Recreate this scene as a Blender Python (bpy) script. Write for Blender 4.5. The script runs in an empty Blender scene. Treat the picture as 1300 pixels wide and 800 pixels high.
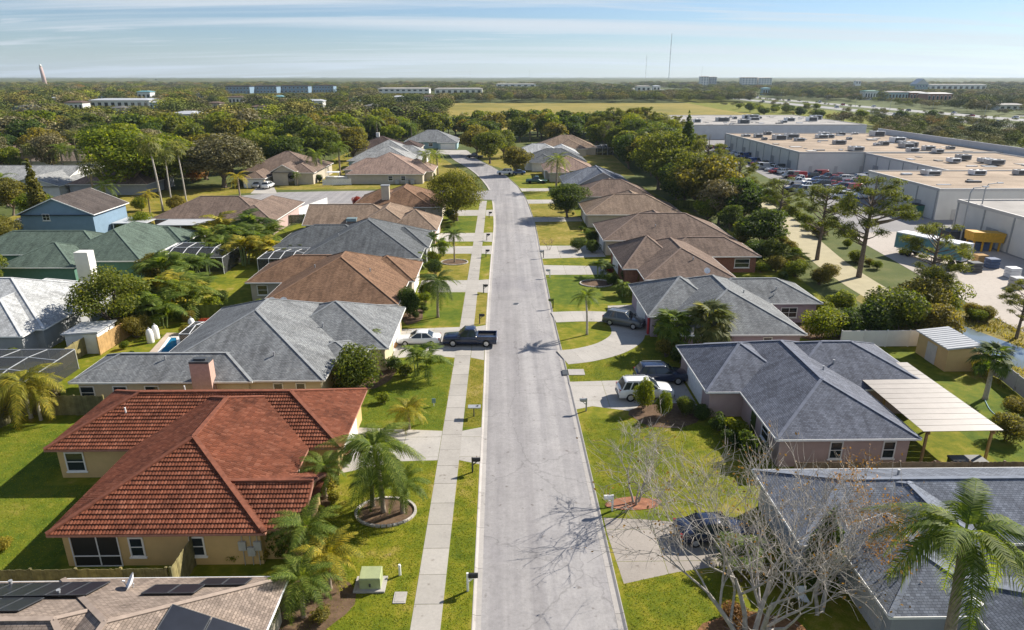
import bpy, math, random
import numpy as np
from mathutils import Vector, Matrix
R = math.radians
random.seed(7)
SC = bpy.context.scene
COL = SC.collection
# ------------------------------------------------------------------ camera
F_PX, CAM_H = 866.7, 28.0
PITCH = math.atan(303 / F_PX)
YAW = math.atan(14 * math.cos(PITCH) / F_PX)
cam_d = bpy.data.cameras.new('camera'); cam = bpy.data.objects.new('camera', cam_d); COL.objects.link(cam)
cam_d.sensor_width = 36; cam_d.lens = F_PX / 1300 * 36; cam_d.clip_start = .5; cam_d.clip_end = 40000
cam.location = (0, 0, CAM_H); cam.rotation_euler = (math.pi / 2 - PITCH, 0, -YAW)
SC.camera = cam
# ------------------------------------------------------------------ sky and sun
SUN_EL, SUN_AZ = R(35), R(32)            # azimuth measured from +X towards +Y
W = bpy.data.worlds.new('World'); SC.world = W; W.use_nodes = True
nt = W.node_tree; nt.nodes.clear()
def N(nt, t, **k):
    n = nt.nodes.new(t)
    for a, b in k.items(): setattr(n, a, b)
    return n
sky = N(nt, 'ShaderNodeTexSky', sky_type='NISHITA', sun_disc=False)
sky.sun_elevation = SUN_EL; sky.sun_rotation = R(90) - SUN_AZ
sky.altitude = 0; sky.air_density = 1.0; sky.dust_density = .15; sky.ozone_density = 3.0
tc = N(nt, 'ShaderNodeTexCoord'); sep = N(nt, 'ShaderNodeSeparateXYZ')
nt.links.new(tc.outputs['Generated'], sep.inputs[0])
def mth(nt, op, a, b=None, clamp=False):
    m = N(nt, 'ShaderNodeMath', operation=op, use_clamp=clamp)
    for i, s in enumerate((a, b)):
        if s is None: continue
        if isinstance(s, (int, float)): m.inputs[i].default_value = s
        else: nt.links.new(s, m.inputs[i])
    return m.outputs[0]
zz = mth(nt, 'ADD', mth(nt, 'MAXIMUM', sep.outputs[2], 0.0), .07)
cx = mth(nt, 'DIVIDE', sep.outputs[0], zz); cy = mth(nt, 'DIVIDE', sep.outputs[1], zz)
cmb = N(nt, 'ShaderNodeCombineXYZ'); nt.links.new(cx, cmb.inputs[0]); nt.links.new(cy, cmb.inputs[1])
def cloud(rot, scl, scale, det, lo, hi, w):
    mp = N(nt, 'ShaderNodeMapping'); mp.inputs['Rotation'].default_value = (0, 0, rot); mp.inputs['Scale'].default_value = scl
    nt.links.new(cmb.outputs[0], mp.inputs[0])
    nz = N(nt, 'ShaderNodeTexNoise'); nz.inputs['Scale'].default_value = scale; nz.inputs['Detail'].default_value = det
    nz.inputs['Roughness'].default_value = .58; nz.inputs['Distortion'].default_value = .6
    nt.links.new(mp.outputs[0], nz.inputs['Vector'])
    mr = N(nt, 'ShaderNodeMapRange', interpolation_type='SMOOTHSTEP')
    mr.inputs[1].default_value = lo; mr.inputs[2].default_value = hi; mr.inputs[3].default_value = 0; mr.inputs[4].default_value = w
    nt.links.new(nz.outputs[0], mr.inputs[0]); return mr.outputs[0]
c1 = cloud(R(12), (.16, 1.0, 1), .55, 8, .47, .64, .85)
c2 = cloud(R(-9), (.3, 1.5, 1), 1.3, 8, .51, .68, .7)
mask = mth(nt, 'MAXIMUM', c1, c2)
mix = N(nt, 'ShaderNodeMix', data_type='RGBA')
nt.links.new(mask, mix.inputs[0]); tint = N(nt, 'ShaderNodeMix', data_type='RGBA', blend_type='MULTIPLY'); tint.inputs[0].default_value = 1; tint.inputs[7].default_value = (.86, .985, 1.21, 1); nt.links.new(sky.outputs[0], tint.inputs[6]); nt.links.new(tint.outputs[2], mix.inputs[6]); mix.inputs[7].default_value = (7.9, 8.6, 9.3, 1)
bg = N(nt, 'ShaderNodeBackground'); bg.inputs[1].default_value = .05
nt.links.new(mix.outputs[2], bg.inputs[0])
nt.links.new(bg.outputs[0], N(nt, 'ShaderNodeOutputWorld').inputs[0])
sd = bpy.data.lights.new('sun', 'SUN'); sd.energy = 5.0; sd.angle = R(.55); sd.color = (1, .93, .82)
sun = bpy.data.objects.new('sun', sd); COL.objects.link(sun)
sdir = Vector((math.cos(SUN_EL) * math.cos(SUN_AZ), math.cos(SUN_EL) * math.sin(SUN_AZ), math.sin(SUN_EL)))
sun.rotation_euler = sdir.to_track_quat('Z', 'Y').to_euler(); sun.location = sdir * 400
SC.view_settings.view_transform = 'Standard'; SC.view_settings.look = 'None'
SC.view_settings.exposure = 0.86; SC.view_settings.gamma = 1
SC.cycles.max_bounces = 6; SC.cycles.diffuse_bounces = 3; SC.cycles.glossy_bounces = 2; SC.cycles.transmission_bounces = 3
SC.cycles.volume_bounces = 0; SC.cycles.caustics_reflective = False; SC.cycles.caustics_refractive = False
SC.cycles.sample_clamp_indirect = 4
try: SC.cycles.use_denoising = True
except Exception: pass

# survey helpers: the photograph's level ground, metres, x right of / y along the street
def G(px, py, z=0.0):
    u = (px - 650) / F_PX; v = (400 - py) / F_PX
    yf = math.cos(PITCH) + v * math.sin(PITCH); zz = -math.sin(PITCH) + v * math.cos(PITCH)
    X = u * math.cos(YAW) + yf * math.sin(YAW); Y = -u * math.sin(YAW) + yf * math.cos(YAW)
    t = (z - CAM_H) / zz
    return (X * t, Y * t)

# ------------------------------------------------------------------ materials
MATS = {}
def newmat(name):
    m = bpy.data.materials.new(name); m.use_nodes = True; n = m.node_tree; n.nodes.clear()
    out = N(n, 'ShaderNodeOutputMaterial'); b = N(n, 'ShaderNodeBsdfPrincipled'); n.links.new(b.outputs[0], out.inputs[0])
    MATS[name] = m; return m, n, b, out
def rgb(c): return (c[0], c[1], c[2], 1)
def ramp(n, fac, stops):
    r = N(n, 'ShaderNodeValToRGB'); e = r.color_ramp.elements
    while len(e) < len(stops): e.new(.5)
    for i, (p, c) in enumerate(stops): e[i].position = p; e[i].color = rgb(c)
    n.links.new(fac, r.inputs[0]); return r.outputs[0]
def noise(n, scale, det=4, rough=.55, coord='Object', scl=None, dist=0):
    t = N(n, 'ShaderNodeTexCoord'); v = t.outputs[coord]
    if scl:
        mp = N(n, 'ShaderNodeMapping'); mp.inputs['Scale'].default_value = scl; n.links.new(v, mp.inputs[0]); v = mp.outputs[0]
    z = N(n, 'ShaderNodeTexNoise'); z.inputs['Scale'].default_value = scale; z.inputs['Detail'].default_value = det
    z.inputs['Roughness'].default_value = rough; z.inputs['Distortion'].default_value = dist
    n.links.new(v, z.inputs['Vector']); return z.outputs[0]
def mixc(n, fac, a, b, mode='MIX'):
    m = N(n, 'ShaderNodeMix', data_type='RGBA', blend_type=mode)
    for i, s in ((0, fac), (6, a), (7, b)):
        if isinstance(s, (int, float)): m.inputs[i].default_value = s
        elif isinstance(s, tuple): m.inputs[i].default_value = rgb(s)
        else: n.links.new(s, m.inputs[i])
    return m.outputs[2]
def bump(n, b, h, strength=.4, dist=.02):
    bp = N(n, 'ShaderNodeBump'); bp.inputs['Strength'].default_value = strength; bp.inputs['Distance'].default_value = dist
    n.links.new(h, bp.inputs['Height']); n.links.new(bp.outputs[0], b.inputs['Normal'])
def mul(c, k): return tuple(min(1, x * k) for x in c)
def plain(name, c, rough=.7, var=.12, scale=3, bmp=0, metal=0, rand=0, fine=0):
    """one base colour with a little blotchy wear; rand varies it from object to object"""
    m, n, b, o = newmat(name)
    col = ramp(n, noise(n, scale, 5), [(.3, mul(c, 1 - var)), (.7, mul(c, 1 + var))])
    if fine:
        col = mixc(n, fine, col, ramp(n, noise(n, scale * 14, 3), [(.35, mul(c, .75)), (.65, mul(c, 1.22))]))
    if rand:
        oi = N(n, 'ShaderNodeObjectInfo')
        col = mixc(n, 1.0, col, ramp(n, oi.outputs['Random'], [(0, (1 - rand,) * 3), (1, (1,) * 3)]), 'MULTIPLY')
    n.links.new(col, b.inputs['Base Color']); b.inputs['Roughness'].default_value = rough; b.inputs['Metallic'].default_value = metal
    if rough > .6: b.inputs['Specular IOR Level'].default_value = .15
    if bmp: bump(n, b, noise(n, scale * 10, 4), bmp, .01)
    return m
def shingle(name, c, var=.28, stain=None):
    """asphalt shingles: courses along the eave (UV in metres), tab to tab variation, weather streaks"""
    m, n, b, o = newmat(name)
    t = N(n, 'ShaderNodeTexCoord'); br = N(n, 'ShaderNodeTexBrick')
    br.inputs['Scale'].default_value = 1; br.inputs['Brick Width'].default_value = .26; br.inputs['Row Height'].default_value = .145
    br.inputs['Mortar Size'].default_value = .013; br.inputs['Mortar Smooth'].default_value = .3; br.inputs['Bias'].default_value = 0
    br.inputs['Color1'].default_value = rgb(mul(c, 1 - var)); br.inputs['Color2'].default_value = rgb(mul(c, 1 + var)); br.inputs['Mortar'].default_value = rgb(mul(c, .42))
    n.links.new(t.outputs['UV'], br.inputs['Vector'])
    big = ramp(n, noise(n, .5, 6, .62), [(.3, (.74, .73, .72)), (.52, (1, 1, 1)), (.75, (1.12, 1.1, 1.06))])
    col = mixc(n, 1, br.outputs[0], big, 'MULTIPLY')
    st = noise(n, 1.0, 5, .6, 'UV', (1.7, .16, 1))
    col = mixc(n, 1, col, ramp(n, st, [(.36, stain or (.72, .72, .73)), (.58, (1, 1, 1))]), 'MULTIPLY')
    n.links.new(col, b.inputs['Base Color']); b.inputs['Roughness'].default_value = .9; b.inputs['Specular IOR Level'].default_value = .12
    bump(n, b, br.outputs['Fac'], .35, -.02)
    return m
def leaf(name, c, c2, trans=.5, hue=.25):
    c = mul(c, 1.22); c2 = mul(c2, 1.22)
    """foliage: every leaf its own shade, every plant a little different"""
    m, n, b, o = newmat(name)
    g = N(n, 'ShaderNodeNewGeometry'); oi = N(n, 'ShaderNodeObjectInfo')
    col = ramp(n, g.outputs['Random Per Island'], [(0, mul(c, .55)), (.45, c), (.85, c2), (1, mul(c2, 1.35))])
    col = mixc(n, 1, col, ramp(n, oi.outputs['Random'], [(0, (1 - hue, 1 - hue * .75, 1 - hue)), (.5, (1, 1, 1)), (1, (1 + hue * .5, 1 + hue * .2, 1 - hue * .3))]), 'MULTIPLY')
    n.links.new(col, b.inputs['Base Color']); b.inputs['Roughness'].default_value = .62
    b.inputs['Specular IOR Level'].default_value = .25
    tr = N(n, 'ShaderNodeBsdfTranslucent'); n.links.new(mixc(n, 1, col, (1.6, 1.5, .5), 'MULTIPLY'), tr.inputs[0])
    mx = N(n, 'ShaderNodeMixShader'); mx.inputs[0].default_value = trans
    n.links.new(b.outputs[0], mx.inputs[1]); n.links.new(tr.outputs[0], mx.inputs[2]); n.links.new(mx.outputs[0], o.inputs[0])
    return m
def ground_mat(name, stops, sc=(.09, .9, 9), w=(.5, .35), bmp=.5):
    m, n, b, o = newmat(name)
    a = noise(n, sc[0], 6, .6); c = noise(n, sc[1], 5, .6); d = noise(n, sc[2], 4, .65)
    fac = mth(n, 'ADD', mth(n, 'MULTIPLY', a, w[0]), mth(n, 'ADD', mth(n, 'MULTIPLY', c, w[1]), mth(n, 'MULTIPLY', d, 1 - w[0] - w[1])))
    n.links.new(ramp(n, fac, stops), b.inputs['Base Color']); b.inputs['Roughness'].default_value = .95
    b.inputs['Specular IOR Level'].default_value = .15
    if bmp: bump(n, b, d, bmp, .05)
    return m
def concrete(name, c, streak=None, sc=1.0, rand=.12):
    m, n, b, o = newmat(name)
    col = ramp(n, noise(n, .35 * sc, 7, .62), [(.28, mul(c, .78)), (.5, c), (.75, mul(c, 1.12))])
    col = mixc(n, .35, col, ramp(n, noise(n, 6 * sc, 5, .7), [(.3, mul(c, .7)), (.7, mul(c, 1.2))]))
    if streak:
        col = mixc(n, 1, col, ramp(n, noise(n, .5, 5, .6, 'Object', streak), [(.34, (.8, .8, .81)), (.6, (1.05, 1.05, 1.04))]), 'MULTIPLY')
    spots = noise(n, 1.7, 2, .5)
    col = mixc(n, 1, col, ramp(n, spots, [(.24, (.62, .6, .58)), (.33, (1, 1, 1))]), 'MULTIPLY')
    if rand:
        oi = N(n, 'ShaderNodeObjectInfo')
        col = mixc(n, 1, col, ramp(n, oi.outputs['Random'], [(0, (1 - rand,) * 3), (1, (1, 1, 1))]), 'MULTIPLY')
    n.links.new(col, b.inputs['Base Color']); b.inputs['Roughness'].default_value = .9; b.inputs['Specular IOR Level'].default_value = .2
    bump(n, b, noise(n, 30 * sc, 3), .15, .01)
    return m
def road_mat():
    m = MATS['asphalt']; n = m.node_tree; b = [x for x in n.nodes if x.type == 'BSDF_PRINCIPLED'][0]; col = b.inputs['Base Color'].links[0].from_socket
    t = N(n, 'ShaderNodeTexCoord'); mp = N(n, 'ShaderNodeMapping'); mp.inputs['Scale'].default_value = (.16, .11, 1); n.links.new(t.outputs['Object'], mp.inputs[0])
    nz = N(n, 'ShaderNodeTexNoise'); nz.inputs['Scale'].default_value = 1.1; nz.inputs['Detail'].default_value = 6; n.links.new(t.outputs['Object'], nz.inputs['Vector'])
    ad = N(n, 'ShaderNodeMix', data_type='RGBA', blend_type='ADD'); ad.inputs[0].default_value = .14; n.links.new(mp.outputs[0], ad.inputs[6]); n.links.new(nz.outputs['Color'], ad.inputs[7])
    vo = N(n, 'ShaderNodeTexVoronoi', feature='DISTANCE_TO_EDGE'); vo.inputs['Scale'].default_value = 1.0; n.links.new(ad.outputs[2], vo.inputs['Vector'])
    col = mixc(n, 1, col, ramp(n, vo.outputs['Distance'], [(.0, (.78, .78, .78)), (.003, (.82, .82, .82)), (.007, (1, 1, 1))]), 'MULTIPLY')
    col = mixc(n, 1, col, ramp(n, noise(n, .06, 3), [(.38, (.88, .88, .9)), (.44, (1, 1, 1)), (.6, (1, 1, 1)), (.64, (1.07, 1.06, 1.05))]), 'MULTIPLY')
    col = mixc(n, 1, col, ramp(n, noise(n, 2.2, 6, .75), [(.3, (.86, .86, .86)), (.5, (1, 1, 1)), (.72, (1.1, 1.1, 1.1))]), 'MULTIPLY')
    sx = N(n, 'ShaderNodeSeparateXYZ'); n.links.new(t.outputs['Object'], sx.inputs[0]); mr = N(n, 'ShaderNodeMapRange'); mr.inputs[1].default_value = 2.3; mr.inputs[2].default_value = 2.5; n.links.new(mth(n, 'ADD', sx.outputs[0], mth(n, 'MULTIPLY', nz.outputs[0], .25)), mr.inputs[0])
    col = mixc(n, 1, col, ramp(n, mr.outputs[0], [(0, (.97, .965, .96)), (1, (1.06, 1.06, 1.055))]), 'MULTIPLY')
    n.links.new(col, b.inputs['Base Color'])
def tile_mat():
    m, n, b, o = newmat('roof_tile'); g = N(n, 'ShaderNodeNewGeometry'); c = (.16, .053, .028)
    col = ramp(n, g.outputs['Random Per Island'], [(0, mul(c, .72)), (.3, mul(c, .93)), (.7, mul(c, 1.07)), (1, (.22, .085, .05))])
    col = mixc(n, 1, col, ramp(n, noise(n, .45, 6, .65), [(.32, (.55, .52, .5)), (.48, (1, 1, 1)), (.7, (1.2, 1.15, 1.1))]), 'MULTIPLY')
    n.links.new(col, b.inputs['Base Color']); b.inputs['Roughness'].default_value = .8; b.inputs['Specular IOR Level'].default_value = .2
tile_mat()
def gloss(name, c, rough=.25, coat=.6, metal=0):
    m, n, b, o = newmat(name)
    n.links.new(ramp(n, noise(n, 1.5, 3), [(.3, mul(c, .93)), (.7, mul(c, 1.05))]), b.inputs['Base Color'])
    b.inputs['Roughness'].default_value = rough; b.inputs['Coat Weight'].default_value = coat; b.inputs['Metallic'].default_value = metal
    return m

plain('white_paint', (.78, .77, .74), .55, .06); plain('white_metal', (.74, .75, .76), .45, .06, 1.5)
plain('trim_grey', (.5, .48, .45), .6, .08); plain('dark_trim', (.05, .05, .05), .5)
plain('stucco_tan', (.56, .40, .19), .9, .07, 1.2, .3); plain('stucco_cream', (.56, .47, .32), .9, .07, 1.2, .3)
plain('stucco_pink', (.46, .34, .31), .9, .07, 1.2, .3); plain('stucco_lavender', (.40, .32, .36), .9, .07, 1.2, .3)
plain('stucco_white', (.68, .67, .64), .9, .06, 1.2, .2); plain('stucco_beige', (.46, .41, .33), .9, .07, 1.2, .3)
plain('stucco_grey', (.36, .37, .38), .9, .07, 1.2, .3); plain('siding_blue', (.19, .275, .36), .8, .06, 1.2)
plain('siding_green', (.10, .2, .15), .8, .08); plain('wall_aqua', (.30, .42, .45), .85, .06)
plain('brick_wall', (.25, .12, .08), .9, .2, 6); plain('chimney_pink', (.5, .33, .27), .9, .1, 4); plain('chimney_brick', (.36, .18, .13), .9, .15, 5)
plain('commercial_wall', (.66, .64, .59), .85, .06, .4); plain('commercial_grey', (.52, .53, .54), .85, .07, .4)
plain('metal_dark', (.06, .065, .07), .5, .2); plain('metal_grey', (.34, .35, .36), .45, .12, 2, 0, .2); plain('galvanized', (.52, .54, .56), .4, .12, 2, 0, .35)
plain('black', (.015, .015, .016), .6, .1); plain('rubber', (.02, .02, .021), .85, .2); plain('wood_fence', (.24, .175, .12), .9, .3, 2, .3, 0, .35)
plain('wood_new', (.47, .30, .13), .85, .2, 2, .2, 0, .25); plain('wood_grey', (.22, .2, .185), .9, .22, 2, .3, 0, .35)
plain('wood_dark', (.09, .055, .04), .85, .25, 3); plain('vinyl_fence', (.72, .72, .70), .5, .05, 1, 0, 0, .1)
plain('bark', (.16, .125, .095), .95, .35, 5, .6); plain('bark_pink', (.33, .25, .2), .9, .25, 4, .4); plain('bark_pale', (.345, .315, .28), .9, .25, 4, .4); plain('palm_trunk', (.27, .22, .17), .95, .3, 6, .6)
plain('palm_trunk_pale', (.42, .38, .33), .95, .25, 6, .6); plain('crownshaft', (.2, .26, .09), .6, .2)
plain('red_paint', (.42, .03, .025), .5); plain('yellow_paint', (.55, .30, .02), .6, .2); plain('green_paint', (.02, .12, .09), .6, .2); plain('blue_paint', (.05, .085, .17), .6, .2)
plain('teal_paint', (.12, .27, .30), .6, .15); plain('utility_green', (.34, .38, .2), .6, .12, 2); plain('terracotta', (.45, .19, .09), .85, .2)
plain('mulch', (.13, .085, .055), 1, .45, 3, .8, 0, 0, .4); plain('mulch_red', (.30, .14, .085), 1, .35, 3, .8, 0, 0, .4); plain('stone_edging', (.5, .46, .42), .9, .2, 4, .3, 0, .3)
plain('roof_membrane', (.345, .27, .20), .9, .3, .12, .1, 0, 0, .25); plain('roof_membrane_pale', (.36, .34, .315), .9, .2, .15); plain('metal_roof_white', (.47, .48, .49), .4, .06, 1)
plain('solar', (.012, .014, .02), .3, .2, 2);  plain('roof_tile_cap', (.20, .075, .045), .75, .25, 3)
plain('skylight', (.2, .3, .34), .15, .1); plain('cloth_red', (.4, .05, .05), .8); plain('cloth_blue', (.03, .05, .2), .8); plain('pool_deck_stone', (.5, .41, .33), .9, .12, 2, .1, 0, .1)
plain('pergola_sheet', (.235, .205, .185), .5, .12, 1.2, 0, 0, .14); plain('path_sand', (.40, .355, .235), .95, .12, .5, .3, 0, 0, .25); plain('lamp_glass', (.7, .7, .68), .2); plain('tail_glass', (.28, .01, .01), .2)
plain('rim_metal', (.55, .56, .57), .3, .08, 3, 0, .7); plain('orange_leaf_litter', (.20, .105, .05), 1, .4, 5)
concrete('sidewalk_concrete', (.39, .365, .33)); concrete('driveway_concrete', (.42, .395, .36)); concrete('driveway_stained', (.34, .305, .27), None, 1.3); concrete('kerb_concrete', (.41, .385, .36), None, 1, .1)
concrete('asphalt', (.31, .298, .298), (1.6, .05, 1), 1, 0); concrete('asphalt_lot', (.25, .24, .24), None, .4, 0); concrete('yard_concrete', (.42, .375, .33), None, .3, 0); concrete('highway_pale', (.31, .305, .295), None, .1, 0)
road_mat()
concrete('block_wall', (.42, .41, .40), None, .6, .1)
ground_mat('lawn', [(.37, (.058, .088, .006)), (.46, (.112, .138, .008)), (.53, (.175, .175, .012)), (.585, (.25, .21, .035)), (.65, (.31, .24, .10))], (.16, 1.1, 14), (.45, .35))
ground_mat('lawn_green', [(.37, (.045, .08, .006)), (.47, (.085, .125, .01)), (.55, (.135, .155, .012)), (.64, (.22, .19, .035))], (.16, 1.1, 14), (.45, .35))
ground_mat('lawn_dry', [(.37, (.10, .115, .012)), (.46, (.175, .16, .018)), (.54, (.25, .20, .04)), (.62, (.34, .26, .09))], (.16, 1.1, 14), (.45, .35))
ground_mat('ground', [(.3, (.05, .068, .018)), (.5, (.085, .105, .028)), (.62, (.14, .14, .05)), (.75, (.19, .165, .08))], (.03, .3, 4), (.45, .35))
ground_mat('field', [(.36, (.13, .13, .025)), (.48, (.215, .18, .035)), (.6, (.29, .225, .055)), (.7, (.16, .165, .03))], (.012, .06, .8), (.45, .35), .3)
ground_mat('reeds', [(.3, (.09, .1, .025)), (.5, (.2, .17, .045)), (.7, (.33, .24, .09))], (.3, 1.5, 9), (.4, .4))
SH = dict(brown=(.225, .135, .085), greybrown=(.215, .158, .126), grey=(.225, .235, .24), lightgrey=(.34, .345, .34), dark=(.135, .145, .152), bluegrey=(.175, .195, .235), slate=(.15, .163, .2), beige=(.265, .212, .175), pinktan=(.33, .235, .19), green=(.115, .155, .125), white=(.47, .48, .48), darkbrown=(.095, .068, .06), umber=(.105, .088, .08), tan=(.28, .205, .15))
for k, c in SH.items(): shingle('shingle_' + k, c, .22, (.8, .8, .8) if k == 'white' else None); plain('cap_' + k, mul(c, 1.12), .9, .15, 2)
leaf('leaf_oak', (0.088, 0.118, 0.018), (0.145, 0.16, 0.03)); leaf('leaf_bright', (0.115, 0.16, 0.012), (0.19, 0.21, 0.022)); leaf('leaf_dark', (0.045, 0.078, 0.016), (0.082, 0.115, 0.028))
leaf('leaf_street', (.13, .135, .018), (.2, .185, .028)); leaf('leaf_olive', (0.135, 0.128, 0.028), (0.2, 0.17, 0.04)); leaf('leaf_grey', (0.135, 0.122, 0.06), (0.19, 0.168, 0.09), .2); leaf('leaf_yellow', (.17, .165, .02), (.29, .235, .03), .4); leaf('leaf_russet', (.22, .12, .04), (.33, .17, .055), .3)
leaf('leaf_pine', (0.088, 0.11, 0.02), (0.15, 0.155, 0.035)); leaf('leaf_palm', (0.095, 0.145, 0.02), (0.17, 0.205, 0.04)); leaf('leaf_palm_yellow', (.2, .195, .02), (.34, .27, .03), .4); leaf('leaf_palm_dark', (0.06, 0.1, 0.02), (0.11, 0.145, 0.035)); leaf('leaf_red', (.22, .03, .025), (.35, .06, .05)); leaf('leaf_fan', (0.11, 0.13, 0.04), (0.21, 0.21, 0.085))
def wood(name, c):
    m, n, b, o = newmat(name); g = N(n, 'ShaderNodeNewGeometry')
    col = ramp(n, noise(n, 3, 2), [(.3, mul(c, .75)), (.7, mul(c, 1.25))]); col = mixc(n, 1, col, ramp(n, g.outputs['Random Per Island'], [(0, (.8, .8, .8)), (1, (1.15, 1.15, 1.1))]), 'MULTIPLY')
    oi = N(n, 'ShaderNodeObjectInfo'); col = mixc(n, 1, col, ramp(n, oi.outputs['Random'], [(0, (.5, .56, .6)), (.5, (1, 1, 1)), (1, (1.45, 1.35, 1.1))]), 'MULTIPLY')
    n.links.new(col, b.inputs['Base Color']); b.inputs['Roughness'].default_value = .8; b.inputs['Specular IOR Level'].default_value = .1
for k, c in dict(olive=(.20, .18, .045), oak=(.15, .165, .03), dark=(.085, .11, .028), grey=(.2, .175, .09), bright=(.19, .215, .02), russet=(.27, .17, .04)).items(): wood('wood_' + k, c)
leaf('grass_blade', (.13, .165, .008), (.235, .235, .02), .45, 0)
m, n, b, o = newmat('glass'); b.inputs['Base Color'].default_value = (.02, .028, .035, 1); b.inputs['Roughness'].default_value = .06; b.inputs['Specular IOR Level'].default_value = .8
m, n, b, o = newmat('water'); b.inputs['Base Color'].default_value = (.15, .19, .22, 1); b.inputs['Roughness'].default_value = .08; bump(n, b, noise(n, 3, 3), .08, .02)
m, n, b, o = newmat('pool_water'); b.inputs['Base Color'].default_value = (.02, .17, .32, 1); b.inputs['Roughness'].default_value = .05; bump(n, b, noise(n, 4, 3), .1, .02)
m, n, b, o = newmat('screen')     # insect screen: fine mesh that lets a good part of the light through
b.inputs['Base Color'].default_value = (.03, .033, .035, 1); b.inputs['Roughness'].default_value = .7
tp = N(n, 'ShaderNodeBsdfTransparent'); mx = N(n, 'ShaderNodeMixShader'); mx.inputs[0].default_value = .72
n.links.new(tp.outputs[0], mx.inputs[1]); n.links.new(b.outputs[0], mx.inputs[2]); n.links.new(mx.outputs[0], o.inputs[0])
for k, c in dict(white=(.75, .75, .74), navy=(.012, .02, .05), grey=(.09, .10, .105), silver=(.42, .43, .44), black=(.012, .012, .014), red=(.32, .02, .02), blue=(.03, .07, .22), tan=(.33, .28, .21), green=(.02, .08, .06)).items(): gloss('car_' + k, c)
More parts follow.
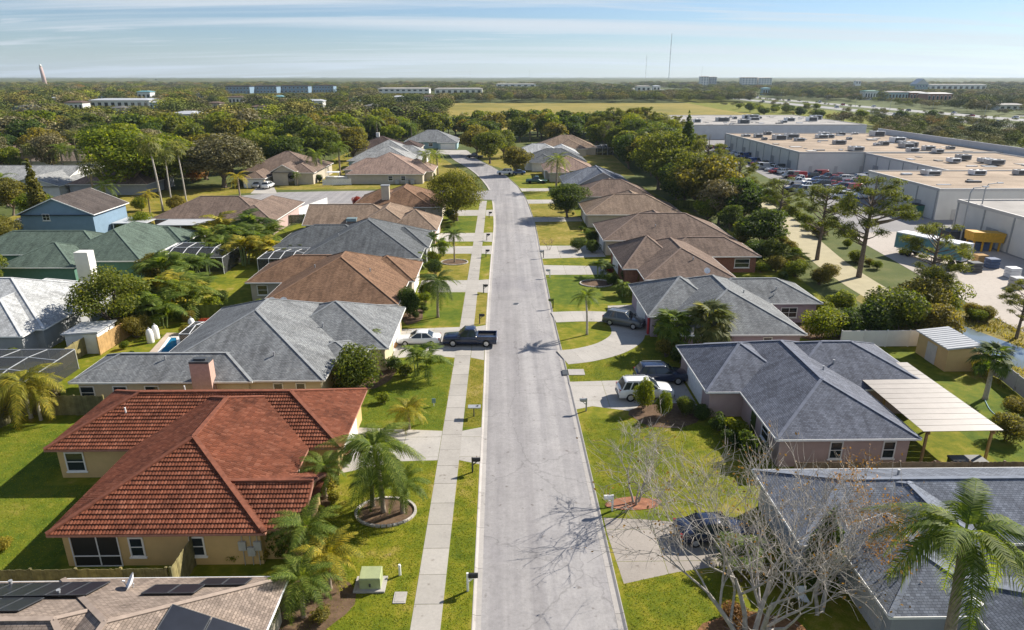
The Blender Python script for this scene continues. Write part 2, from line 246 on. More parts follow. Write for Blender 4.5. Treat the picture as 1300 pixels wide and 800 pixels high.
# ------------------------------------------------------------------ mesh and object helpers
ORG = {}
class MB:
    def __init__(s): s.v = []; s.f = []; s.uv = []; s.m = []
    def face(s, pts, uv=None, mi=0):
        i = len(s.v); s.v += [tuple(p) for p in pts]; s.f.append(tuple(range(i, i + len(pts)))); s.uv.append(uv or [(0, 0)] * len(pts)); s.m.append(mi)
    def box(s, x0, x1, y0, y1, z0, z1, mi=0):
        i = len(s.v); s.v += [(x0, y0, z0), (x1, y0, z0), (x1, y1, z0), (x0, y1, z0), (x0, y0, z1), (x1, y0, z1), (x1, y1, z1), (x0, y1, z1)]
        for q in ((3, 2, 1, 0), (4, 5, 6, 7), (0, 1, 5, 4), (1, 2, 6, 5), (2, 3, 7, 6), (3, 0, 4, 7)):
            s.f.append(tuple(i + k for k in q)); s.uv.append([(0, 0), (1, 0), (1, 1), (0, 1)]); s.m.append(mi)
        return s
    def bar(s, p, q, w, h, up=(0, 0, 1), mi=0):
        """a straight bar from p to q, w wide, h high"""
        p = Vector(p); q = Vector(q); d = (q - p).normalized(); u = Vector(up)
        if abs(d.dot(u)) > .98: u = Vector((1, 0, 0))
        sd = d.cross(u).normalized() * w / 2; u = sd.cross(d).normalized() * h / 2
        i = len(s.v)
        for c in (p, q):
            for a, b in ((-1, -1), (1, -1), (1, 1), (-1, 1)): s.v.append(tuple(c + sd * a + u * b))
        for k in ((0, 1, 2, 3), (7, 6, 5, 4), (0, 4, 5, 1), (1, 5, 6, 2), (2, 6, 7, 3), (3, 7, 4, 0)):
            s.f.append(tuple(i + j for j in k)); s.uv.append([(0, 0), (1, 0), (1, 1), (0, 1)]); s.m.append(mi)
        return s
    def tube(s, pts, rad, n=6, cap=True, mi=0):
        pts = [Vector(p) for p in pts]; i0 = len(s.v); prev = None
        for k, p in enumerate(pts):
            d = (pts[min(k + 1, len(pts) - 1)] - pts[max(k - 1, 0)]).normalized()
            a = prev if prev is not None else (Vector((1, 0, 0)) if abs(d.x) < .8 else Vector((0, 1, 0)))
            a = (a - d * a.dot(d)).normalized(); prev = a; b = d.cross(a); r = rad[k] if hasattr(rad, '__len__') else rad
            for j in range(n):
                t = 2 * math.pi * j / n; s.v.append(tuple(p + (a * math.cos(t) + b * math.sin(t)) * r))
        for k in range(len(pts) - 1):
            for j in range(n):
                q = (i0 + k * n + j, i0 + k * n + (j + 1) % n, i0 + (k + 1) * n + (j + 1) % n, i0 + (k + 1) * n + j)
                s.f.append(q); s.uv.append([(0, 0)] * 4); s.m.append(mi)
        if cap:
            s.f.append(tuple(i0 + j for j in reversed(range(n)))); s.uv.append([(0, 0)] * n); s.m.append(mi)
            e = i0 + (len(pts) - 1) * n; s.f.append(tuple(e + j for j in range(n))); s.uv.append([(0, 0)] * n); s.m.append(mi)
        return s
    def prism(s, poly, z0, z1, mi=0):
        """closed slab over a plan polygon"""
        a = sum(poly[i][0] * poly[(i + 1) % len(poly)][1] - poly[(i + 1) % len(poly)][0] * poly[i][1] for i in range(len(poly)))
        if a < 0: poly = poly[::-1]
        n = len(poly); i = len(s.v)
        s.v += [(p[0], p[1], z0) for p in poly] + [(p[0], p[1], z1) for p in poly]
        s.f.append(tuple(i + k for k in reversed(range(n)))); s.f.append(tuple(i + n + k for k in range(n)))
        s.uv += [[(0, 0)] * n] * 2; s.m += [mi, mi]
        for k in range(n):
            s.f.append((i + k, i + (k + 1) % n, i + n + (k + 1) % n, i + n + k)); s.uv.append([(0, 0)] * 4); s.m.append(mi)
        return s
    def loft(s, secs, cap=True, mi=0, closed=True):
        i0 = len(s.v); n = len(secs[0])
        for c in secs: s.v += [tuple(p) for p in c]
        for k in range(len(secs) - 1):
            for j in range(n if closed else n - 1):
                s.f.append((i0 + k * n + j, i0 + k * n + (j + 1) % n, i0 + (k + 1) * n + (j + 1) % n, i0 + (k + 1) * n + j)); s.uv.append([(0, 0)] * 4); s.m.append(mi)
        if cap:
            s.f.append(tuple(i0 + j for j in reversed(range(n)))); e = i0 + (len(secs) - 1) * n; s.f.append(tuple(e + j for j in range(n)))
            s.uv += [[(0, 0)] * n] * 2; s.m += [mi, mi]
        return s
    def mesh(s, name, mats, smooth=False, off=(0, 0, 0)):
        me = bpy.data.meshes.new(name)
        me.from_pydata([(v[0] - off[0], v[1] - off[1], v[2] - off[2]) for v in s.v], [], s.f)
        for m in ([mats] if isinstance(mats, str) else mats): me.materials.append(MATS[m])
        if any(s.m): me.polygons.foreach_set('material_index', s.m)
        ul = me.uv_layers.new(name='uv'); ul.data.foreach_set('uv', [c for f in s.uv for p in f for c in p])
        if smooth: me.polygons.foreach_set('use_smooth', [True] * len(s.f))
        me.update(); return me
    def build(s, name, mats, parent=None, smooth=False, off=None):
        """ONE mesh object; vertices are given in world metres, the origin goes to the thing's own base"""
        if off is None: off = ORG.get(parent.name, (0, 0, 0)) if parent else (0, 0, 0)
        o = bpy.data.objects.new(name, s.mesh(name, mats, smooth, off)); COL.objects.link(o)
        if parent: o.parent = parent; ORG[o.name] = off
        elif off != (0, 0, 0): o.location = off; ORG[o.name] = off
        return o
def tag(o, label=None, cat=None, group=None, kind=None):
    if label: o['label'] = label
    if cat: o['category'] = cat
    if group: o['group'] = group
    if kind: o['kind'] = kind
    return o
def thing(name, label, cat, loc=(0, 0, 0), rz=0, group=None):
    o = bpy.data.objects.new(name, None); COL.objects.link(o); o.empty_display_size = .3
    o.location = loc; o.rotation_euler = (0, 0, rz); tag(o, label, cat, group)
    ORG[o.name] = tuple(loc) if rz == 0 else (0, 0, 0)
    return o
def link(name, mesh, parent, loc=(0, 0, 0), rot=(0, 0, 0), scl=(1, 1, 1)):
    o = bpy.data.objects.new(name, mesh); COL.objects.link(o); o.parent = parent
    o.location = loc; o.rotation_euler = rot; o.scale = scl; return o
def copy_tree(src, loc, rz=0, label=None, group=None, scl=None, swap=None):
    c = src.copy(); COL.objects.link(c); c.location = loc; c.rotation_euler = (0, 0, rz)
    if label: c['label'] = label
    if group: c['group'] = group
    if scl: c.scale = (scl,) * 3
    def kids(a, b):
        for ch in KIDS(a):
            k = ch.copy(); COL.objects.link(k); k.parent = b
            if swap and ch.data and ch.data.name in swap: k.data = swap[ch.data.name]
            kids(ch, k)
    kids(src, c); return c
def KIDS(o): return [k for k in o.children]
def struct(mb, name, mats, parent=None):
    o = mb.build(name, mats, parent)
    if parent is None: o['kind'] = 'structure'
    return o
def clip(poly, x0, x1, y0, y1):
    def cut(P, f, ip):
        out = []
        for i in range(len(P)):
            a, b = P[i], P[(i + 1) % len(P)]; fa, fb = f(a), f(b)
            if fa >= 0: out.append(a)
            if (fa >= 0) != (fb >= 0): t = fa / (fa - fb); out.append((a[0] + (b[0] - a[0]) * t, a[1] + (b[1] - a[1]) * t))
        return out
    for f in (lambda p: p[0] - x0, lambda p: x1 - p[0], lambda p: p[1] - y0, lambda p: y1 - p[1]):
        poly = cut(poly, f, 0)
        if len(poly) < 3: return []
    return poly
def area(P): return abs(sum(P[i][0] * P[(i + 1) % len(P)][1] - P[(i + 1) % len(P)][0] * P[i][1] for i in range(len(P)))) / 2
def slabs(name, polys, mat, cell=(3, 3), org=(0, 0), z=.115, gap=.03, th=.09):
    """a paved area laid as separate slabs with open joints over a darker bed"""
    base = MB()
    P0 = polys[0]
    for P in polys: base.prism(P, z - th, z - .022)
    root = struct(base, name, 'asphalt_lot')
    cx = sum(p[0] for p in P0) / len(P0)
    for P in polys:
        xs = [p[0] for p in P]; ys = [p[1] for p in P]
        i0 = math.floor((min(xs) - org[0]) / cell[0]); i1 = math.ceil((max(xs) - org[0]) / cell[0]); j0 = math.floor((min(ys) - org[1]) / cell[1]); j1 = math.ceil((max(ys) - org[1]) / cell[1])
        for i in range(i0, i1):
            for j in range(j0, j1):
                a = org[0] + i * cell[0]; b = org[1] + j * cell[1]
                q = clip(P, a + gap / 2, a + cell[0] - gap / 2, b + gap / 2, b + cell[1] - gap / 2)
                if len(q) >= 3 and area(q) > .05:
                    MB().prism(q, z - th * .8, z + random.uniform(-.004, .004)).build('slab', mat, root)
    return root
def catmull(P, n=8):
    out = []
    for i in range(len(P) - 1):
        p0 = P[max(i - 1, 0)]; p1 = P[i]; p2 = P[i + 1]; p3 = P[min(i + 2, len(P) - 1)]
        for k in range(n):
            t = k / n
            out.append(tuple(.5 * ((2 * p1[d]) + (-p0[d] + p2[d]) * t + (2 * p0[d] - 5 * p1[d] + 4 * p2[d] - p3[d]) * t * t + (-p0[d] + 3 * p1[d] - 3 * p2[d] + p3[d]) * t ** 3) for d in range(len(p1))))
    out.append(tuple(P[-1])); return out
def ribbon(path, a, b, z0=0.0, z1=None):
    """strip along a path between side offsets a and b (right positive)"""
    mb = MB(); z1 = z0 if z1 is None else z1; rows = []
    for i, p in enumerate(path):
        q = path[min(i + 1, len(path) - 1)]; r = path[max(i - 1, 0)]
        dx, dy = q[0] - r[0], q[1] - r[1]; L = math.hypot(dx, dy) or 1; nx, ny = dy / L, -dx / L
        A = a(i) if callable(a) else a; B = b(i) if callable(b) else b
        rows.append(((p[0] + nx * A, p[1] + ny * A, z0), (p[0] + nx * B, p[1] + ny * B, z1)))
    for i in range(len(rows) - 1): mb.face([rows[i][0], rows[i][1], rows[i + 1][1], rows[i + 1][0]])
    return mb
def sheet(P, z): 
    a = sum(P[i][0] * P[(i + 1) % len(P)][1] - P[(i + 1) % len(P)][0] * P[i][1] for i in range(len(P)))
    P = P if a > 0 else P[::-1]
    mb = MB(); mb.face([(p[0], p[1], z) for p in P]); return mb
def blob(cx, cy, rx, ry, n=18, w=.1, rot=0, seed=0):
    r = random.Random(seed); out = []
    for i in range(n):
        t = 2 * math.pi * i / n; k = 1 + r.uniform(-w, w); a, b = math.cos(t) * rx * k, math.sin(t) * ry * k
        out.append((cx + a * math.cos(rot) - b * math.sin(rot), cy + a * math.sin(rot) + b * math.cos(rot)))
    return out
# ------------------------------------------------------------------ the setting: ground, street, pavements
g = MB(); S = 12000
g.face([(-S, -800, 0), (S, -800, 0), (S, S, 0), (-S, S, 0)]); struct(g, 'ground', 'ground')
LZ = .1
ROAD = catmull([(2.5, -30), (2.5, 0), (2.45, 30), (2.35, 60), (2.2, 80), (2.35, 107), (2.5, 139), (1.2, 175), (-2.4, 203), (-7, 226), (-13.2, 250), (-17.5, 278)], 8)
def road_x(y):
    for a, b in zip(ROAD, ROAD[1:]):
        if a[1] <= y <= b[1]: return a[0] + (b[0] - a[0]) * (y - a[1]) / (b[1] - a[1])
    return ROAD[-1][0]
struct(ribbon(ROAD, -3.7, 3.7, .012), 'road', 'asphalt')
side = [(-1.2, 164), (-14, 164.5), (-26, 163.5), (-35, 153.5), (-41, 137), (-50, 133), (-61, 141), (-68, 156), (-66, 170), (-57, 176), (-40, 178), (-26, 178.5), (-2, 178)]
struct(sheet(side, .016), 'side_street', 'asphalt')
# lawns either side (real step of a kerb above the road)
yl = [(road_x(y) - 4.15, y) for y in (-10, 20, 45, 70, 95, 120, 140, 162)]
struct(sheet(yl + [(-26, 161), (-36, 150), (-42, 132), (-48, 120), (-85, 110), (-85, -10)], LZ), 'lawn_left', 'lawn')
yr = [(road_x(y) + 4.15, y) for y in (-10, 20, 45, 70, 95, 120, 140, 165, 185, 205)]
struct(sheet(yr + [(26, 212), (38, 180), (44, 110), (43, 85), (41, 69.5), (47, 69.2), (52, 40), (52, -10)], LZ), 'lawn_right', 'lawn')
# low roll-over kerbs, laid in cast segments
def kerb(side_):
    root = None
    pts = [p for p in ROAD if p[1] >= 18]
    L = []; acc = 0
    fine = []
    for a, b in zip(pts, pts[1:]):
        d = math.hypot(b[0] - a[0], b[1] - a[1]); k = max(1, round(d / 3.05))
        for j in range(k): fine.append((a[0] + (b[0] - a[0]) * j / k, a[1] + (b[1] - a[1]) * j / k))
    root = struct(ribbon(pts, side_ * 3.66, side_ * 4.2, .004) if side_ > 0 else ribbon(pts, -4.2, -3.66, .004), 'kerb', 'asphalt_lot')
    for a, b in zip(fine, fine[1:]):
        if side_ < 0 and 163 < (a[1] + b[1]) / 2 < 178: continue
        d = Vector((b[0] - a[0], b[1] - a[1])); l = d.length; d /= l; nn = Vector((d.y, -d.x)) * side_
        q = [Vector(a) + d * .012, Vector(a) + d * (l - .012)]
        prof = [(3.69, .008), (3.69, .02), (3.98, .03), (4.06, .075), (4.13, .112), (4.18, .112), (4.18, .0)]
        secs = [[(c.x + nn.x * o, c.y + nn.y * o, z) for o, z in prof] for c in q]
        if side_ > 0: secs = secs[::-1]
        MB().loft(secs).build('kerb_segment', 'kerb_concrete', root)
kerb(-1); kerb(1)
# sidewalk on the left, slab by slab
slabs('sidewalk', [[(-5.0, 14), (-3.4, 14), (-3.35, 80), (-3.5, 162), (-5.1, 162), (-5.0, 80)]], 'sidewalk_concrete', (9, 2.4), (-9, 14))
# driveways
DRIVES = []
def drive(name, polys, mat='driveway_concrete', cell=(3.1, 3.1), org=(-1.75, 0), z=.106):
    DRIVES.extend(polys); return slabs(name, polys, mat, cell, org, z)
def kx(y, s): return road_x(y) + s * 4.19
drive('driveway', [[(kx(48, -1), 45.4), (-3.37, 46.0), (-3.37, 50.6), (kx(48, -1), 51.2)], [(-5.03, 46.0), (-8, 45.9), (-12.3, 44.2), (-12.3, 51.3), (-5.03, 50.6)]])
drive('driveway', [[(kx(70, -1), 65.6), (-3.32, 66.3), (-3.32, 75.6), (kx(70, -1), 76.2)], [(-4.98, 66.3), (-7.6, 67), (-11.6, 66.2), (-11.8, 75), (-4.98, 75.6)]])
for a, b, xx in ((89.4, 95.2, -11.6), (110.9, 116.2, -12), (119.8, 126.8, -12), (143.6, 150.2, -11)):
    drive('driveway', [[(kx(a, -1), a - .4), (-3.38, a), (-3.42, b), (kx(b, -1), b + .4)], [(-5.02, a), (xx, a), (xx, b), (-5.02, b)]])
drive('driveway', [[G(764, 659), G(815, 661), G(900, 668), G(960, 668), G(985, 700), G(930, 718), G(860, 728), G(792, 743)]], 'driveway_stained', (3.1, 3.1), (6.7, 34.2))
drive('driveway', [[G(722, 486), G(790, 484), (17.5, 60.2), (17.5, 53.0), (14, 53.1), G(752, 517), G(732, 521)]], org=(6.5, 53))
loop = catmull([(6.3, 66.2), (9, 67.0), (12, 69.0), (14.2, 72.2), (14.6, 76), (13.4, 78.6), (10, 79.2), (6.3, 78.9)], 6); lw = 1.9
lroot = struct(ribbon(loop, -lw, lw, LZ + .002), 'driveway', 'asphalt_lot'); rows = []
for i, q in enumerate(loop):
    u_ = Vector(loop[min(i + 1, len(loop) - 1)]) - Vector(loop[max(i - 1, 0)]); u_.normalize(); nn_ = Vector((u_.y, -u_.x)); rows.append((Vector(q) - nn_ * lw, Vector(q) + nn_ * lw))
for i in range(0, len(rows) - 2, 2):
    a_, m_, b_ = rows[i], rows[i + 1], rows[min(i + 2, len(rows) - 1)]; P_ = [a_[0], m_[0], b_[0] * .985 + m_[0] * .015, b_[1] * .985 + m_[1] * .015, m_[1], a_[1]]; MB().prism([tuple(v) for v in P_], LZ - .05, LZ + .018).build('slab', 'driveway_concrete', lroot); DRIVES.append([tuple(v) for v in P_])
drive('driveway', [[(15.6, 72.6), (16.9, 72.6), (16.9, 83.6), (13.6, 83.2), (13.2, 80.4), (15.2, 78.4), (16.2, 75.4)]], org=(6.5, 64))
drive('driveway', [[(kx(98, 1), 97.8), (16, 97.9), (16, 102.6), (kx(102, 1), 103.4)]], org=(6.5, 97))
drive('driveway', [[(kx(108, 1), 107.4), (17, 108.5), (17, 116.2), (kx(116, 1), 116.4)]], org=(6.5, 107))
for a, b in ((137, 142), (158, 163.5), (176, 181)):
    drive('driveway', [[(kx(a, 1), a), (16.5, a + .5), (16.5, b), (kx(b, 1), b)]], org=(6.5, a))
drive('driveway', [[G(552, 196), G(600, 197), G(592, 191), G(556, 190.5)]], org=(-20, 260), cell=(4, 4))
drive('driveway', [[G(318, 246), G(352, 246), G(348, 238), G(326, 238)]], org=(-60, 170), cell=(4, 4), z=.03)
# darker inlet plates, manhole, meter lids
def disc(x, y, r, z, n=16): return [(x + r * math.cos(2 * math.pi * i / n), y + r * math.sin(2 * math.pi * i / n)) for i in range(n)]
mx_, my_ = G(655, 386); t = thing('manhole', 'round dark iron manhole cover in the street asphalt', 'manhole', (mx_, my_, .012))
MB().prism(disc(mx_, my_, .36, 0), .012, .02).build('cover', 'metal_dark', t); 
rim = MB().tube([(mx_ + .39 * math.cos(a), my_ + .39 * math.sin(a), .016) for a in np.linspace(0, 6.283, 17)], .03, 5).build('frame', 'metal_grey', t)
ix, iy = G(731, 474); t = thing('storm_inlet', 'pale concrete storm drain lid on the verge with dark grate', 'drain', (ix, iy, LZ))
MB().box(ix - .75, ix + .85, iy - .7, iy + .7, LZ - .05, LZ + .05).build('lid', 'kerb_concrete', t); MB().box(ix - 1.35, ix - .8, iy - .6, iy + .6, LZ - .06, LZ + .03).build('grate', 'metal_dark', t)
# side yard paths, pool decks, mulch beds
for P, zz, mt, nm in ((blob(*G(490, 652), 1.9, 1.5, 18, .06, 0, 1), LZ + .03, 'mulch', 'planting_bed'), (blob(*G(803, 641), 1.9, .75, 18, .12, .1, 2), LZ + .03, 'mulch_red', 'planting_bed'),
    (blob(*G(757, 361), 2.2, 1.7, 18, .08, 0, 3), LZ + .03, 'mulch', 'planting_bed'), (blob(*G(577, 334), 2.0, 1.6, 18, .08, 0, 4), LZ + .03, 'mulch', 'planting_bed'),
    (blob(*G(390, 770), 2.6, 2.4, 18, .1, 0, 5), LZ + .02, 'mulch', 'planting_bed'), (blob(-13.6, 39.5, 1.6, 3.2, 18, .1, 0, 6), LZ + .02, 'mulch', 'planting_bed'), (blob(*G(524, 402), 1.3, 3.2, 18, .1, 0, 7), LZ + .02, 'mulch', 'planting_bed'),
    (blob(*G(468, 478), 2.6, 3.6, 18, .1, 0, 8), LZ + .02, 'mulch', 'planting_bed'), (blob(*G(845, 528), 3.2, 2.4, 18, .1, 0, 9), LZ + .02, 'mulch', 'planting_bed'), 
    (blob(13.2, 27.6, 3.2, 2.4, 18, .12, 0, 11), LZ + .02, 'orange_leaf_litter', 'leaf_litter'), (blob(*G(1000, 400), 6, 9, 18, .12, 0, 12), LZ + .02, 'mulch', 'planting_bed'), (blob(*G(720, 305), 3.2, 2.4, 18, .15, 0, 13), LZ + .02, 'lawn_dry', 'dry_lawn')):
    struct(sheet(P, zz), nm, mt)
def edging(cx, cy, rx, ry, label):
    t = thing('stone_edging', label, 'edging', (cx, cy, LZ)); n = int(2 * math.pi * (rx + ry) / 2 / .34)
    for i in range(n):
        a = 2 * math.pi * i / n; x, y = cx + rx * math.cos(a), cy + ry * math.sin(a); d = Vector((-rx * math.sin(a), ry * math.cos(a))).normalized() * .155
        MB().bar((x - d.x, y - d.y, LZ + .06), (x + d.x, y + d.y, LZ + .06), .16, .16).build('stone', 'stone_edging', t)
edging(*G(490, 652), 2.0, 1.6, 'pale stone ring around the tall front yard palm')
edging(*G(757, 361), 2.3, 1.8, 'stone ring around a bed on the lawn beyond the lone palm'); edging(*G(577, 334), 2.1, 1.7, 'pale curved edging round the palm bed beyond the pickup')
# lawn blades near the camera: fine relief of the turf
def inside(P, pts):
    ins = np.zeros(len(pts), bool); j = len(P) - 1
    for i in range(len(P)):
        xi, yi = P[i]; xj, yj = P[j]
        ins ^= ((yi > pts[:, 1]) != (yj > pts[:, 1])) & (pts[:, 0] < (xj - xi) * (pts[:, 1] - yi) / (yj - yi + 1e-9) + xi); j = i
    return ins
def grass(polys, dens, seed):
    rs = np.random.RandomState(seed); V = []
    for P in polys:
        xs = [p[0] for p in P]; ys = [p[1] for p in P]; A = (max(xs) - min(xs)) * (max(ys) - min(ys)); n = int(A * dens)
        pts = np.c_[rs.uniform(min(xs), max(xs), n), rs.uniform(min(ys), max(ys), n)]
        ins = inside(P, pts)
        for D in DRIVES: ins &= ~inside(D, pts)
        V.append(pts[ins])
    p = np.concatenate(V); n = len(p); a = rs.uniform(0, 6.28, n); w = rs.uniform(.02, .045, n); h = rs.uniform(.02, .055, n); l = rs.normal(0, .045, (n, 2))
    v = np.zeros((n, 3, 3)); v[:, 0, :2] = p + np.c_[np.cos(a), np.sin(a)] * w[:, None]; v[:, 1, :2] = p - np.c_[np.cos(a), np.sin(a)] * w[:, None]; v[:, 2, :2] = p + l
    v[:, :2, 2] = LZ; v[:, 2, 2] = LZ + h
    return v.reshape(-1, 3)
def tri_obj(name, v, mat, parent=None):
    me = bpy.data.meshes.new(name); n = len(v) // 3
    me.vertices.add(len(v)); me.vertices.foreach_set('co', v.astype(np.float32).ravel()); me.loops.add(n * 3); me.loops.foreach_set('vertex_index', np.arange(n * 3, dtype=np.int32))
    me.polygons.add(n); me.polygons.foreach_set('loop_start', np.arange(0, n * 3, 3, dtype=np.int32)); me.update(calc_edges=True); me.materials.append(MATS[mat])
    o = bpy.data.objects.new(name, me); COL.objects.link(o); return o
gp = [[(-3.3, 24), (-1.85, 24), (-1.9, 45.3), (-3.3, 45.9)], [(-3.25, 51.2), (-1.9, 51.5), (-1.95, 65.5), (-3.25, 66)], [(-11.5, 26), (-5.1, 24), (-5.1, 45.8), (-8.5, 45.5), (-12, 42), (-13.3, 38)], [(-11.5, 51), (-5.1, 51), (-5.1, 66), (-10.5, 64.5), (-13.5, 58)], [(-45, 33), (-27.5, 33), (-27.5, 43), (-33, 43), (-33, 52), (-43, 52)],
      [(6.9, 40.3), (15, 39.5), (18, 44), (18, 51), (13, 52.6), (6.8, 52.6)], [(6.9, 24), (11, 24), (13.5, 31), (10.5, 33.6), (6.9, 34)], [(6.7, 58.3), (12.5, 58.6), (18, 62), (17, 66), (13, 68), (9.4, 65), (6.7, 64)]]
go = tri_obj('lawn_grass', grass(gp, 130, 3), 'grass_blade'); tag(go, 'short green and yellowish turf of the nearest front lawns', 'grass', kind='stuff')

for nm, mt, P in (('lawn_patch', 'lawn_dry', [(-3.3, 51.2), (kx(52, -1), 51.4), (kx(65, -1), 65.4), (-3.3, 66.1)]), ('lawn_patch', 'lawn_green', [(-12.5, 51.4), (-5.1, 50.8), (-5.1, 66.0), (-12.5, 65.5), (-15, 58)]), ('lawn_patch', 'lawn_green', [(-11.4, 76.2), (-5.1, 76), (-5.1, 89.2), (-11.4, 89.2)]), ('lawn_patch', 'lawn_dry', [(-11.2, 95.4), (-5.1, 95.4), (-5.1, 110.7), (-11.2, 110.7)]), ('lawn_patch', 'lawn_dry', [(-3.4, 76.3), (kx(76, -1), 76.4), (kx(88, -1), 89), (-3.4, 89.2)]), ('lawn_patch', 'lawn_green', [(-11.2, 127), (-5.1, 127), (-5.1, 143.4), (-11.2, 143.4)]),
    ('lawn_patch', 'lawn_green', [(kx(83, 1), 83.6), (16.4, 84.2), (16.4, 97.6), (kx(97, 1), 97.6)]), ('lawn_patch', 'lawn_dry', [(kx(117, 1), 117), (16, 117), (16, 136.6), (kx(136, 1), 136.8)]), ('lawn_patch', 'lawn_dry', [(kx(142, 1), 142.4), (16, 142.4), (16, 157.6), (kx(157, 1), 157.6)]), ('lawn_patch', 'lawn_green', [(-46, 33), (-27.2, 33), (-27.2, 43), (-33.4, 43), (-33.4, 52.5), (-46, 52.5)]), ('lawn_patch', 'lawn_green', [(38, 43), (46, 48), (47, 56), (46, 61), (38, 61)])):
    struct(sheet(P, LZ + .004), nm, mt)
for P in ([(-62, 180), (-44, 180.5), (-24, 181), (-6, 180.5), (-9, 206), (-16, 232), (-24, 262), (-38, 282), (-60, 282), (-60, 220)], [(-100, 130), (-64, 136), (-70, 158), (-68, 172), (-60, 178.5), (-64, 189), (-110, 170)]):
    struct(sheet(P, .012), 'side_lawn', 'lawn_dry')
struct(sheet([(8, 206), (40, 206), (42, 262), (30, 290), (-8, 290), (-10, 262), (-4, 232)], .012), 'side_lawn', 'lawn_dry'); struct(sheet([(-128, 40), (-85.2, 40), (-85.2, 128), (-128, 128)], .012), 'side_lawn', 'lawn_dry')
# ------------------------------------------------------------------ houses
OV = .5
def wing_geo(w):
    x0, x1, y0, y1, ax, a, b = w[:7]; e = w[7] if len(w) > 7 else 2.7; p = w[8] if len(w) > 8 else .45
    L, Wd = ((x1 - x0), (y1 - y0)) if ax == 'x' else ((y1 - y0), (x1 - x0)); hf = Wd / 2
    ra = hf if a == 'h' else 0; rb = hf if b == 'h' else 0
    if ra + rb > L: ra = rb = L / 2
    h = p * hf
    M = (lambda s, t, z: (x0 + s, y0 + t, e + z)) if ax == 'x' else (lambda s, t, z: (x1 - t, y0 + s, e + z))
    A, B = M(ra, hf, h), M(L - rb, hf, h)
    c = [M(0, 0, 0), M(L, 0, 0), M(L, Wd, 0), M(0, Wd, 0)]
    faces = [[c[0], c[1], B, A], [c[2], c[3], A, B]]
    rid = [(A, B)] if L - ra - rb > .05 else []
    if a == 'h': faces.append([c[3], c[0], A]); rid += [(c[3], A), (c[0], A)]
    if b == 'h': faces.append([c[1], c[2], B]); rid += [(c[1], B), (c[2], B)]
    return dict(faces=faces, ridges=rid, c=c, M=M, L=L, W=Wd, h=h, a=a, b=b, e=e, p=p, A=A, B=B, ra=ra, rb=rb)
def wz(w, x, y):
    g_ = wing_geo(w); x0, x1, y0, y1, ax = w[:5]
    if not (x0 <= x <= x1 and y0 <= y <= y1): return -1
    s, t = (x - x0, y - y0) if ax == 'x' else (y - y0, x1 - x)
    d = min(t, g_['W'] - t)
    if g_['a'] == 'h': d = min(d, s * (g_['W'] / 2) / max(g_['ra'], .01))
    if g_['b'] == 'h': d = min(d, (g_['L'] - s) * (g_['W'] / 2) / max(g_['rb'], .01))
    return g_['e'] + g_['p'] * d
def on_roof(wings, px, py):
    for k in range(400):
        z = 9 - k * .02; x, y = G(px, py, z)
        if max(wz(w, x, y) for w in wings) >= z: return (x, y, z)
    return (*G(px, py, 3), 3)
def face_uv(F):
    o = Vector(F[0]); u = (Vector(F[1]) - o).normalized(); n = (Vector(F[1]) - o).cross(Vector(F[2]) - o).normalized(); v = n.cross(u)
    k = o.x * .37 + o.y * .61
    return [((Vector(q) - o).dot(u) + k, (Vector(q) - o).dot(v)) for q in F], o, u, v, n
def tiles(F, cw=.2, ch=.335):
    """clay tiles: overlapping courses, each tile a shallow barrel with a raised front lip, trimmed at the hips"""
    uv, o, u, v, n = face_uv(F); k = o.x * .37 + o.y * .61; P = [(a - k, b) for a, b in uv]
    us = [q[0] for q in P]; vs = [q[1] for q in P]; mb = MB()
    prof = [(0, .01), (.3, .038), (.7, .038), (1, .01)]
    for j in range(int(max(vs) / ch) + 1):
        for i in range(int(min(us) / cw) - 1, int(max(us) / cw) + 2):
            a = i * cw + (.5 * cw if j % 2 else 0) * 0; q = clip(P, a, a + cw, j * ch, j * ch + ch)
            if len(q) < 3: continue
            lo = min(p[0] for p in q); hi = max(p[0] for p in q); b0 = min(p[1] for p in q); b1 = max(p[1] for p in q)
            jit = random.uniform(-.006, .006)
            lay = lambda x, y, z: tuple(o + u * x + v * y + n * z)
            if area(q) < .6 * cw * ch:
                mb.face([lay(x, y, .035 + .03 * (1 - (y - j * ch) / ch)) for x, y in q]); continue
            row0 = [lay(a + f * cw, b0 - .015, z + .062 + jit) for f, z in prof]; row1 = [lay(a + f * cw, b1 + .03, z - .014) for f, z in prof]; rowl = [lay(a + f * cw, b0 - .015, -.01) for f, z in prof]
            s0 = len(mb.v); mb.v += row0 + row1 + rowl; m_ = len(prof)
            for r in range(m_ - 1):
                for qd in ((s0 + r, s0 + r + 1, s0 + m_ + r + 1, s0 + m_ + r), (s0 + 2 * m_ + r, s0 + 2 * m_ + r + 1, s0 + r + 1, s0 + r)):
                    mb.f.append(qd); mb.uv.append([(0, 0)] * 4); mb.m.append(0)
    return mb
def rect_on(side, c, w, z0, z1, plane, d0, d1):
    """box on a wall: side S/N (c along x, plane y) or E/W (c along y, plane x); d0..d1 proud of the wall"""
    if side == 'S': return (c - w / 2, c + w / 2, plane - d1, plane - d0, z0, z1)
    if side == 'N': return (c - w / 2, c + w / 2, plane + d0, plane + d1, z0, z1)
    if side == 'E': return (plane + d0, plane + d1, c - w / 2, c + w / 2, z0, z1)
    return (plane - d1, plane - d0, c - w / 2, c + w / 2, z0, z1)
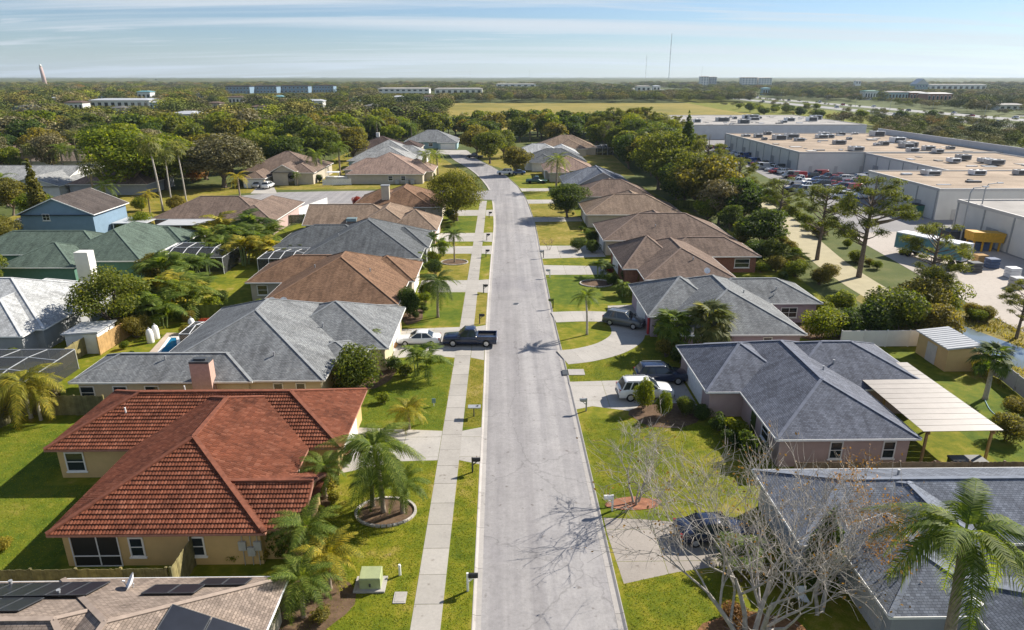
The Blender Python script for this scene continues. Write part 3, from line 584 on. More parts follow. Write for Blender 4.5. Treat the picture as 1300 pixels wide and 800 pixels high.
def window(house, side, c, plane, w=1.1, z0=.9, z1=2.2, frame='white_paint', bars=1):
    m = MB()
    for dc in (-w / 2, w / 2): m.box(*rect_on(side, c + dc, .09, z0, z1, plane, -.02, .07))
    for z in (z0, z1): m.box(*rect_on(side, c, w + .09, z - .045, z + .045, plane, -.02, .075))
    m.box(*rect_on(side, c, w, (z0 + z1) / 2 - .025, (z0 + z1) / 2 + .025, plane, 0, .06))
    for k in range(bars - 1): m.box(*rect_on(side, c - w / 2 + w * (k + 1) / bars, .05, z0, z1, plane, 0, .065))
    o = m.build('window', frame, house)
    MB().box(*rect_on(side, c, w - .03, z0 + .02, z1 - .02, plane, .004, .03)).build('pane', 'glass', o)
    MB().box(*rect_on(side, c, w + .24, z0 - .14, z0 - .05, plane, 0, .12)).build('sill', frame, o)
    return o
def garage(house, side, c, plane, w=4.9, h=2.15, mat='white_paint'):
    o = MB().box(*rect_on(side, c, w, .02, h, plane, .003, .03)).build('garage_door', mat, house)
    for r in range(4):
        for k in range(8):
            MB().box(*rect_on(side, c - w / 2 + (k + .5) * w / 8, w / 8 - .09, .07 + r * h / 4, (r + 1) * h / 4 - .03, plane, .03, .055)).build('panel', mat, o)
    MB().box(*rect_on(side, c, w + .3, h, h + .14, plane, .0, .06)).build('lintel', 'white_paint', house)
def door(house, side, c, plane, mat='wood_dark'):
    o = MB().box(*rect_on(side, c, .95, .05, 2.1, plane, .003, .06)).build('door', mat, house)
    MB().box(*rect_on(side, c + .36, .07, .98, 1.08, plane, .06, .12)).build('handle', 'galvanized', o)
HOUSES = []
def house(label, wings, roof='shingle_grey', wall='stucco_tan', trim='white_paint', cap=None, vents=(), tile=False, name='house', cat='house', far=False, wallz=0):
    x0 = min(w[0] for w in wings); x1 = max(w[1] for w in wings); y0 = min(w[2] for w in wings); y1 = max(w[3] for w in wings)
    t = thing(name, label, cat, ((x0 + x1) / 2, (y0 + y1) / 2, 0))
    HOUSES.append((x0, x1, y0, y1))
    for i, w in enumerate(wings):
        w = list(w[:7]) + [(w[7] if len(w) > 7 else 2.7) + i * .006, w[8] if len(w) > 8 else .45]
        g_ = wing_geo(w); m = MB(); e = g_['e']; M = g_['M']; th = .16
        for F in g_['faces']: m.face(F, face_uv(F)[0])
        c = g_['c']; m.face([(p[0], p[1], e - th) for p in reversed(c)])
        ro = m.build('roof', roof, t)
        if tile:
            for F in g_['faces']:
                tag(tiles(F).build('roof_tiles', 'roof_tile', ro), kind='stuff')
        fa = MB()
        def edge(p, q, dz=th): fa.face([(p[0], p[1], p[2] - dz), (q[0], q[1], q[2] - dz), q, p])
        edge(c[0], c[1]); edge(c[2], c[3])
        if g_['b'] == 'h': edge(c[1], c[2])
        else: edge(c[1], g_['B']); edge(g_['B'], c[2])
        if g_['a'] == 'h': edge(c[3], c[0])
        else: edge(c[3], g_['A']); edge(g_['A'], c[0])
        # gutter boards a little proud of the roof edge
        if not far:
            for p, q in ((c[0], c[1]), (c[2], c[3])) + (((c[1], c[2]),) if g_['b'] == 'h' else ((c[1], g_['B']), (g_['B'], c[2]))) + (((c[3], c[0]),) if g_['a'] == 'h' else ((c[3], g_['A']), (g_['A'], c[0]))):
                fa.bar((p[0], p[1], p[2] - .075), (q[0], q[1], q[2] - .075), .07, .15)
        fa.build('fascia', trim, ro)
        rc = MB()
        for A, B in g_['ridges']: rc.bar((A[0], A[1], A[2] + (.07 if tile else .015)), (B[0], B[1], B[2] + (.07 if tile else .015)), .3 if tile else .26, .12 if tile else .04)
        if rc.v: rc.build('ridge_cap', cap or roof.replace('shingle_', 'cap_'), ro)
        o = OV + i * .004; wm = MB(); wb = [w[0] + o, w[1] - o, w[2] + o, w[3] - o]
        wm.box(wb[0], wb[1], wb[2], wb[3], wallz, e - th + .003 * i)
        for s_, g1 in ((o, g_['a']), (g_['L'] - o, g_['b'])):
            if g1 == 'g':
                a1 = M(s_, o, -.14); b1 = M(s_, g_['W'] - o, -.14); pk = M(s_, g_['W'] / 2, g_['h'] - .05); fl = [a1, pk, b1] if s_ == o else [a1, b1, pk]
                wm.face(fl)
        wm.build('wall', wall, t)
    for px, py in vents:
        x, y, z = on_roof(wings, px, py)
        v = MB().tube([(x, y, z - .1), (x, y, z + .38)], .07, 8); v.tube([(x, y, z + .34), (x, y, z + .4)], .1, 8); v.build('vent_pipe', 'metal_grey', t)
    t['_w'] = 0; del t['_w']
    return t
def dish(t, x, y, z, az, r=.45, name='satellite_dish'):
    m = MB(); d = Vector((math.cos(az) * .85, math.sin(az) * .85, .52)).normalized(); u = Vector((-math.sin(az), math.cos(az), 0)); v = d.cross(u); c = Vector((x, y, z + .75))
    secs = []
    for k in range(5):
        rr = r * (k + .02) / 4; q = c + d * (.35 * rr * rr / r)
        secs.append([q + u * rr * math.cos(6.2832 * j / 16) + v * rr * math.sin(6.2832 * j / 16) for j in range(16)])
    m.loft(secs, False); o = m.build(name, 'white_metal', t, True)
    MB().tube([(x, y, z - .1), (x, y, z + .5), tuple(c - d * .06)], .035, 6).tube([tuple(c - v * r * .8), tuple(c + d * .42)], .02, 5).tube([tuple(c + d * .36), tuple(c + d * .5)], .05, 6).build('bracket', 'galvanized', o)
h, g_ = 'h', 'g'
# --- left row, nearest first
WL0 = [(-23.5, -11.5, 8, 30.1, 'y', h, h), (-44, -15, 19.5, 29.9, 'x', h, h)]
L0 = house('beige shingled house with solar panels in the bottom left corner', WL0, 'shingle_beige', 'stucco_beige', 'white_metal', vents=((15, 745), (76, 757)))
x, y, z = on_roof(WL0, 221, 727); dish(L0, -18.9, 28.6, z - .1, R(200), .5)
def solar(t, wings, corners, nx, ny):
    """panels standing off the roof plane; corners: origin, along, across (world)"""
    o, a, b = [Vector(c) for c in corners]; n = (a - o).cross(b - o).normalized(); n = n if n.z > 0 else -n; du, dv = (a - o) / nx, (b - o) / ny
    for i in range(nx):
        for j in range(ny):
            m = MB(); P = [o + du * (i + f) + dv * (j + k) for f, k in ((.02, .02), (.98, .02), (.98, .98), (.02, .98))]
            m.loft([[tuple(p + n * .07) for p in P], [tuple(p + n * .13) for p in P]]); s_ = m.build('solar_panel', 'solar', t)
            fr = MB()
            for k in range(4): fr.bar(tuple(P[k] + n * .125), tuple(P[(k + 1) % 4] + n * .125), .035, .03, tuple(n))
            fr.build('frame', 'metal_dark', s_)
def rp(wings, x, y): return (x, y, max(wz(w, x, y) for w in wings))
solar(L0, WL0, (rp(WL0, -29.5, 29.2), rp(WL0, -20.4, 29.2), rp(WL0, -29.5, 27.2)), 9, 1); solar(L0, WL0, (rp(WL0, -29.5, 27.1), rp(WL0, -22.3, 27.1), rp(WL0, -29.5, 25.4)), 7, 1)
solar(L0, WL0, (rp(WL0, -17.8, 28.6), rp(WL0, -15.2, 28.6), rp(WL0, -17.8, 27.3)), 2, 1); solar(L0, WL0, (rp(WL0, -15.6, 29.5), rp(WL0, -13.2, 29.5), rp(WL0, -15.6, 28.5)), 2, 1)
solar(L0, WL0, (rp(WL0, -15.6, 19.5), rp(WL0, -15.6, 26.0), rp(WL0, -12.1, 19.5)), 4, 2)
WL1 = [(-26.7, -14.0, 33.8, 52.2, 'y', h, h), (-21, -11.9, 34.25, 40.2, 'x', h, g_), (-32.9, -11.6, 43.5, 53.2, 'x', h, h)]
L1 = house('house with red clay tile roof and tan stucco walls', WL1, 'roof_tile', 'stucco_tan', 'chimney_brick', 'roof_tile_cap', tile=True)
yw = 33.8 + OV
window(L1, 'S', -21.9, yw, .8, .8, 2.1); window(L1, 'S', -18.3, yw, .8, .8, 2.1); window(L1, 'S', -31.2, 43.5 + OV + .008, 1.3, .7, 2.2)
scr = MB().box(-25.7, -23.0, yw - .03, yw - .004, .15, 2.45).build('porch_screen', 'black', L1)
fr = MB()
for xx in (-25.75, -24.2, -22.95): fr.box(xx - .03, xx + .03, yw - .075, yw - .035, .1, 2.5)
for zz_ in (.12, .85, 2.47): fr.box(-25.72, -22.98, yw - .07, yw - .034, zz_ - .03, zz_ + .03)
fr.build('screen_frame', 'white_metal', scr)
for xx, hh in ((-15.6, 1.5), (-14.7, 1.5), (-15.1, 1.1)):
    MB().box(xx - .22, xx + .22, yw - .16, yw - .004, hh - .3, hh + .3).tube([(xx, yw - .06, .1), (xx, yw - .06, 2.3)], .025, 6).build('electric_meter', 'galvanized', L1)
garage(L1, 'E', 48.2, -11.6 - OV - .008, 4.6)
for yy in (40.6, 41.3, 42.0): window(L1, 'E', yy, -14.0 - OV, .5, .5, 2.3)
for px, py in ((160, 525), (235, 497)):
    x, y, z = on_roof(WL1, px, py); MB().tube([(x, y, z - .1), (x, y, z + .5)], .06, 8).build('vent_pipe', 'white_paint', L1)
fl = MB(); fp = MB().tube([(-11.95, 45.4, 1.7), (-11.2, 45.2, 2.3)], .02, 5).build('flag_pole', 'white_paint', L1)
WL2 = [(-32.4, -15.7, 55.2, 75.5, 'y', h, h), (-38.0, -22, 55.0, 61.4, 'x', h, h), (-24, -11.2, 62.6, 75.2, 'x', h, h), (-19.5, -13.2, 59.5, 65.5, 'x', h, h, 2.55, .3)]
L2 = house('house with mid grey shingle roof and pink brick chimney', WL2, 'shingle_grey', 'stucco_cream', vents=((210, 457), (410, 415), (348, 452)))
for c_ in (-36.8, -33.9, -31.1): window(L2, 'S', c_, 55.0 + OV + .004, 1.2, .9, 2.1)
for c_ in (-24.6, -20.0, -18.0): window(L2, 'S', c_, 55.2 + OV, .8 if c_ > -24 else 1.7, .8, 2.2, bars=1 if c_ > -24 else 2)
garage(L2, 'E', 70.5, -11.2 - OV - .008, 5); window(L2, 'S', -13.6, 62.6 + OV + .008, 1.0)
cx_, cy_ = -26.2, 55.0
ch = MB().box(cx_ - .85, cx_ + .85, cy_ - .4, cy_ + .6, 0, 4.6).build('chimney', 'chimney_pink', L2); MB().box(cx_ - .85, cx_ + .85, cy_ - .45, cy_ + .65, 4.6, 4.78).box(cx_ - .5, cx_ + .5, cy_ - .15, cy_ + .35, 4.78, 4.95).build('chimney_cap', 'metal_dark', ch)
WL3 = [(-28.6, -12.2, 76.4, 95.6, 'y', h, h), (-33.4, -18, 85.6, 96, 'x', h, h), (-20, -11.4, 86, 95.8, 'x', h, h)]
L3 = house('house with warm brown shingle roof beyond the grey roofed one', WL3, 'shingle_brown', 'stucco_beige', vents=((470, 345), (400, 340)))
dish(L3, -27.0, 76.6, 2.3, R(-100), .5); dish(L3, -25.6, 76.6, 2.3, R(-100), .5)
window(L3, 'S', -31.4, 85.6 + OV + .004, 1.3); garage(L3, 'E', 91, -11.4 - OV - .008, 5); window(L3, 'S', -16.0, 76.4 + OV, 1.2)
WL4 = [(-30.0, -12.0, 97.8, 117, 'y', h, h), (-36, -20, 105, 116, 'x', h, h), (-20, -11.4, 104.5, 114.6, 'x', h, h)]
L4 = house('house with charcoal shingle roof and a small screened pool', WL4, 'shingle_dark', 'stucco_grey', vents=((430, 300),))
garage(L4, 'E', 109.5, -11.4 - OV - .008, 5)
WL5 = [(-27, -15.2, 118.3, 136, 'y', h, h), (-36, -18, 122, 134, 'x', g_, h), (-20, -11.2, 117.4, 129, 'x', h, h)]
L5 = house('tan brown roofed house with skylight behind the charcoal roof', WL5, 'shingle_tan', 'stucco_pink', vents=((440, 284),))
sx, sy, sz = on_roof(WL5, 447, 278); MB().box(sx - .9, sx + .9, sy - .9, sy + .9, sz - .3, sz + .22).build('skylight', 'skylight', L5); garage(L5, 'E', 123, -11.2 - OV - .008, 5)
WL6 = [(-27.5, -14, 139.6, 158, 'y', h, h), (-22, -11.8, 139.8, 150, 'x', h, h), (-31, -20, 144, 155, 'x', h, h)]
L6 = house('brown roofed corner house with pale chimney beside the side street', WL6, 'shingle_brown', 'stucco_beige')
cx_, cy_ = G(490, 252, 4); ch = MB().box(cx_ - .8, cx_ + .8, cy_ - .6, cy_ + .6, 2, 6.6).build('chimney', 'stucco_beige', L6); MB().box(cx_ - .9, cx_ + .9, cy_ - .7, cy_ + .7, 6.6, 6.8).build('chimney_cap', 'metal_grey', ch)
WL7 = [(-42.6, -21.2, 189.5, 211, 'y', h, h), (-45.5, -30, 199, 211, 'x', h, h), (-30, -19, 195, 208, 'x', h, h)]
L7 = house('pinkish tan roofed house across the side street', WL7, 'shingle_pinktan', 'stucco_beige')
for c_ in (-30.5, -27.0): window(L7, 'S', c_, 189.5 + OV, 1.2)
for c_ in (-28.6, -26.0, -24.4): MB().box(c_ - .5, c_ + .5, 188.9, 189.7, .1, 1.2).build('air_conditioner', 'metal_grey', L7)
house('pale grey roofed house behind the pinkish tan roof', [(-46, -26, 214, 233, 'y', h, h), (-49, -30, 221, 232, 'x', h, h)], 'shingle_lightgrey', 'wall_aqua', far=True)
house('light grey roofed house third from the side street corner', [(-49, -29, 236, 254, 'y', h, h), (-40, -25, 238, 250, 'x', h, h)], 'shingle_lightgrey', 'stucco_white', far=True)
hh = house('dark maroon roofed house at the edge of the wood', [(-55, -36, 258, 276, 'x', h, h), (-40, -30, 262, 275, 'y', h, h)], 'shingle_darkbrown', 'stucco_beige', far=True)
MB().box(-47.2, -46.0, 266, 267, 4, 8).build('chimney', 'stucco_white', hh)
hh = house('grey hip roofed house with aqua walls at the street end', [(-40, -18, 287.5, 306, 'x', h, h), (-26, -17.5, 283.5, 296, 'y', h, h)], 'shingle_grey', 'wall_aqua')
garage(hh, 'S', -21.6, 283.5 + OV + .004, 6); window(hh, 'S', -33, 287.5 + OV, 2); window(hh, 'S', -29, 287.5 + OV, 1.6)
# --- right row, nearest first
WR0 = [(17.0, 40, 32.2, 40.2, 'x', h, h), (20.5, 29, 29.0, 39.8, 'y', h, h, 2.66), (19.2, 25.4, 26.8, 33.4, 'y', h, g_, 2.62), (30, 44, 22, 39.5, 'y', h, h), (23.5, 34, 17, 29.5, 'y', h, h)]
R0_ = house('house with blue grey shingle roof behind the bare trees', WR0, 'shingle_bluegrey', 'stucco_grey', vents=((1043, 668), (1140, 603)))
garage(R0_, 'W', 30.2, 19.2 + OV + .008, 4.4, mat='trim_grey'); window(R0_, 'S', 18.6, 32.2 + OV, 1.4)
x, y, z = on_roof(WR0, 1238, 768); MB().tube([(x, y, z - .1), (x, y, z + .25)], .2, 10).tube([(x, y, z + .2), (x, y, z + .36)], [.33, .1], 10).build('roof_vent', 'white_paint', R0_)
WR1 = [(20.2, 31.0, 44.2, 63.4, 'y', h, h), (17.3, 26, 52.3, 62.9, 'x', h, h), (24, 37.2, 52.6, 63.1, 'x', h, h)]
R1_ = house('house with slate grey shingle roof and a pergola behind', WR1, 'shingle_slate', 'stucco_pink', vents=((1045, 470), (1058, 462)))
for c_ in (25.0, 29.0): window(R1_, 'S', c_, 44.2 + OV, .9, .8, 2.2)
garage(R1_, 'W', 57.4, 17.3 + OV + .004, 5); door(R1_, 'W', 50.0, 20.2 + OV); window(R1_, 'W', 47.4, 20.2 + OV, 1.4)
WR2 = [(18.6, 31.7, 65.8, 84.6, 'y', h, h), (16.3, 26, 71.6, 84.2, 'x', h, h), (24, 37.9, 76, 84.4, 'x', h, h)]
R2_ = house('house with grey shingle roof and lavender walls', WR2, 'shingle_grey', 'stucco_lavender', vents=((944, 372), (982, 376), (985, 368)))
window(R2_, 'S', 34.2, 76 + OV + .008, 1.9, .8, 2.0, bars=2); window(R2_, 'S', 23.3, 65.8 + OV, .9); window(R2_, 'S', 27.8, 65.8 + OV, .9); garage(R2_, 'W', 78, 16.3 + OV + .004, 5)
MB().box(*rect_on('W', 72.8, .5, .2, 2.2, 16.3 + OV, .1, .25)).build('red_banner', 'cloth_red', R2_)
WR3 = [(18.8, 31.2, 86.2, 105, 'y', h, h), (16.8, 26, 91.5, 105.6, 'x', h, h), (24, 38.6, 98.2, 107, 'x', h, h)]
R3_ = house('house with grey brown roof and brick walls behind lavender house', WR3, 'shingle_greybrown', 'brick_wall', vents=((880, 330),))
dish(R3_, 27.2, 87.0, 2.9, R(-100), .4); window(R3_, 'S', 36, 98.2 + OV + .008, 2.2); garage(R3_, 'W', 100.5, 16.8 + OV + .004, 5)
R4_ = house('wide grey brown roofed house with a dark roof patch', [(16.6, 38.5, 109, 123, 'x', h, h), (22, 33, 109.2, 128, 'y', h, h)], 'shingle_greybrown', 'stucco_beige', vents=((832, 288),)); garage(R4_, 'W', 114.5, 16.6 + OV, 5)
R5_ = house('tan roofed house in the middle of the right row', [(16.3, 35.5, 131, 144, 'x', h, h), (21, 33, 134, 150, 'y', h, h)], 'shingle_tan', 'stucco_beige'); garage(R5_, 'W', 138, 16.3 + OV, 5)
house('mauve brown roofed house beyond the tan roof', [(17, 34, 152, 165, 'x', h, h), (20, 31, 154, 169, 'y', h, h)], 'shingle_greybrown', 'stucco_grey', far=True)
house('grey roofed house with a gabled blue grey front wall', [(15.5, 32.5, 172, 186, 'x', h, h), (19, 31, 170, 190, 'y', g_, h, 2.7, .5)], 'shingle_bluegrey', 'stucco_grey', far=True)
R8_ = house('pink tan roofed house where the street bends left', [(12, 27, 197, 212, 'x', h, h), (13, 19, 192, 206, 'y', h, h)], 'shingle_pinktan', 'stucco_beige', far=True); garage(R8_, 'W', 200, 12 + OV, 4.8)
house('dark grey roofed house beyond the pink tan roof', [(7, 27, 218, 233, 'x', h, h), (9, 18, 215, 230, 'y', h, h)], 'shingle_dark', 'stucco_white', far=True)
house('white roofed house at the far end of the right row', [(4, 22, 238, 252, 'x', h, h), (16, 27, 240, 256, 'y', h, h)], 'shingle_white', 'stucco_white', far=True)
house('tan roofed house against the wood at the right row end', [(14, 36, 262, 280, 'x', h, h), (20, 32, 258, 284, 'y', h, h)], 'shingle_tan', 'stucco_beige', far=True)
# --- second row on the left
A_ = house('brown roofed house with tall arched entrance on the side street', [(-72, -51, 192, 212, 'x', h, h, 3.2), (-60, -51, 189, 203, 'y', h, h, 3.2), (-69, -62.5, 183, 196, 'y', h, h, 2.5), (-62.5, -55.5, 187.5, 200, 'y', g_, h, 3.6, .55)], 'shingle_greybrown', 'stucco_beige')
arc = MB().box(-57.9, -56.2, 187.9, 187.98, 0, 2.6).tube([(-57.05, 187.9, 2.6), (-57.05, 187.98, 2.6)], .85, 20).build('arched_door', 'glass', A_); garage(A_, 'S', -65.8, 183 + OV + .008, 5, 2.0)
B_ = house('long brown roofed house with a white patio cover', [(-66, -44.5, 128, 142, 'x', h, h), (-52, -42, 125.2, 146, 'y', h, h)], 'shingle_greybrown', 'stucco_pink')
MB().box(-62.6, -53.8, 122.8, 131.4, 2.5, 2.62).build('patio_cover', 'metal_roof_white', B_)
for xx in (-62.3, -58.2, -54.1): MB().box(xx - .06, xx + .06, 122.9, 123.02, 0, 2.5).build('post', 'white_paint', B_)
C_ = house('two storey blue house with brown gable roof', [(-84.5, -71, 119, 131, 'y', g_, g_, 5.3, .42), (-90, -83, 122, 130, 'y', g_, g_, 2.6, .4)], 'shingle_umber', 'siding_blue')
window(C_, 'S', -79.6, 119 + OV, 1.2, 4.2, 5.3, bars=2)
MB().box(-71.2, -65.0, 124, 130, 2.6, 2.75).build('patio_cover', 'metal_roof_white', C_)
for xx in (-70.9, -65.2): MB().box(xx - .06, xx + .06, 124.1, 124.22, 0, 2.6).build('post', 'white_paint', C_)
D_ = house('house with green shingle roof and green walls', [(-66.5, -52.3, 97, 117, 'y', h, h), (-82, -60, 101, 112, 'x', h, h), (-71, -60, 93.5, 104, 'x', h, h), (-60, -51.2, 108.5, 116.5, 'x', h, h)], 'shingle_green', 'siding_green')
MB().box(-59.5, -57.6, 93.2, 94.8, 0, 4.9).build('chimney', 'stucco_white', D_)
E_ = house('house with white roof on the left edge', [(-66, -48.6, 68.6, 84, 'x', h, h), (-60, -49.5, 66.5, 85, 'y', h, h)], 'shingle_white', 'stucco_grey'); 
house('long low pale grey roofed house far left', [(-145, -111, 176, 196, 'x', g_, g_, 2.7, .3), (-122, -108, 169.5, 190, 'y', g_, g_, 2.7, .3)], 'shingle_lightgrey', 'stucco_white', far=True)
house('cream tan roofed house among trees far left', [(-178, -160, 248, 262, 'x', h, h), (-168, -158, 250, 268, 'y', h, h)], 'shingle_pinktan', 'stucco_pink', far=True)
house('beige roofed house under the big bright green tree', [(-108, -88, 172, 188, 'x', h, h)], 'shingle_pinktan', 'stucco_grey', far=True)
house('beige roofed house beyond the palms at far left', [(-150, -128, 222, 238, 'x', h, h)], 'shingle_beige', 'stucco_white', far=True)
# ------------------------------------------------------------------ vegetation
def quads_mesh(name, V, mats, mi=None, extra=None):
    """V: (n,4,3) leaf quads; extra: an MB with twigs joined in"""
    me = bpy.data.meshes.new(name); n = len(V)
    me.vertices.add(n * 4); me.vertices.foreach_set('co', V.astype(np.float32).ravel()); me.loops.add(n * 4); me.loops.foreach_set('vertex_index', np.arange(n * 4, dtype=np.int32))
    me.polygons.add(n); me.polygons.foreach_set('loop_start', np.arange(0, n * 4, 4, dtype=np.int32))
    for m in ([mats] if isinstance(mats, str) else mats): me.materials.append(MATS[m])
    if mi is not None: me.polygons.foreach_set('material_index', mi.astype(np.int32))
    me.update(calc_edges=True); return me
def leaf_quads(rs, P, Nn, size, asp=.55):
    n = len(P); r = rs.normal(size=(n, 3)); u = np.cross(Nn, r); u /= np.linalg.norm(u, axis=1)[:, None] + 1e-9
    v = np.cross(Nn, u); v /= np.linalg.norm(v, axis=1)[:, None] + 1e-9
    s = (size * rs.uniform(.6, 1.35, n))[:, None]; bend = Nn / (np.linalg.norm(Nn, axis=1)[:, None] + 1e-9) * s * .18
    return np.stack([P - v * s - bend, P + u * s * asp, P + v * s - bend, P - u * s * asp], 1)
def blob_leaves(rs, blobs, n, size, asp=.55, inner=.2, up=.25):
    C = np.array([b[0] for b in blobs]); Rr = np.array([b[1] for b in blobs], float)
    vol = Rr.prod(1) ** .67; k = rs.choice(len(blobs), n, p=vol / vol.sum()); d = rs.normal(size=(n, 3)); d[:, 2] += up; d /= np.linalg.norm(d, axis=1)[:, None]
    r = 1 - np.abs(rs.normal(0, inner, n)); r = np.clip(r, .1, 1.12); P = C[k] + d * Rr[k] * r[:, None]
    return leaf_quads(rs, P, d * .8 + rs.normal(size=(n, 3)) * .55 + [0, 0, .25], size, asp)
def limbs(mb, rs, base, tips, r0, n=6):
    for t in tips:
        b = Vector(base); t = Vector(t); mid = b.lerp(t, .5) + Vector((rs.uniform(-.3, .3), rs.uniform(-.3, .3), rs.uniform(-.1, .3))) * (t - b).length * .3
        mb.tube([b, b.lerp(mid, .6), mid, mid.lerp(t, .6), t], [r0, r0 * .8, r0 * .62, r0 * .4, r0 * .15], n, False)
def broadleaf(seed, H, Rd, nleaf, size, nb=26, trunk=.2, mat='leaf_oak', bark='bark', flat=.8, inner=.2, asp=.55, nl=9):
    rs = np.random.RandomState(seed); zc = H * (trunk + (1 - trunk) * .5); hz = H * (1 - trunk) * .5
    blobs = []
    for i in range(nb):
        d = rs.normal(size=3); d[2] += .15; d /= np.linalg.norm(d); r = rs.uniform(.35, .95) ** .6
        c = np.array([d[0] * Rd * r * .8, d[1] * Rd * r * .8, zc + d[2] * hz * r * .8]); s = Rd * rs.uniform(.26, .46)
        blobs.append((c, (s * rs.uniform(.85, 1.3), s * rs.uniform(.85, 1.3), s * flat * rs.uniform(.7, 1))))
    crown = quads_mesh('crown', blob_leaves(rs, blobs, nleaf, size, asp, inner), mat)
    mb = MB(); r0 = .022 * H + .05; fork = (rs.uniform(-.2, .2), rs.uniform(-.2, .2), H * trunk * .8)
    mb.tube([(0, 0, -.1), (0, 0, .15), (fork[0] * .5, fork[1] * .5, fork[2] * .5), fork], [r0 * 1.7, r0 * 1.15, r0, r0 * .85], 8, False)
    limbs(mb, rs, fork, [b[0] for b in blobs[:nl]], r0 * .6)
    return dict(parts=[('trunk', mb.mesh('trunk', bark, True)), ('crown', crown)], H=H)
def pine(seed, H, nleaf, size, mat='leaf_pine'):
    rs = np.random.RandomState(seed); blobs = []; tips = []
    for i in range(44):
        t = rs.uniform(.4, 1); rr = H * .30 * math.sin(math.pi * min(1, .12 + (1 - t) * 1.15)) + .25; a = rs.uniform(0, 6.28); c = np.array([math.cos(a) * rr * rs.uniform(.5, 1.1), math.sin(a) * rr * rs.uniform(.5, 1.1), H * (t * .94)]); s = H * rs.uniform(.035, .065)
        blobs.append((c, (s * 1.5, s * 1.5, s * .8))); tips.append(c)
    crown = quads_mesh('crown', blob_leaves(rs, blobs, nleaf, size, .13, .5, .3), mat); mb = MB(); r0 = .014 * H + .06; lean = rs.uniform(-.25, .25, 2)
    ax = [(lean[0] * k * k, lean[1] * k * k, H * .96 * k) for k in (0, .25, .5, .75, 1)]; mb.tube([(0, 0, -.1)] + ax[1:], [r0 * 1.3, r0, r0 * .8, r0 * .5, r0 * .12], 8, False)
    for c in tips:
        k = max(.3, c[2] / H - .1); b = (lean[0] * k * k, lean[1] * k * k, H * k * .96); mb.tube([b, ((b[0] + c[0]) / 2, (b[1] + c[1]) / 2, (b[2] + c[2]) / 2 - .1), tuple(c)], [r0 * .35, r0 * .22, r0 * .08], 5, False)
    return dict(parts=[('trunk', mb.mesh('trunk', 'bark', True)), ('crown', crown)], H=H)
def column(seed, H, Rd, nleaf, size, mat='leaf_dark', tiers=0):
    rs = np.random.RandomState(seed); blobs = []
    if tiers:
        for i in range(tiers):
            t = i / (tiers - 1); rr = Rd * (1 - t) ** .7 + .25
            for k in range(6): a = k * 1.047 + i * .5; blobs.append((np.array([math.cos(a) * rr * .6, math.sin(a) * rr * .6, H * (.12 + .86 * t)]), (rr * .5, rr * .5, H / tiers * .3)))
    else:
        for i in range(14): t = i / 13; rr = Rd * math.sin(math.pi * min(.97, t * .82 + .16)); blobs.append((np.array([rs.uniform(-.15, .15), rs.uniform(-.15, .15), H * (.08 + .9 * t)]), (rr, rr, H * .07)))
    mb = MB().tube([(0, 0, -.1), (0, 0, H * .5), (0, 0, H * .97)], [.03 * H * .5 + .06, .012 * H + .03, .02], 7, False)
    return dict(parts=[('trunk', mb.mesh('trunk', 'bark', True)), ('crown', quads_mesh('crown', blob_leaves(rs, blobs, nleaf, size, .4, .25), mat))], H=H)
def shrub(seed, H, Rd, nleaf, size, mat='leaf_bright', nb=9):
    rs = np.random.RandomState(seed); blobs = []
    for i in range(nb):
        a = rs.uniform(0, 6.28); r = Rd * rs.uniform(0, .62); s = Rd * rs.uniform(.35, .55); blobs.append((np.array([math.cos(a) * r, math.sin(a) * r, H * rs.uniform(.35, .72)]), (s, s, H * rs.uniform(.22, .34))))
    mb = MB()
    for b in blobs[:6]: mb.tube([(b[0][0] * .2, b[0][1] * .2, -.05), tuple(b[0])], [.045, .015], 5, False)
    return dict(parts=[('stem', mb.mesh('stem', 'bark')), ('foliage', quads_mesh('foliage', blob_leaves(rs, blobs, nleaf, size, .55, .22), mat))], H=H)
def frond_quads(rs, L, rise, droop, nl, ll, lw, hang=.5, spread=1.0):
    """pinnate frond along +x, arching; leaflets both sides"""
    S = np.linspace(.16, 1, nl); sp = lambda s: np.stack([L * (s - .16 * droop * s ** 2), np.zeros_like(s), L * (rise * s - droop * s ** 2.2)], -1)
    c = sp(S); d = sp(S + .01) - sp(S - .01); d /= np.linalg.norm(d, axis=1)[:, None]; Q = []
    env = np.sin(np.pi * np.clip(S * .86 + .1, 0, 1)) ** .7
    for sgn in (-1, 1):
        l = ll * env * rs.uniform(.85, 1.15, nl); dirs = d * .55 + np.array([0, sgn * spread, 0]) + np.c_[np.zeros(nl), np.zeros(nl), rs.uniform(-.1, .25, nl)]
        dirs /= np.linalg.norm(dirs, axis=1)[:, None]; tip = c + dirs * l[:, None]; tip[:, 2] -= hang * l * rs.uniform(.6, 1.2, nl); mid = c + dirs * l[:, None] * .5; mid[:, 2] -= hang * l * .12
        w = d * lw
        Q.append(np.stack([c - w * .5, c + w * .5, mid + w * .6, mid - w * .6], 1)); Q.append(np.stack([mid - w * .6, mid + w * .6, tip + w * .12, tip - w * .12], 1))
    R_ = np.linspace(0, 1, 7); a = sp(R_); wv = np.array([0, .03, 0]); sp_q = np.stack([a[:-1] - wv, a[1:] - wv * .7, a[1:] + wv * .7, a[:-1] + wv], 1)
    return np.concatenate(Q + [sp_q])
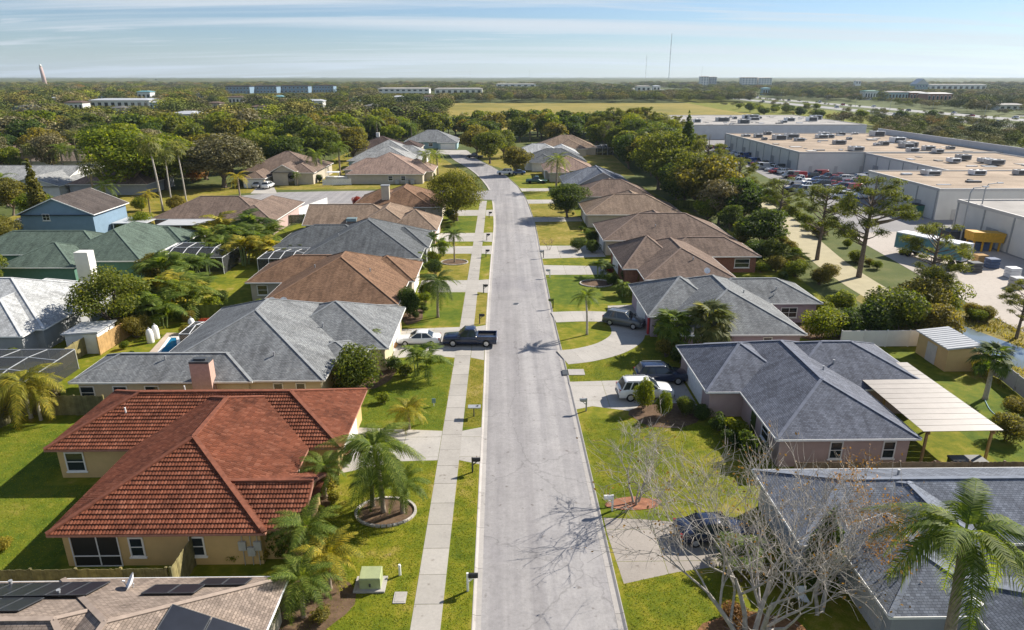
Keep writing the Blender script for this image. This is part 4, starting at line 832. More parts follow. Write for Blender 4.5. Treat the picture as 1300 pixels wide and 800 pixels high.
def fan_quads(rs, pet, Rf, nseg, rise):
    """costapalmate leaf: stalk along +x then a folded fan with drooping tips"""
    tip = np.array([pet * math.cos(rise), 0, pet * math.sin(rise)]); ax = np.array([math.cos(rise - .5), 0, math.sin(rise - .5)]); sd = np.array([0, 1., 0]); Q = []
    wv = np.array([0, .025, 0]); Q.append(np.stack([-wv, tip - wv, tip + wv, wv])[None])
    for i in range(nseg):
        a = (i / (nseg - 1) - .5) * 4.4; dr = ax * math.cos(a) + sd * math.sin(a); nx = np.cross(dr, np.cross(ax, sd)); l = Rf * (.8 + .2 * math.cos(a)) * rs.uniform(.9, 1.1)
        m = tip + dr * l * .55; t = tip + dr * l; t[2] -= l * .32 * rs.uniform(.6, 1.4); w = nx * l * .1
        Q.append(np.stack([tip - w * .1, tip + w * .1, m + w, m - w])[None]); Q.append(np.stack([m - w, m + w, t + w * .15, t - w * .15])[None])
    return np.concatenate(Q)
def rot_quads(Q, az, el, off):
    """tilt up by el about y, turn by az about z"""
    c, s = math.cos(el), math.sin(el); X = Q[..., 0] * c - Q[..., 2] * s; Z = Q[..., 0] * s + Q[..., 2] * c; Y = Q[..., 1]
    c, s = math.cos(az), math.sin(az); return np.stack([X * c - Y * s + off[0], X * s + Y * c + off[1], Z + off[2]], -1)
def palm_trunk(H, r, mat='palm_trunk', bend=.25, seed=0):
    rs = np.random.RandomState(seed); a = rs.uniform(0, 6.28); n = 14
    pts = [(math.cos(a) * bend * (k / n) ** 2, math.sin(a) * bend * (k / n) ** 2, H * k / n) for k in range(n + 1)]; pts[0] = (0, 0, -.1)
    return MB().tube(pts, [r * (1.35 if k == 0 else 1) * (1 + .06 * (k % 2)) * (1 - .25 * k / n) for k in range(n + 1)], 9).mesh('trunk', mat, True), pts[-1]
_rs = np.random.RandomState(5)
FRONDS = [quads_mesh('frond', frond_quads(_rs, 3.0, .42, .9 + .22 * k, 52, .72, .043, .65 + .14 * k), 'leaf_palm') for k in range(4)]
FRONDS_S = [quads_mesh('frond', frond_quads(_rs, 2.8, .5, .62 + .12 * k, 30, .52, .055, .28 + .06 * k), 'leaf_palm') for k in range(4)]
FANS = [quads_mesh('frond', fan_quads(_rs, 1.15, .95, 20, .25), 'leaf_fan') for k in range(3)]
def setmat(o, m):
    if m: o.material_slots[0].link = 'OBJECT'; o.material_slots[0].material = MATS[m]
TREES = []
def palm(x, y, H, label, s=1.0, n=20, mat=None, fan=False, trunk_r=.17, bark='palm_trunk', seed=1, name=None, lo=-.6, hi=1.15, group=None, z=LZ):
    """a palm whose fronds are separate parts"""
    t = thing(name or ('fan_palm' if fan else 'feather_palm'), label, 'palm', (x, y, z), 0, group); rs = random.Random(seed)
    tm, top = palm_trunk(H, trunk_r, bark, .06 * H, seed); link('trunk', tm, t)
    if not fan: link('crown_shaft', MB().tube([(top[0], top[1], H - .25), (top[0], top[1], H + .35)], [trunk_r * .8, trunk_r * .45], 8).mesh('crown_shaft', 'crownshaft', True), t)
    n = n if fan or s >= .9 else int(n * 1.6)
    for k in range(n):
        f = k / (n - 1); el = lo + (hi - lo) * (1 - (1 - f) ** 1.3) + rs.uniform(-.12, .12); az = k * 2.39996 + rs.uniform(-.25, .25)
        o = link('frond', (FANS if fan else (FRONDS_S if s < .9 else FRONDS))[k % (3 if fan else 4)], t, (top[0], top[1], H + .1), (0, -el * (.9 if fan else .75), az), (s * rs.uniform(.88, 1.1),) * 3); setmat(o, mat)
    return t
def palm_proto(seed, H, s, n, fan=False, bark='palm_trunk', r=.17, nl=14, lo=-.6, hi=1.15, shag=0, mat=None):
    rs = np.random.RandomState(seed); tm, top = palm_trunk(H, r, bark, .05 * H, seed); Q = []
    for k in range(n):
        f = k / max(1, n - 1); el = lo + (hi - lo) * f + rs.uniform(-.15, .15)
        q = fan_quads(rs, 1.0 * s, .9 * s, 9, .25) if fan else frond_quads(rs, 2.9 * s, .42, .9, nl, .62 * s, .09 * s, .5)
        Q.append(rot_quads(q, k * 2.4 + rs.uniform(-.3, .3), el * .8, (top[0], top[1], H)))
    return dict(parts=[('trunk', tm), ('crown', quads_mesh('crown', np.concatenate(Q), mat or ('leaf_fan' if fan else 'leaf_palm')))], H=H)
def clump_proto(seed, n, L, mat='leaf_palm', nl=18, stems=6, H=1.4):
    """areca-like clump: many canes and arching fronds from the ground"""
    rs = np.random.RandomState(seed); Q = []; mb = MB()
    for c in range(stems):
        bx, by = rs.normal(0, .32, 2); hh = H * rs.uniform(.5, 1.2); mb.tube([(bx, by, -.05), (bx * 1.5, by * 1.5, hh)], [.05, .035], 6, False)
        for k in range(n // stems): Q.append(rot_quads(frond_quads(rs, L * rs.uniform(.8, 1.15), .5, .85, nl, .5, .075, .4), rs.uniform(0, 6.28), rs.uniform(.1, 1.1), (bx * 1.5, by * 1.5, hh)))
    return dict(parts=[('stem', mb.mesh('stem', 'crownshaft', True)), ('crown', quads_mesh('crown', np.concatenate(Q), mat))], H=H + L * .6)
PR = {}
for i in range(3): PR['oak%d' % i] = broadleaf(10 + i, 8, 4.1, 16000, .145, 38)
for i in range(4): PR['mid%d' % i] = broadleaf(20 + i, 9, 4.4, 7000, .24, 34)
for i in range(5): PR['far%d' % i] = broadleaf(30 + i, 9, 4.5, 2600, .38, 28, nl=5)
for i in range(2): PR['airy%d' % i] = broadleaf(40 + i, 8, 4.0, 9000, .14, 26, inner=.3)
for i in range(3): PR['pine%d' % i] = pine(50 + i, 11, 9000, .24)
for i in range(3): PR['shrub%d' % i] = shrub(60 + i, 1.5, 1.1, 1500, .085)
for i in range(3): PR['bush%d' % i] = shrub(70 + i, 3.0, 1.9, 6500, .095, 'leaf_bright', 18)
PR['norfolk'] = column(80, 15, 1.9, 5200, .26, 'leaf_dark'); PR['cypress'] = column(81, 6, .9, 2400, .16, 'leaf_dark'); PR['column'] = column(82, 11, 1.3, 2200, .3, 'leaf_oak')
PR['palm0'] = palm_proto(90, 5, 1, 17); PR['palm1'] = palm_proto(91, 4, .95, 15); PR['tallpalm'] = palm_proto(92, 14, 1.7, 30, True, 'palm_trunk_pale', .2, lo=-1.5)
PR['fan0'] = palm_proto(93, 5, 1.15, 26, True, lo=-.9); PR['clump0'] = clump_proto(94, 24, 1.9); PR['clump1'] = clump_proto(95, 18, 1.6, H=.8)
def plant(kind, x, y, H, label, mat=None, rz=None, name='tree', cat='tree', group=None, z=LZ, wide=1.0):
    p = PR[kind]; k = H / p['H']; o = thing(name, label, cat, (x, y, z), .0001 + (random.uniform(0, 6.28) if rz is None else rz), group); o.scale = (k * wide, k * wide, k)
    for nm, me in p['parts']:
        c = link(nm, me, o)
        if mat and nm in ('crown', 'foliage'): setmat(c, mat)
    TREES.append((x, y)); return o
def pp(kind, px, py, H, label, mat=None, **k): return plant(kind, *G(px, py), H, label, mat, **k)
# --- bare deciduous trees, grown branch by branch
def bare_tree(x, y, H, label, seed, stems=1, spread=.6, leafn=0, leafmat='leaf_russet', bark='bark_pale', bias=(0, 0), levels=5, r0=None, leafside=None, kids=(2, 3, 3, 4)):
    rs = random.Random(seed); t = thing('bare_tree', label, 'tree', (x, y, LZ)); mb = MB(); tips = []; br = MB()
    def grow(m, p, d, L, r, lv):
        n = 4 if lv > 2 else 3; pts = [p]; q = p; dd = d
        for k in range(n):
            dd = (dd + Vector((rs.gauss(0, .11), rs.gauss(0, .11), rs.gauss(.02, .08)))).normalized(); q = q + dd * L / n; pts.append(q)
        r = max(r, .011 + .003 * lv); rr = [r * (1 - .45 * k / n) for k in range(n + 1)]
        if lv == 0: rr = [r * (1 - .6 * k / n) for k in range(n + 1)]
        m.tube(pts, rr, 8 if lv >= levels - 1 else (5 if lv > 1 else 3), False)
        if lv == 0: tips.append(pts[-1]); tips.append(pts[-2]); return
        for k in range(rs.choice(kids)):
            f = rs.uniform(.3, 1.0) if k else 1.0; i = min(n, max(1, int(round(f * n)))); a = rs.uniform(0, 6.28); sp = rs.uniform(.35, .95) * spread
            pe = dd.orthogonal().normalized(); pe = (Matrix.Rotation(a, 3, dd) @ pe)
            nd = (dd * math.cos(sp) + pe * math.sin(sp) + Vector((bias[0] * .12, bias[1] * .12, .06))).normalized()
            grow(br if lv <= levels - 1 else m, pts[i], nd, L * rs.uniform(.62, .86), rr[i] * rs.uniform(.55, .75), lv - 1)
    r0 = r0 or H * .014 + .03
    for s_ in range(stems):
        a = 6.28 * s_ / max(1, stems) + .5; d = Vector((math.cos(a) * .28 * (stems > 1) + bias[0] * .25, math.sin(a) * .28 * (stems > 1) + bias[1] * .25, 1)).normalized()
        grow(mb, Vector((math.cos(a) * .18 * (stems > 1), math.sin(a) * .18 * (stems > 1), -.1)), d, H * .32, r0, levels)
    o = bpy.data.objects.new('trunk', mb.mesh('trunk', bark, True)); COL.objects.link(o); o.parent = t
    o = bpy.data.objects.new('branches', br.mesh('branches', bark, True)); COL.objects.link(o); o.parent = t; tag(o, kind='stuff')
    if leafn:
        nr = np.random.RandomState(seed); T = np.array([tuple(p) for p in tips])
        if leafside is not None: T = T[(T[:, 0] > leafside)] if (T[:, 0] > leafside).any() else T
        P = T[nr.choice(len(T), leafn)] + nr.normal(0, .18, (leafn, 3)); o = bpy.data.objects.new('leaves', quads_mesh('leaves', leaf_quads(nr, P, nr.normal(size=(leafn, 3)), .075), leafmat)); COL.objects.link(o); o.parent = t; tag(o, kind='stuff')
    return t
bare_tree(12.7, 27.4, 13.4, 'large pale bare tree with wide spreading limbs, bottom right', 9, 4, 1.0, 700, bias=(-.08, .18), levels=5, r0=.16, kids=(3, 3, 3, 4))
bare_tree(17.4, 29.8, 9.2, 'half bare tree with russet leaves leaning over blue grey roof', 12, 2, .9, 1900, bias=(.35, .15), r0=.12, leafside=1.2)
bare_tree(9.2, 40.2, 7.4, 'small bare tree in the red mulch bed by the kerb', 21, 3, .95, 60, bias=(.05, 0), levels=5, r0=.085, kids=(2, 3, 3))
bare_tree(*G(697, 318), 2.8, 'small bare shrub on the dry lawn at right', 41, 3, .8, 40, bias=(0, 0), levels=3, r0=.04, bark='bark')
for k, (x_, y_, h_) in enumerate(((45.5, 141, 9.5), (48, 149, 11), (46, 158, 10), (51, 166, 11.5), (53, 178, 10), (47, 133, 8))):
    bare_tree(x_, y_, h_, 'pale leafless tree standing in the right thicket', 60 + k, 2, .75, 260, 'leaf_grey', 'bark_pink', levels=4, r0=.11, kids=(3, 3, 4))['group'] = 'leafless trees in the right thicket'
# --- near left
x, y = G(487, 652); palm(x, y, 4.7, 'tall queen palm in the stone ringed bed', 1.05, 20, 'leaf_palm', seed=3)
x, y = G(505, 655); palm(x + .3, y + .2, 2.1, 'short palm at right of the stone ringed bed', .72, 16, 'leaf_palm', seed=4)
x, y = G(470, 650); palm(x + .1, y + .5, 1.7, 'short palm at left of the stone ringed bed', .66, 14, 'leaf_palm_dark', seed=5)
x, y = G(413, 634); palm(x, y, 2.3, 'small palm beside the red roofed house entrance', .7, 15, 'leaf_palm', seed=6)
x, y = G(392, 735); palm(x - .2, y + .6, 2.6, 'palm nearest the red roof corner in the bottom cluster', .85, 17, 'leaf_palm', seed=7, trunk_r=.14)
x, y = G(418, 752); palm(x, y + .2, 2.0, 'yellowish palm at right of the bottom cluster', .82, 16, 'leaf_palm_yellow', seed=8, trunk_r=.14)
x, y = G(388, 785); palm(x - .1, y, 2.2, 'palm beside the beige roof in the bottom cluster', .8, 16, 'leaf_palm', seed=9, trunk_r=.14)
x, y = G(520, 546); palm(x, y, 1.5, 'small yellow green palm on the lawn beside driveway', .72, 16, 'leaf_palm_yellow', seed=10, trunk_r=.1)
x, y = G(465, 458); palm(x, y, 2.4, 'palm in front of grey roofed house porch', .8, 18, 'leaf_palm', seed=11)
x, y = G(556, 404); palm(x, y, 4.4, 'queen palm on the lawn beyond the white sedan', .92, 18, 'leaf_palm_dark', seed=12)
x, y = G(577, 334); palm(x, y, 4.3, 'slim palm in the curved edging bed', .75, 15, 'leaf_palm_dark', seed=13, trunk_r=.12)
x, y = G(745, 426); palm(x, y, 4.4, 'lone palm on the island lawn inside the loop driveway', .68, 14, 'leaf_palm', seed=14, trunk_r=.13, bark='palm_trunk_pale')
x, y = G(40, 532); palm(x, y, 3.1, 'yellow palm by the fence at left edge', 1.1, 18, 'leaf_palm_yellow', seed=15, trunk_r=.16, bark='palm_trunk_pale'); palm(x + 1.1, y - .4, 2.4, 'short yellow palm trunk leaning beside the left edge palm', .8, 12, 'leaf_palm_yellow', seed=16, trunk_r=.13, bark='palm_trunk_pale')
palm(20.2, 24.0, 8.9, 'tall green queen palm in bottom right corner', 1.2, 17, 'leaf_palm', seed=17, trunk_r=.26)
x, y = G(898, 447); palm(x, y, 2.9, 'full headed cabbage palm in front of lavender house', 1.6, 40, 'leaf_fan', True, .28, seed=18, lo=-1.0)
x, y = G(851, 448); palm(x, y, 2.6, 'smaller cabbage palm left of the full headed one', 1.25, 34, 'leaf_palm', True, .24, seed=19, lo=-1.0)
x, y = G(1250, 508); palm(x, y, 3.9, 'cabbage palm inside the yard wall by the canal', 1.0, 26, 'leaf_palm_dark', True, .22, seed=20, lo=-1.1, bark='palm_trunk_pale')
plant('airy0', *G(150, 425), 8.0, 'wide dark tree shading the white roofed house', 'leaf_oak', wide=1.15)
pp('bush0', 450, 497, 4.4, 'round glossy green tree between grey and red roofs', 'leaf_oak', wide=.95)
pp('bush1', 520, 404, 4.2, 'tall dark shrub at the brown roofed house corner', 'leaf_dark', name='shrub', cat='shrub', wide=.7)
PR['street'] = broadleaf(17, 9.6, 6.0, 20000, .15, 46, trunk=.24, inner=.26, nl=12)
pp('street', 580, 281, 9.8, 'street oak standing alone beside the sidewalk', 'leaf_street', wide=1.0)
pp('clump0', 533, 478, 3.4, 'clumping palm beside the driveway of the grey roof', 'leaf_palm', name='clumping_palm', cat='palm')
for px, py, H, lb, mt in ((548, 322, 3.4, 'palm clump at charcoal roofed house front corner', 'leaf_palm_dark'), (525, 345, 3.0, 'palm clump at brown roofed house front corner', 'leaf_palm'), (205, 415, 4.5, 'tall palm clump beside the new wood fence', 'leaf_palm'), (228, 402, 5.2, 'tallest palm clump behind the swimming pool', 'leaf_palm'), (285, 335, 4.4, 'palm clump at left of the hedge by the brown roof', 'leaf_palm'), (310, 338, 4.8, 'palm clump in the middle of the hedge by the brown roof', 'leaf_palm_yellow'), (332, 325, 4.2, 'palm clump at far end of the hedge by the brown roof', 'leaf_palm'), (262, 352, 3.4, 'low palm clump nearest the lawn by the brown roof', 'leaf_palm'), (760, 352, 2.6, 'short palm clump in the stone ringed bed at right', 'leaf_palm_dark'), (378, 332, 3.0, 'palm clump beside the small screened pool', 'leaf_palm_dark'), (355, 336, 2.6, 'low palm clump left of the small screened pool', 'leaf_palm')):
    pp('clump0', px, py, H, lb, mt, name='clumping_palm', cat='palm')
SHR = [(440, 590, 1.0, 'low shrub beside the tall palm driveway edge', 'leaf_dark', .9), (425, 640, .9, 'yellow green shrub at the red roofed entrance', 'leaf_yellow', 1), (400, 655, .9, 'shrub under the red roof corner', 'leaf_bright', 1), (390, 765, 1.0, 'low shrub in the bottom bed', 'leaf_dark', 1.2), (412, 790, .9, 'brownish shrub at the front of the bottom bed', 'leaf_olive', 1.2), (335, 712, 1.0, 'yellow green shrub along the tan wall', 'leaf_yellow', 1), (300, 715, .8, 'small shrub along the tan wall', 'leaf_bright', 1), (355, 708, .9, 'shrub at the tan wall end', 'leaf_oak', 1), (488, 512, 1.1, 'shrub behind the small yellow palm', 'leaf_bright', 1.1), (500, 470, 1.5, 'dark shrub left of the clumping palm', 'leaf_dark', 1.2), (515, 478, 1.3, 'shrub at the front of the clumping palm bed', 'leaf_oak', 1.2),
       (485, 452, 1.0, 'reddish low shrub along the grey roof walk', 'leaf_russet', 1.0), (498, 445, .9, 'second reddish shrub along the grey roof walk', 'leaf_russet', 1.0), (818, 520, 3.2, 'bright green bush beside the white off road car', 'leaf_bright', .55), (842, 530, 2.6, 'leafy green bush right of the bright one', 'leaf_bright', .6), (868, 528, 1.9, 'shrub under the slate roof corner', 'leaf_oak', .9), (890, 535, 1.6, 'dark shrub along the slate roofed house front', 'leaf_dark', 1), (912, 548, 1.5, 'low dark shrub by the slate roofed house door', 'leaf_dark', 1), (925, 565, 1.4, 'dark shrub at the near slate roof corner', 'leaf_dark', 1), (980, 740, 1.3, 'grassy brown shrub under the large bare tree', 'leaf_olive', 1.2), (925, 790, 1.2, 'russet shrub at the bottom edge under bare tree', 'leaf_russet', 1.2), (1000, 780, 1.1, 'leafy shrub at the bottom under half bare tree', 'leaf_olive', 1.1), (960, 715, .9, 'yellow flowering shrub beside the stained driveway', 'leaf_yellow', .9),
       (795, 360, 1.8, 'dark shrub beside the grey brown house drive', 'leaf_dark', 1), (812, 362, 2.2, 'round bush at the grey brown house front', 'leaf_bright', .8), (775, 350, 1.5, 'red leaved shrub beside the ringed bed', 'leaf_red', .7), (735, 318, 2.2, 'dark shrub on the right verge', 'leaf_dark', 1.2), (752, 322, 2.4, 'dark bush by the wide grey brown roof', 'leaf_dark', 1), (470, 232, 2, 'dark round shrub against pink tan house', 'leaf_dark', .8), (550, 228, 2.0, 'dark shrub at the pink tan house end', 'leaf_dark', .8), (405, 232, 2.2, 'clipped dark shrub by the boat fence', 'leaf_dark', .8), (453, 262, 2.2, 'red leaved bush by the white fence', 'leaf_red', .9), (368, 227, 2.6, 'round green shrub before the arched entrance', 'leaf_oak', .8), (1245, 480, 2.0, 'yellowish shrub along the yard wall', 'leaf_yellow', .8), (1275, 560, 2.2, 'autumn coloured bush behind the pergola lawn', 'leaf_olive', 1.1), (1290, 530, 1.8, 'bush at right edge by the yard wall', 'leaf_olive', 1.1)]
for px, py, H, lb, mt, wd in SHR: pp('shrub%d' % (px % 3) if H < 1.6 else 'bush%d' % (px % 3), px, py, H, lb, mt, name='shrub', cat='shrub', wide=wd)
plant('cypress', 18.0, 33.9 - 2.6, 5.6, 'dark green columnar conifer behind the bare tree', 'leaf_dark', name='conifer', wide=1.2)
plant('oak2', *G(720, 277), 7.4, 'dense dark round tree on the right verge', 'leaf_dark', wide=1.25)
pp('palm0', 706, 242, 7.5, 'bright palm behind the dense dark tree', 'leaf_bright', name='feather_palm', cat='palm')
for i, (px, py, H, lb) in enumerate(((207, 268, 14.5, 'leftmost of the three tall slim palms'), (219, 264, 11.5, 'middle and shortest of the three tall slim palms'), (237, 258, 12.5, 'rightmost of the three tall slim palms'))): pp('tallpalm', px, py, H, lb, 'leaf_fan', name='fan_palm', cat='palm')
pp('oak0', 165, 246, 16.5, 'broad bright green tree left of the tall palms', 'leaf_bright', wide=1.45); pp('oak2', 212, 240, 14.5, 'second bright green tree behind the tall palms', 'leaf_bright', wide=1.4); pp('oak1', 285, 238, 13.5, 'broad grey green oak right of the tall palms', 'leaf_grey', wide=1.6); pp('mid2', 262, 228, 13, 'olive oak behind the grey green oak', 'leaf_olive', wide=1.4)
pp('column', 57, 300, 13.5, 'tall shaggy columnar tree beside the blue house', 'leaf_olive', cat='tree'); pp('airy1', 8, 330, 7, 'olive tree at left edge by green roof', 'leaf_olive', wide=1.2)
pp('palm1', 305, 252, 5, 'yellow palm beside the cul de sac', 'leaf_palm_yellow', name='feather_palm', cat='palm'); pp('palm1', 191, 272, 4, 'yellow palm below the tall slim palms', 'leaf_palm_yellow', name='feather_palm', cat='palm')
for px, py, H, lb in ((405, 228, 7, 'palm at left of the boat by the pink tan house'), (432, 222, 8, 'palm between the boat and the pink tan roof'), (540, 226, 6.5, 'bright palm at the pink tan house corner'), (556, 222, 6, 'second bright palm at the pink tan house corner'), (378, 236, 3, 'small palm beside the arched house')): pp('palm0', px, py, H, lb, 'leaf_palm', name='feather_palm', cat='palm')
for px, py, H, lb, k, mt in ((622, 208, 11, 'olive green oak on the bend of the street', 'mid0', 'leaf_oak'), (655, 222, 8.5, 'smaller olive oak right of the bend', 'mid2', 'leaf_olive'), (605, 197, 11, 'oak behind the bend beside the street end driveway', 'mid3', 'leaf_olive'), (640, 200, 10, 'oak beyond the bend in front of white roof', 'mid1', 'leaf_oak')): pp(k, px, py, H, lb, mt, wide=1.1)
pp('norfolk', 868, 240, 19, 'tall narrow dark conifer above the right thicket', 'leaf_dark', name='conifer', wide=1.1)
for i, (px, py, H, lb) in enumerate(((985, 305, 11.5, 'leftmost open pine beside the sandy path'), (1037, 330, 12.5, 'slender pine standing beside the sandy path'), (1090, 352, 15.5, 'largest pine beside the sandy path'), (1172, 395, 11.5, 'pine in front of the white truck trailer'), (1290, 430, 7, 'thin young pine at the right edge'), (935, 262, 12, 'pine at the corner of the parking lot'))): pp('pine%d' % (i % 3), px, py, H, lb, 'leaf_pine', name='pine_tree', wide=1.1)
pp('mid0', 912, 285, 9, 'pale leafless looking tree in the right thicket', 'leaf_grey'); pp('mid2', 968, 318, 7.2, 'dense dark tree below the leftmost pine', 'leaf_dark', wide=1.3)
for i, (px, py, H, lb, mt) in enumerate(((1010, 352, 2.6, 'bush at left of the row behind lavender house', 'leaf_bright'), (1040, 362, 2.6, 'yellowish bush in the row behind lavender house', 'leaf_olive'), (1068, 397, 3.0, 'bright bush in front of the largest pine', 'leaf_bright'), (1040, 430, 3.6, 'yellow green bush behind slate roof', 'leaf_bright'), (1075, 432, 3.6, 'dark bush behind slate roof', 'leaf_dark'), (1105, 428, 4.6, 'dark bush left of the shed', 'leaf_dark'), (1140, 425, 5.4, 'tall leafy thicket by the canal', 'leaf_oak'), (1165, 412, 6.0, 'tallest thicket tree by the canal', 'leaf_olive'), (1190, 432, 4.4, 'thicket shrub beside the canal bend', 'leaf_olive'), (1125, 408, 3.4, 'dark thicket tree behind the bright bush', 'leaf_dark'), (985, 345, 2.6, 'low bush behind grey brown roof', 'leaf_olive'), (955, 335, 3.4, 'dark bush behind grey brown roof', 'leaf_dark'), (1185, 400, 4.8, 'olive thicket tree behind the canal', 'leaf_oak'))): pp('bush%d' % (i % 3), px, py, H, lb, mt, name='bush', cat='bush', wide=1.15)

EXT = [(268, 322, 3.6, 'leaf_palm'), (280, 312, 4.2, 'leaf_palm_yellow'), (300, 322, 4.0, 'leaf_palm'), (320, 312, 4.4, 'leaf_palm_dark'), (342, 318, 3.6, 'leaf_palm'), (345, 334, 3.0, 'leaf_palm_yellow'), (250, 362, 3.2, 'leaf_palm_dark'), (240, 385, 3.4, 'leaf_palm'), (215, 372, 4.4, 'leaf_palm'), (186, 400, 3.6, 'leaf_palm_dark'), (212, 398, 4.0, 'leaf_palm_yellow')]
for i, (px, py, H, mt) in enumerate(EXT): pp('clump%d' % (i % 2), px, py, H * 1.3, 'feathery palm in the hedge between green and brown roofs', mt, name='clumping_palm', cat='palm', group='palms of the hedge between green and brown roofs')
for i, (px, py, H, mt, lb) in enumerate(((175, 430, 2.6, 'leaf_olive', 'olive shrub beside the honey fence'), (160, 415, 3.0, 'leaf_dark', 'dark bush under the wide tree'), (95, 415, 2.6, 'leaf_dark', 'dark bush under the white roof eave'), (70, 425, 2.4, 'leaf_dark', 'second dark bush under the white roof eave'), (100, 435, 1.8, 'leaf_bright', 'green bush before the white shed'), (330, 395, 1.6, 'leaf_bright', 'low bush at the left of the brown roof'), (265, 420, 1.5, 'leaf_red', 'reddish shrub behind the pool'), (235, 425, 1.2, 'leaf_yellow', 'yellow shrub at the pool deck'), (15, 520, 2.6, 'leaf_olive', 'vine mass on the left edge fence'), (2, 535, 2.4, 'leaf_olive', 'second vine mass on the left edge fence'), (68, 512, 1.9, 'leaf_grey', 'grey shrub before the dark fence'), (5, 700, 1.0, 'leaf_yellow', 'yellow shrub at the left lawn edge'), (165, 300, 2.6, 'leaf_bright', 'bush beside the blue house patio'), (185, 296, 2.4, 'leaf_olive', 'second bush beside the blue house patio'), (200, 300, 2.2, 'leaf_yellow', 'yellow bush near the white patio cover'), (250, 300, 2.6, 'leaf_yellow', 'yellow green bush under the white patio cover'), (180, 268, 3.2, 'leaf_bright', 'round green bush below the tall slim palms'), (225, 268, 3.6, 'leaf_olive', 'broad olive bush below the tall slim palms'), (245, 232, 5.5, 'leaf_russet', 'russet tree behind the tall slim palms'), (20, 460, 1.6, 'leaf_bright', 'small bush before the dark screen enclosure'))): pp('bush%d' % (i % 3), px, py, H, lb, mt, name='bush', cat='bush', wide=1.15)

rq = random.Random(77)
def foundation(x0, x1, y0, y1, who, n, face):
    for k in range(n):
        y = y0 + (y1 - y0) * (k + rq.uniform(.2, .8)) / n; x = rq.uniform(x0, x1); H = rq.choice((.8, 1.0, 1.3, 1.8, 2.4)); kind = rq.choice(('shrub0', 'shrub1', 'shrub2', 'bush1', 'clump1')); mt = rq.choice(('leaf_dark', 'leaf_oak', 'leaf_bright', 'leaf_olive', 'leaf_dark'))
        plant(kind, x, y, H * (1.2 if kind == 'clump1' else 1), 'low planting along the ' + who, mt if kind != 'clump1' else 'leaf_palm', name='shrub', cat='shrub', group='planting along the ' + who, wide=rq.uniform(.8, 1.1))
for x0, x1, y0, y1, who, n in ((-11.0, -9.9, 77, 88.5, 'front of the brown roofed house', 5), (-10.9, -9.8, 98, 110, 'front of the charcoal roofed house', 5), (-10.8, -9.6, 128, 141, 'front of the tan brown roofed house', 4), (15.2, 16.4, 85, 96, 'front of the brick house', 4), (15.2, 16.2, 118, 130, 'front of the wide grey brown roof', 4), (15.0, 16.0, 143, 157, 'front of the tan roofed house', 4), (17.4, 20, 63.4, 65.6, 'side of the slate roofed house', 3), (18.2, 19.6, 44.5, 51.5, 'slate roofed house entrance', 4), (16.4, 18.3, 65.8, 71, 'lavender house front corner', 4), (-15, -13, 55.6, 61.5, 'grey roofed house front corner', 3), (-13.6, -12.2, 34.6, 42.5, 'red roofed house front', 5), (12.5, 15.5, 32.0, 34.0, 'stained driveway edge', 3), (31.6, 37.2, 64.2, 67, 'back corner of the slate roof', 4), (38.2, 41, 70, 90, 'back of the lavender house', 6), (38.6, 42, 92, 126, 'back of the brick house', 7), (-38, -34.5, 76, 84, 'back of the brown roofed house', 4), (-42, -38, 60, 72, 'back of the grey roofed house', 3)): foundation(x0, x1, y0, y1, who, n, 0)
for i, (x, y, H, k, mt) in enumerate(((-48, 92, 5, 'mid2', 'leaf_olive'), (-70, 90, 6, 'mid3', 'leaf_oak'), (-76, 84, 7, 'mid1', 'leaf_olive'), (-86, 112, 8, 'mid0', 'leaf_oak'), (-94, 118, 7, 'mid2', 'leaf_olive'), (-92, 136, 7, 'mid3', 'leaf_bright'), (-104, 146, 8, 'mid1', 'leaf_olive'), (-112, 156, 6, 'palm1', None), (-120, 160, 6.5, 'palm0', None), (-84, 146, 6, 'palm0', None), (-101, 200, 9, 'mid0', 'leaf_bright'), (-116, 208, 9, 'mid2', 'leaf_bright'), (-128, 212, 7, 'palm0', None), (-134, 214, 7, 'palm1', None), (-142, 212, 7, 'fan0', None), (-150, 215, 8, 'mid1', 'leaf_bright'), (-160, 225, 8, 'mid3', 'leaf_bright'), (41, 106, 3.4, 'bush0', 'leaf_dark'), (42, 116, 4.2, 'mid1', 'leaf_oak'), (43, 126, 5.5, 'mid2', 'leaf_dark'), (41, 134, 6, 'mid3', 'leaf_bright'), (44, 98, 3, 'bush2', 'leaf_olive'), (-68, 128, 4, 'bush0', 'leaf_bright'))):
    w_ = ('left back yards' if x < 0 else 'back yards behind the right row'); plant(k, x, y, H, 'garden ' + ('palm' if mt is None else {'b': 'bush'}.get(k[0], 'tree')) + ' in the ' + w_, mt, name='garden_palm' if mt is None else 'garden_tree', cat='palm' if mt is None else 'tree', group='garden trees in the ' + w_)
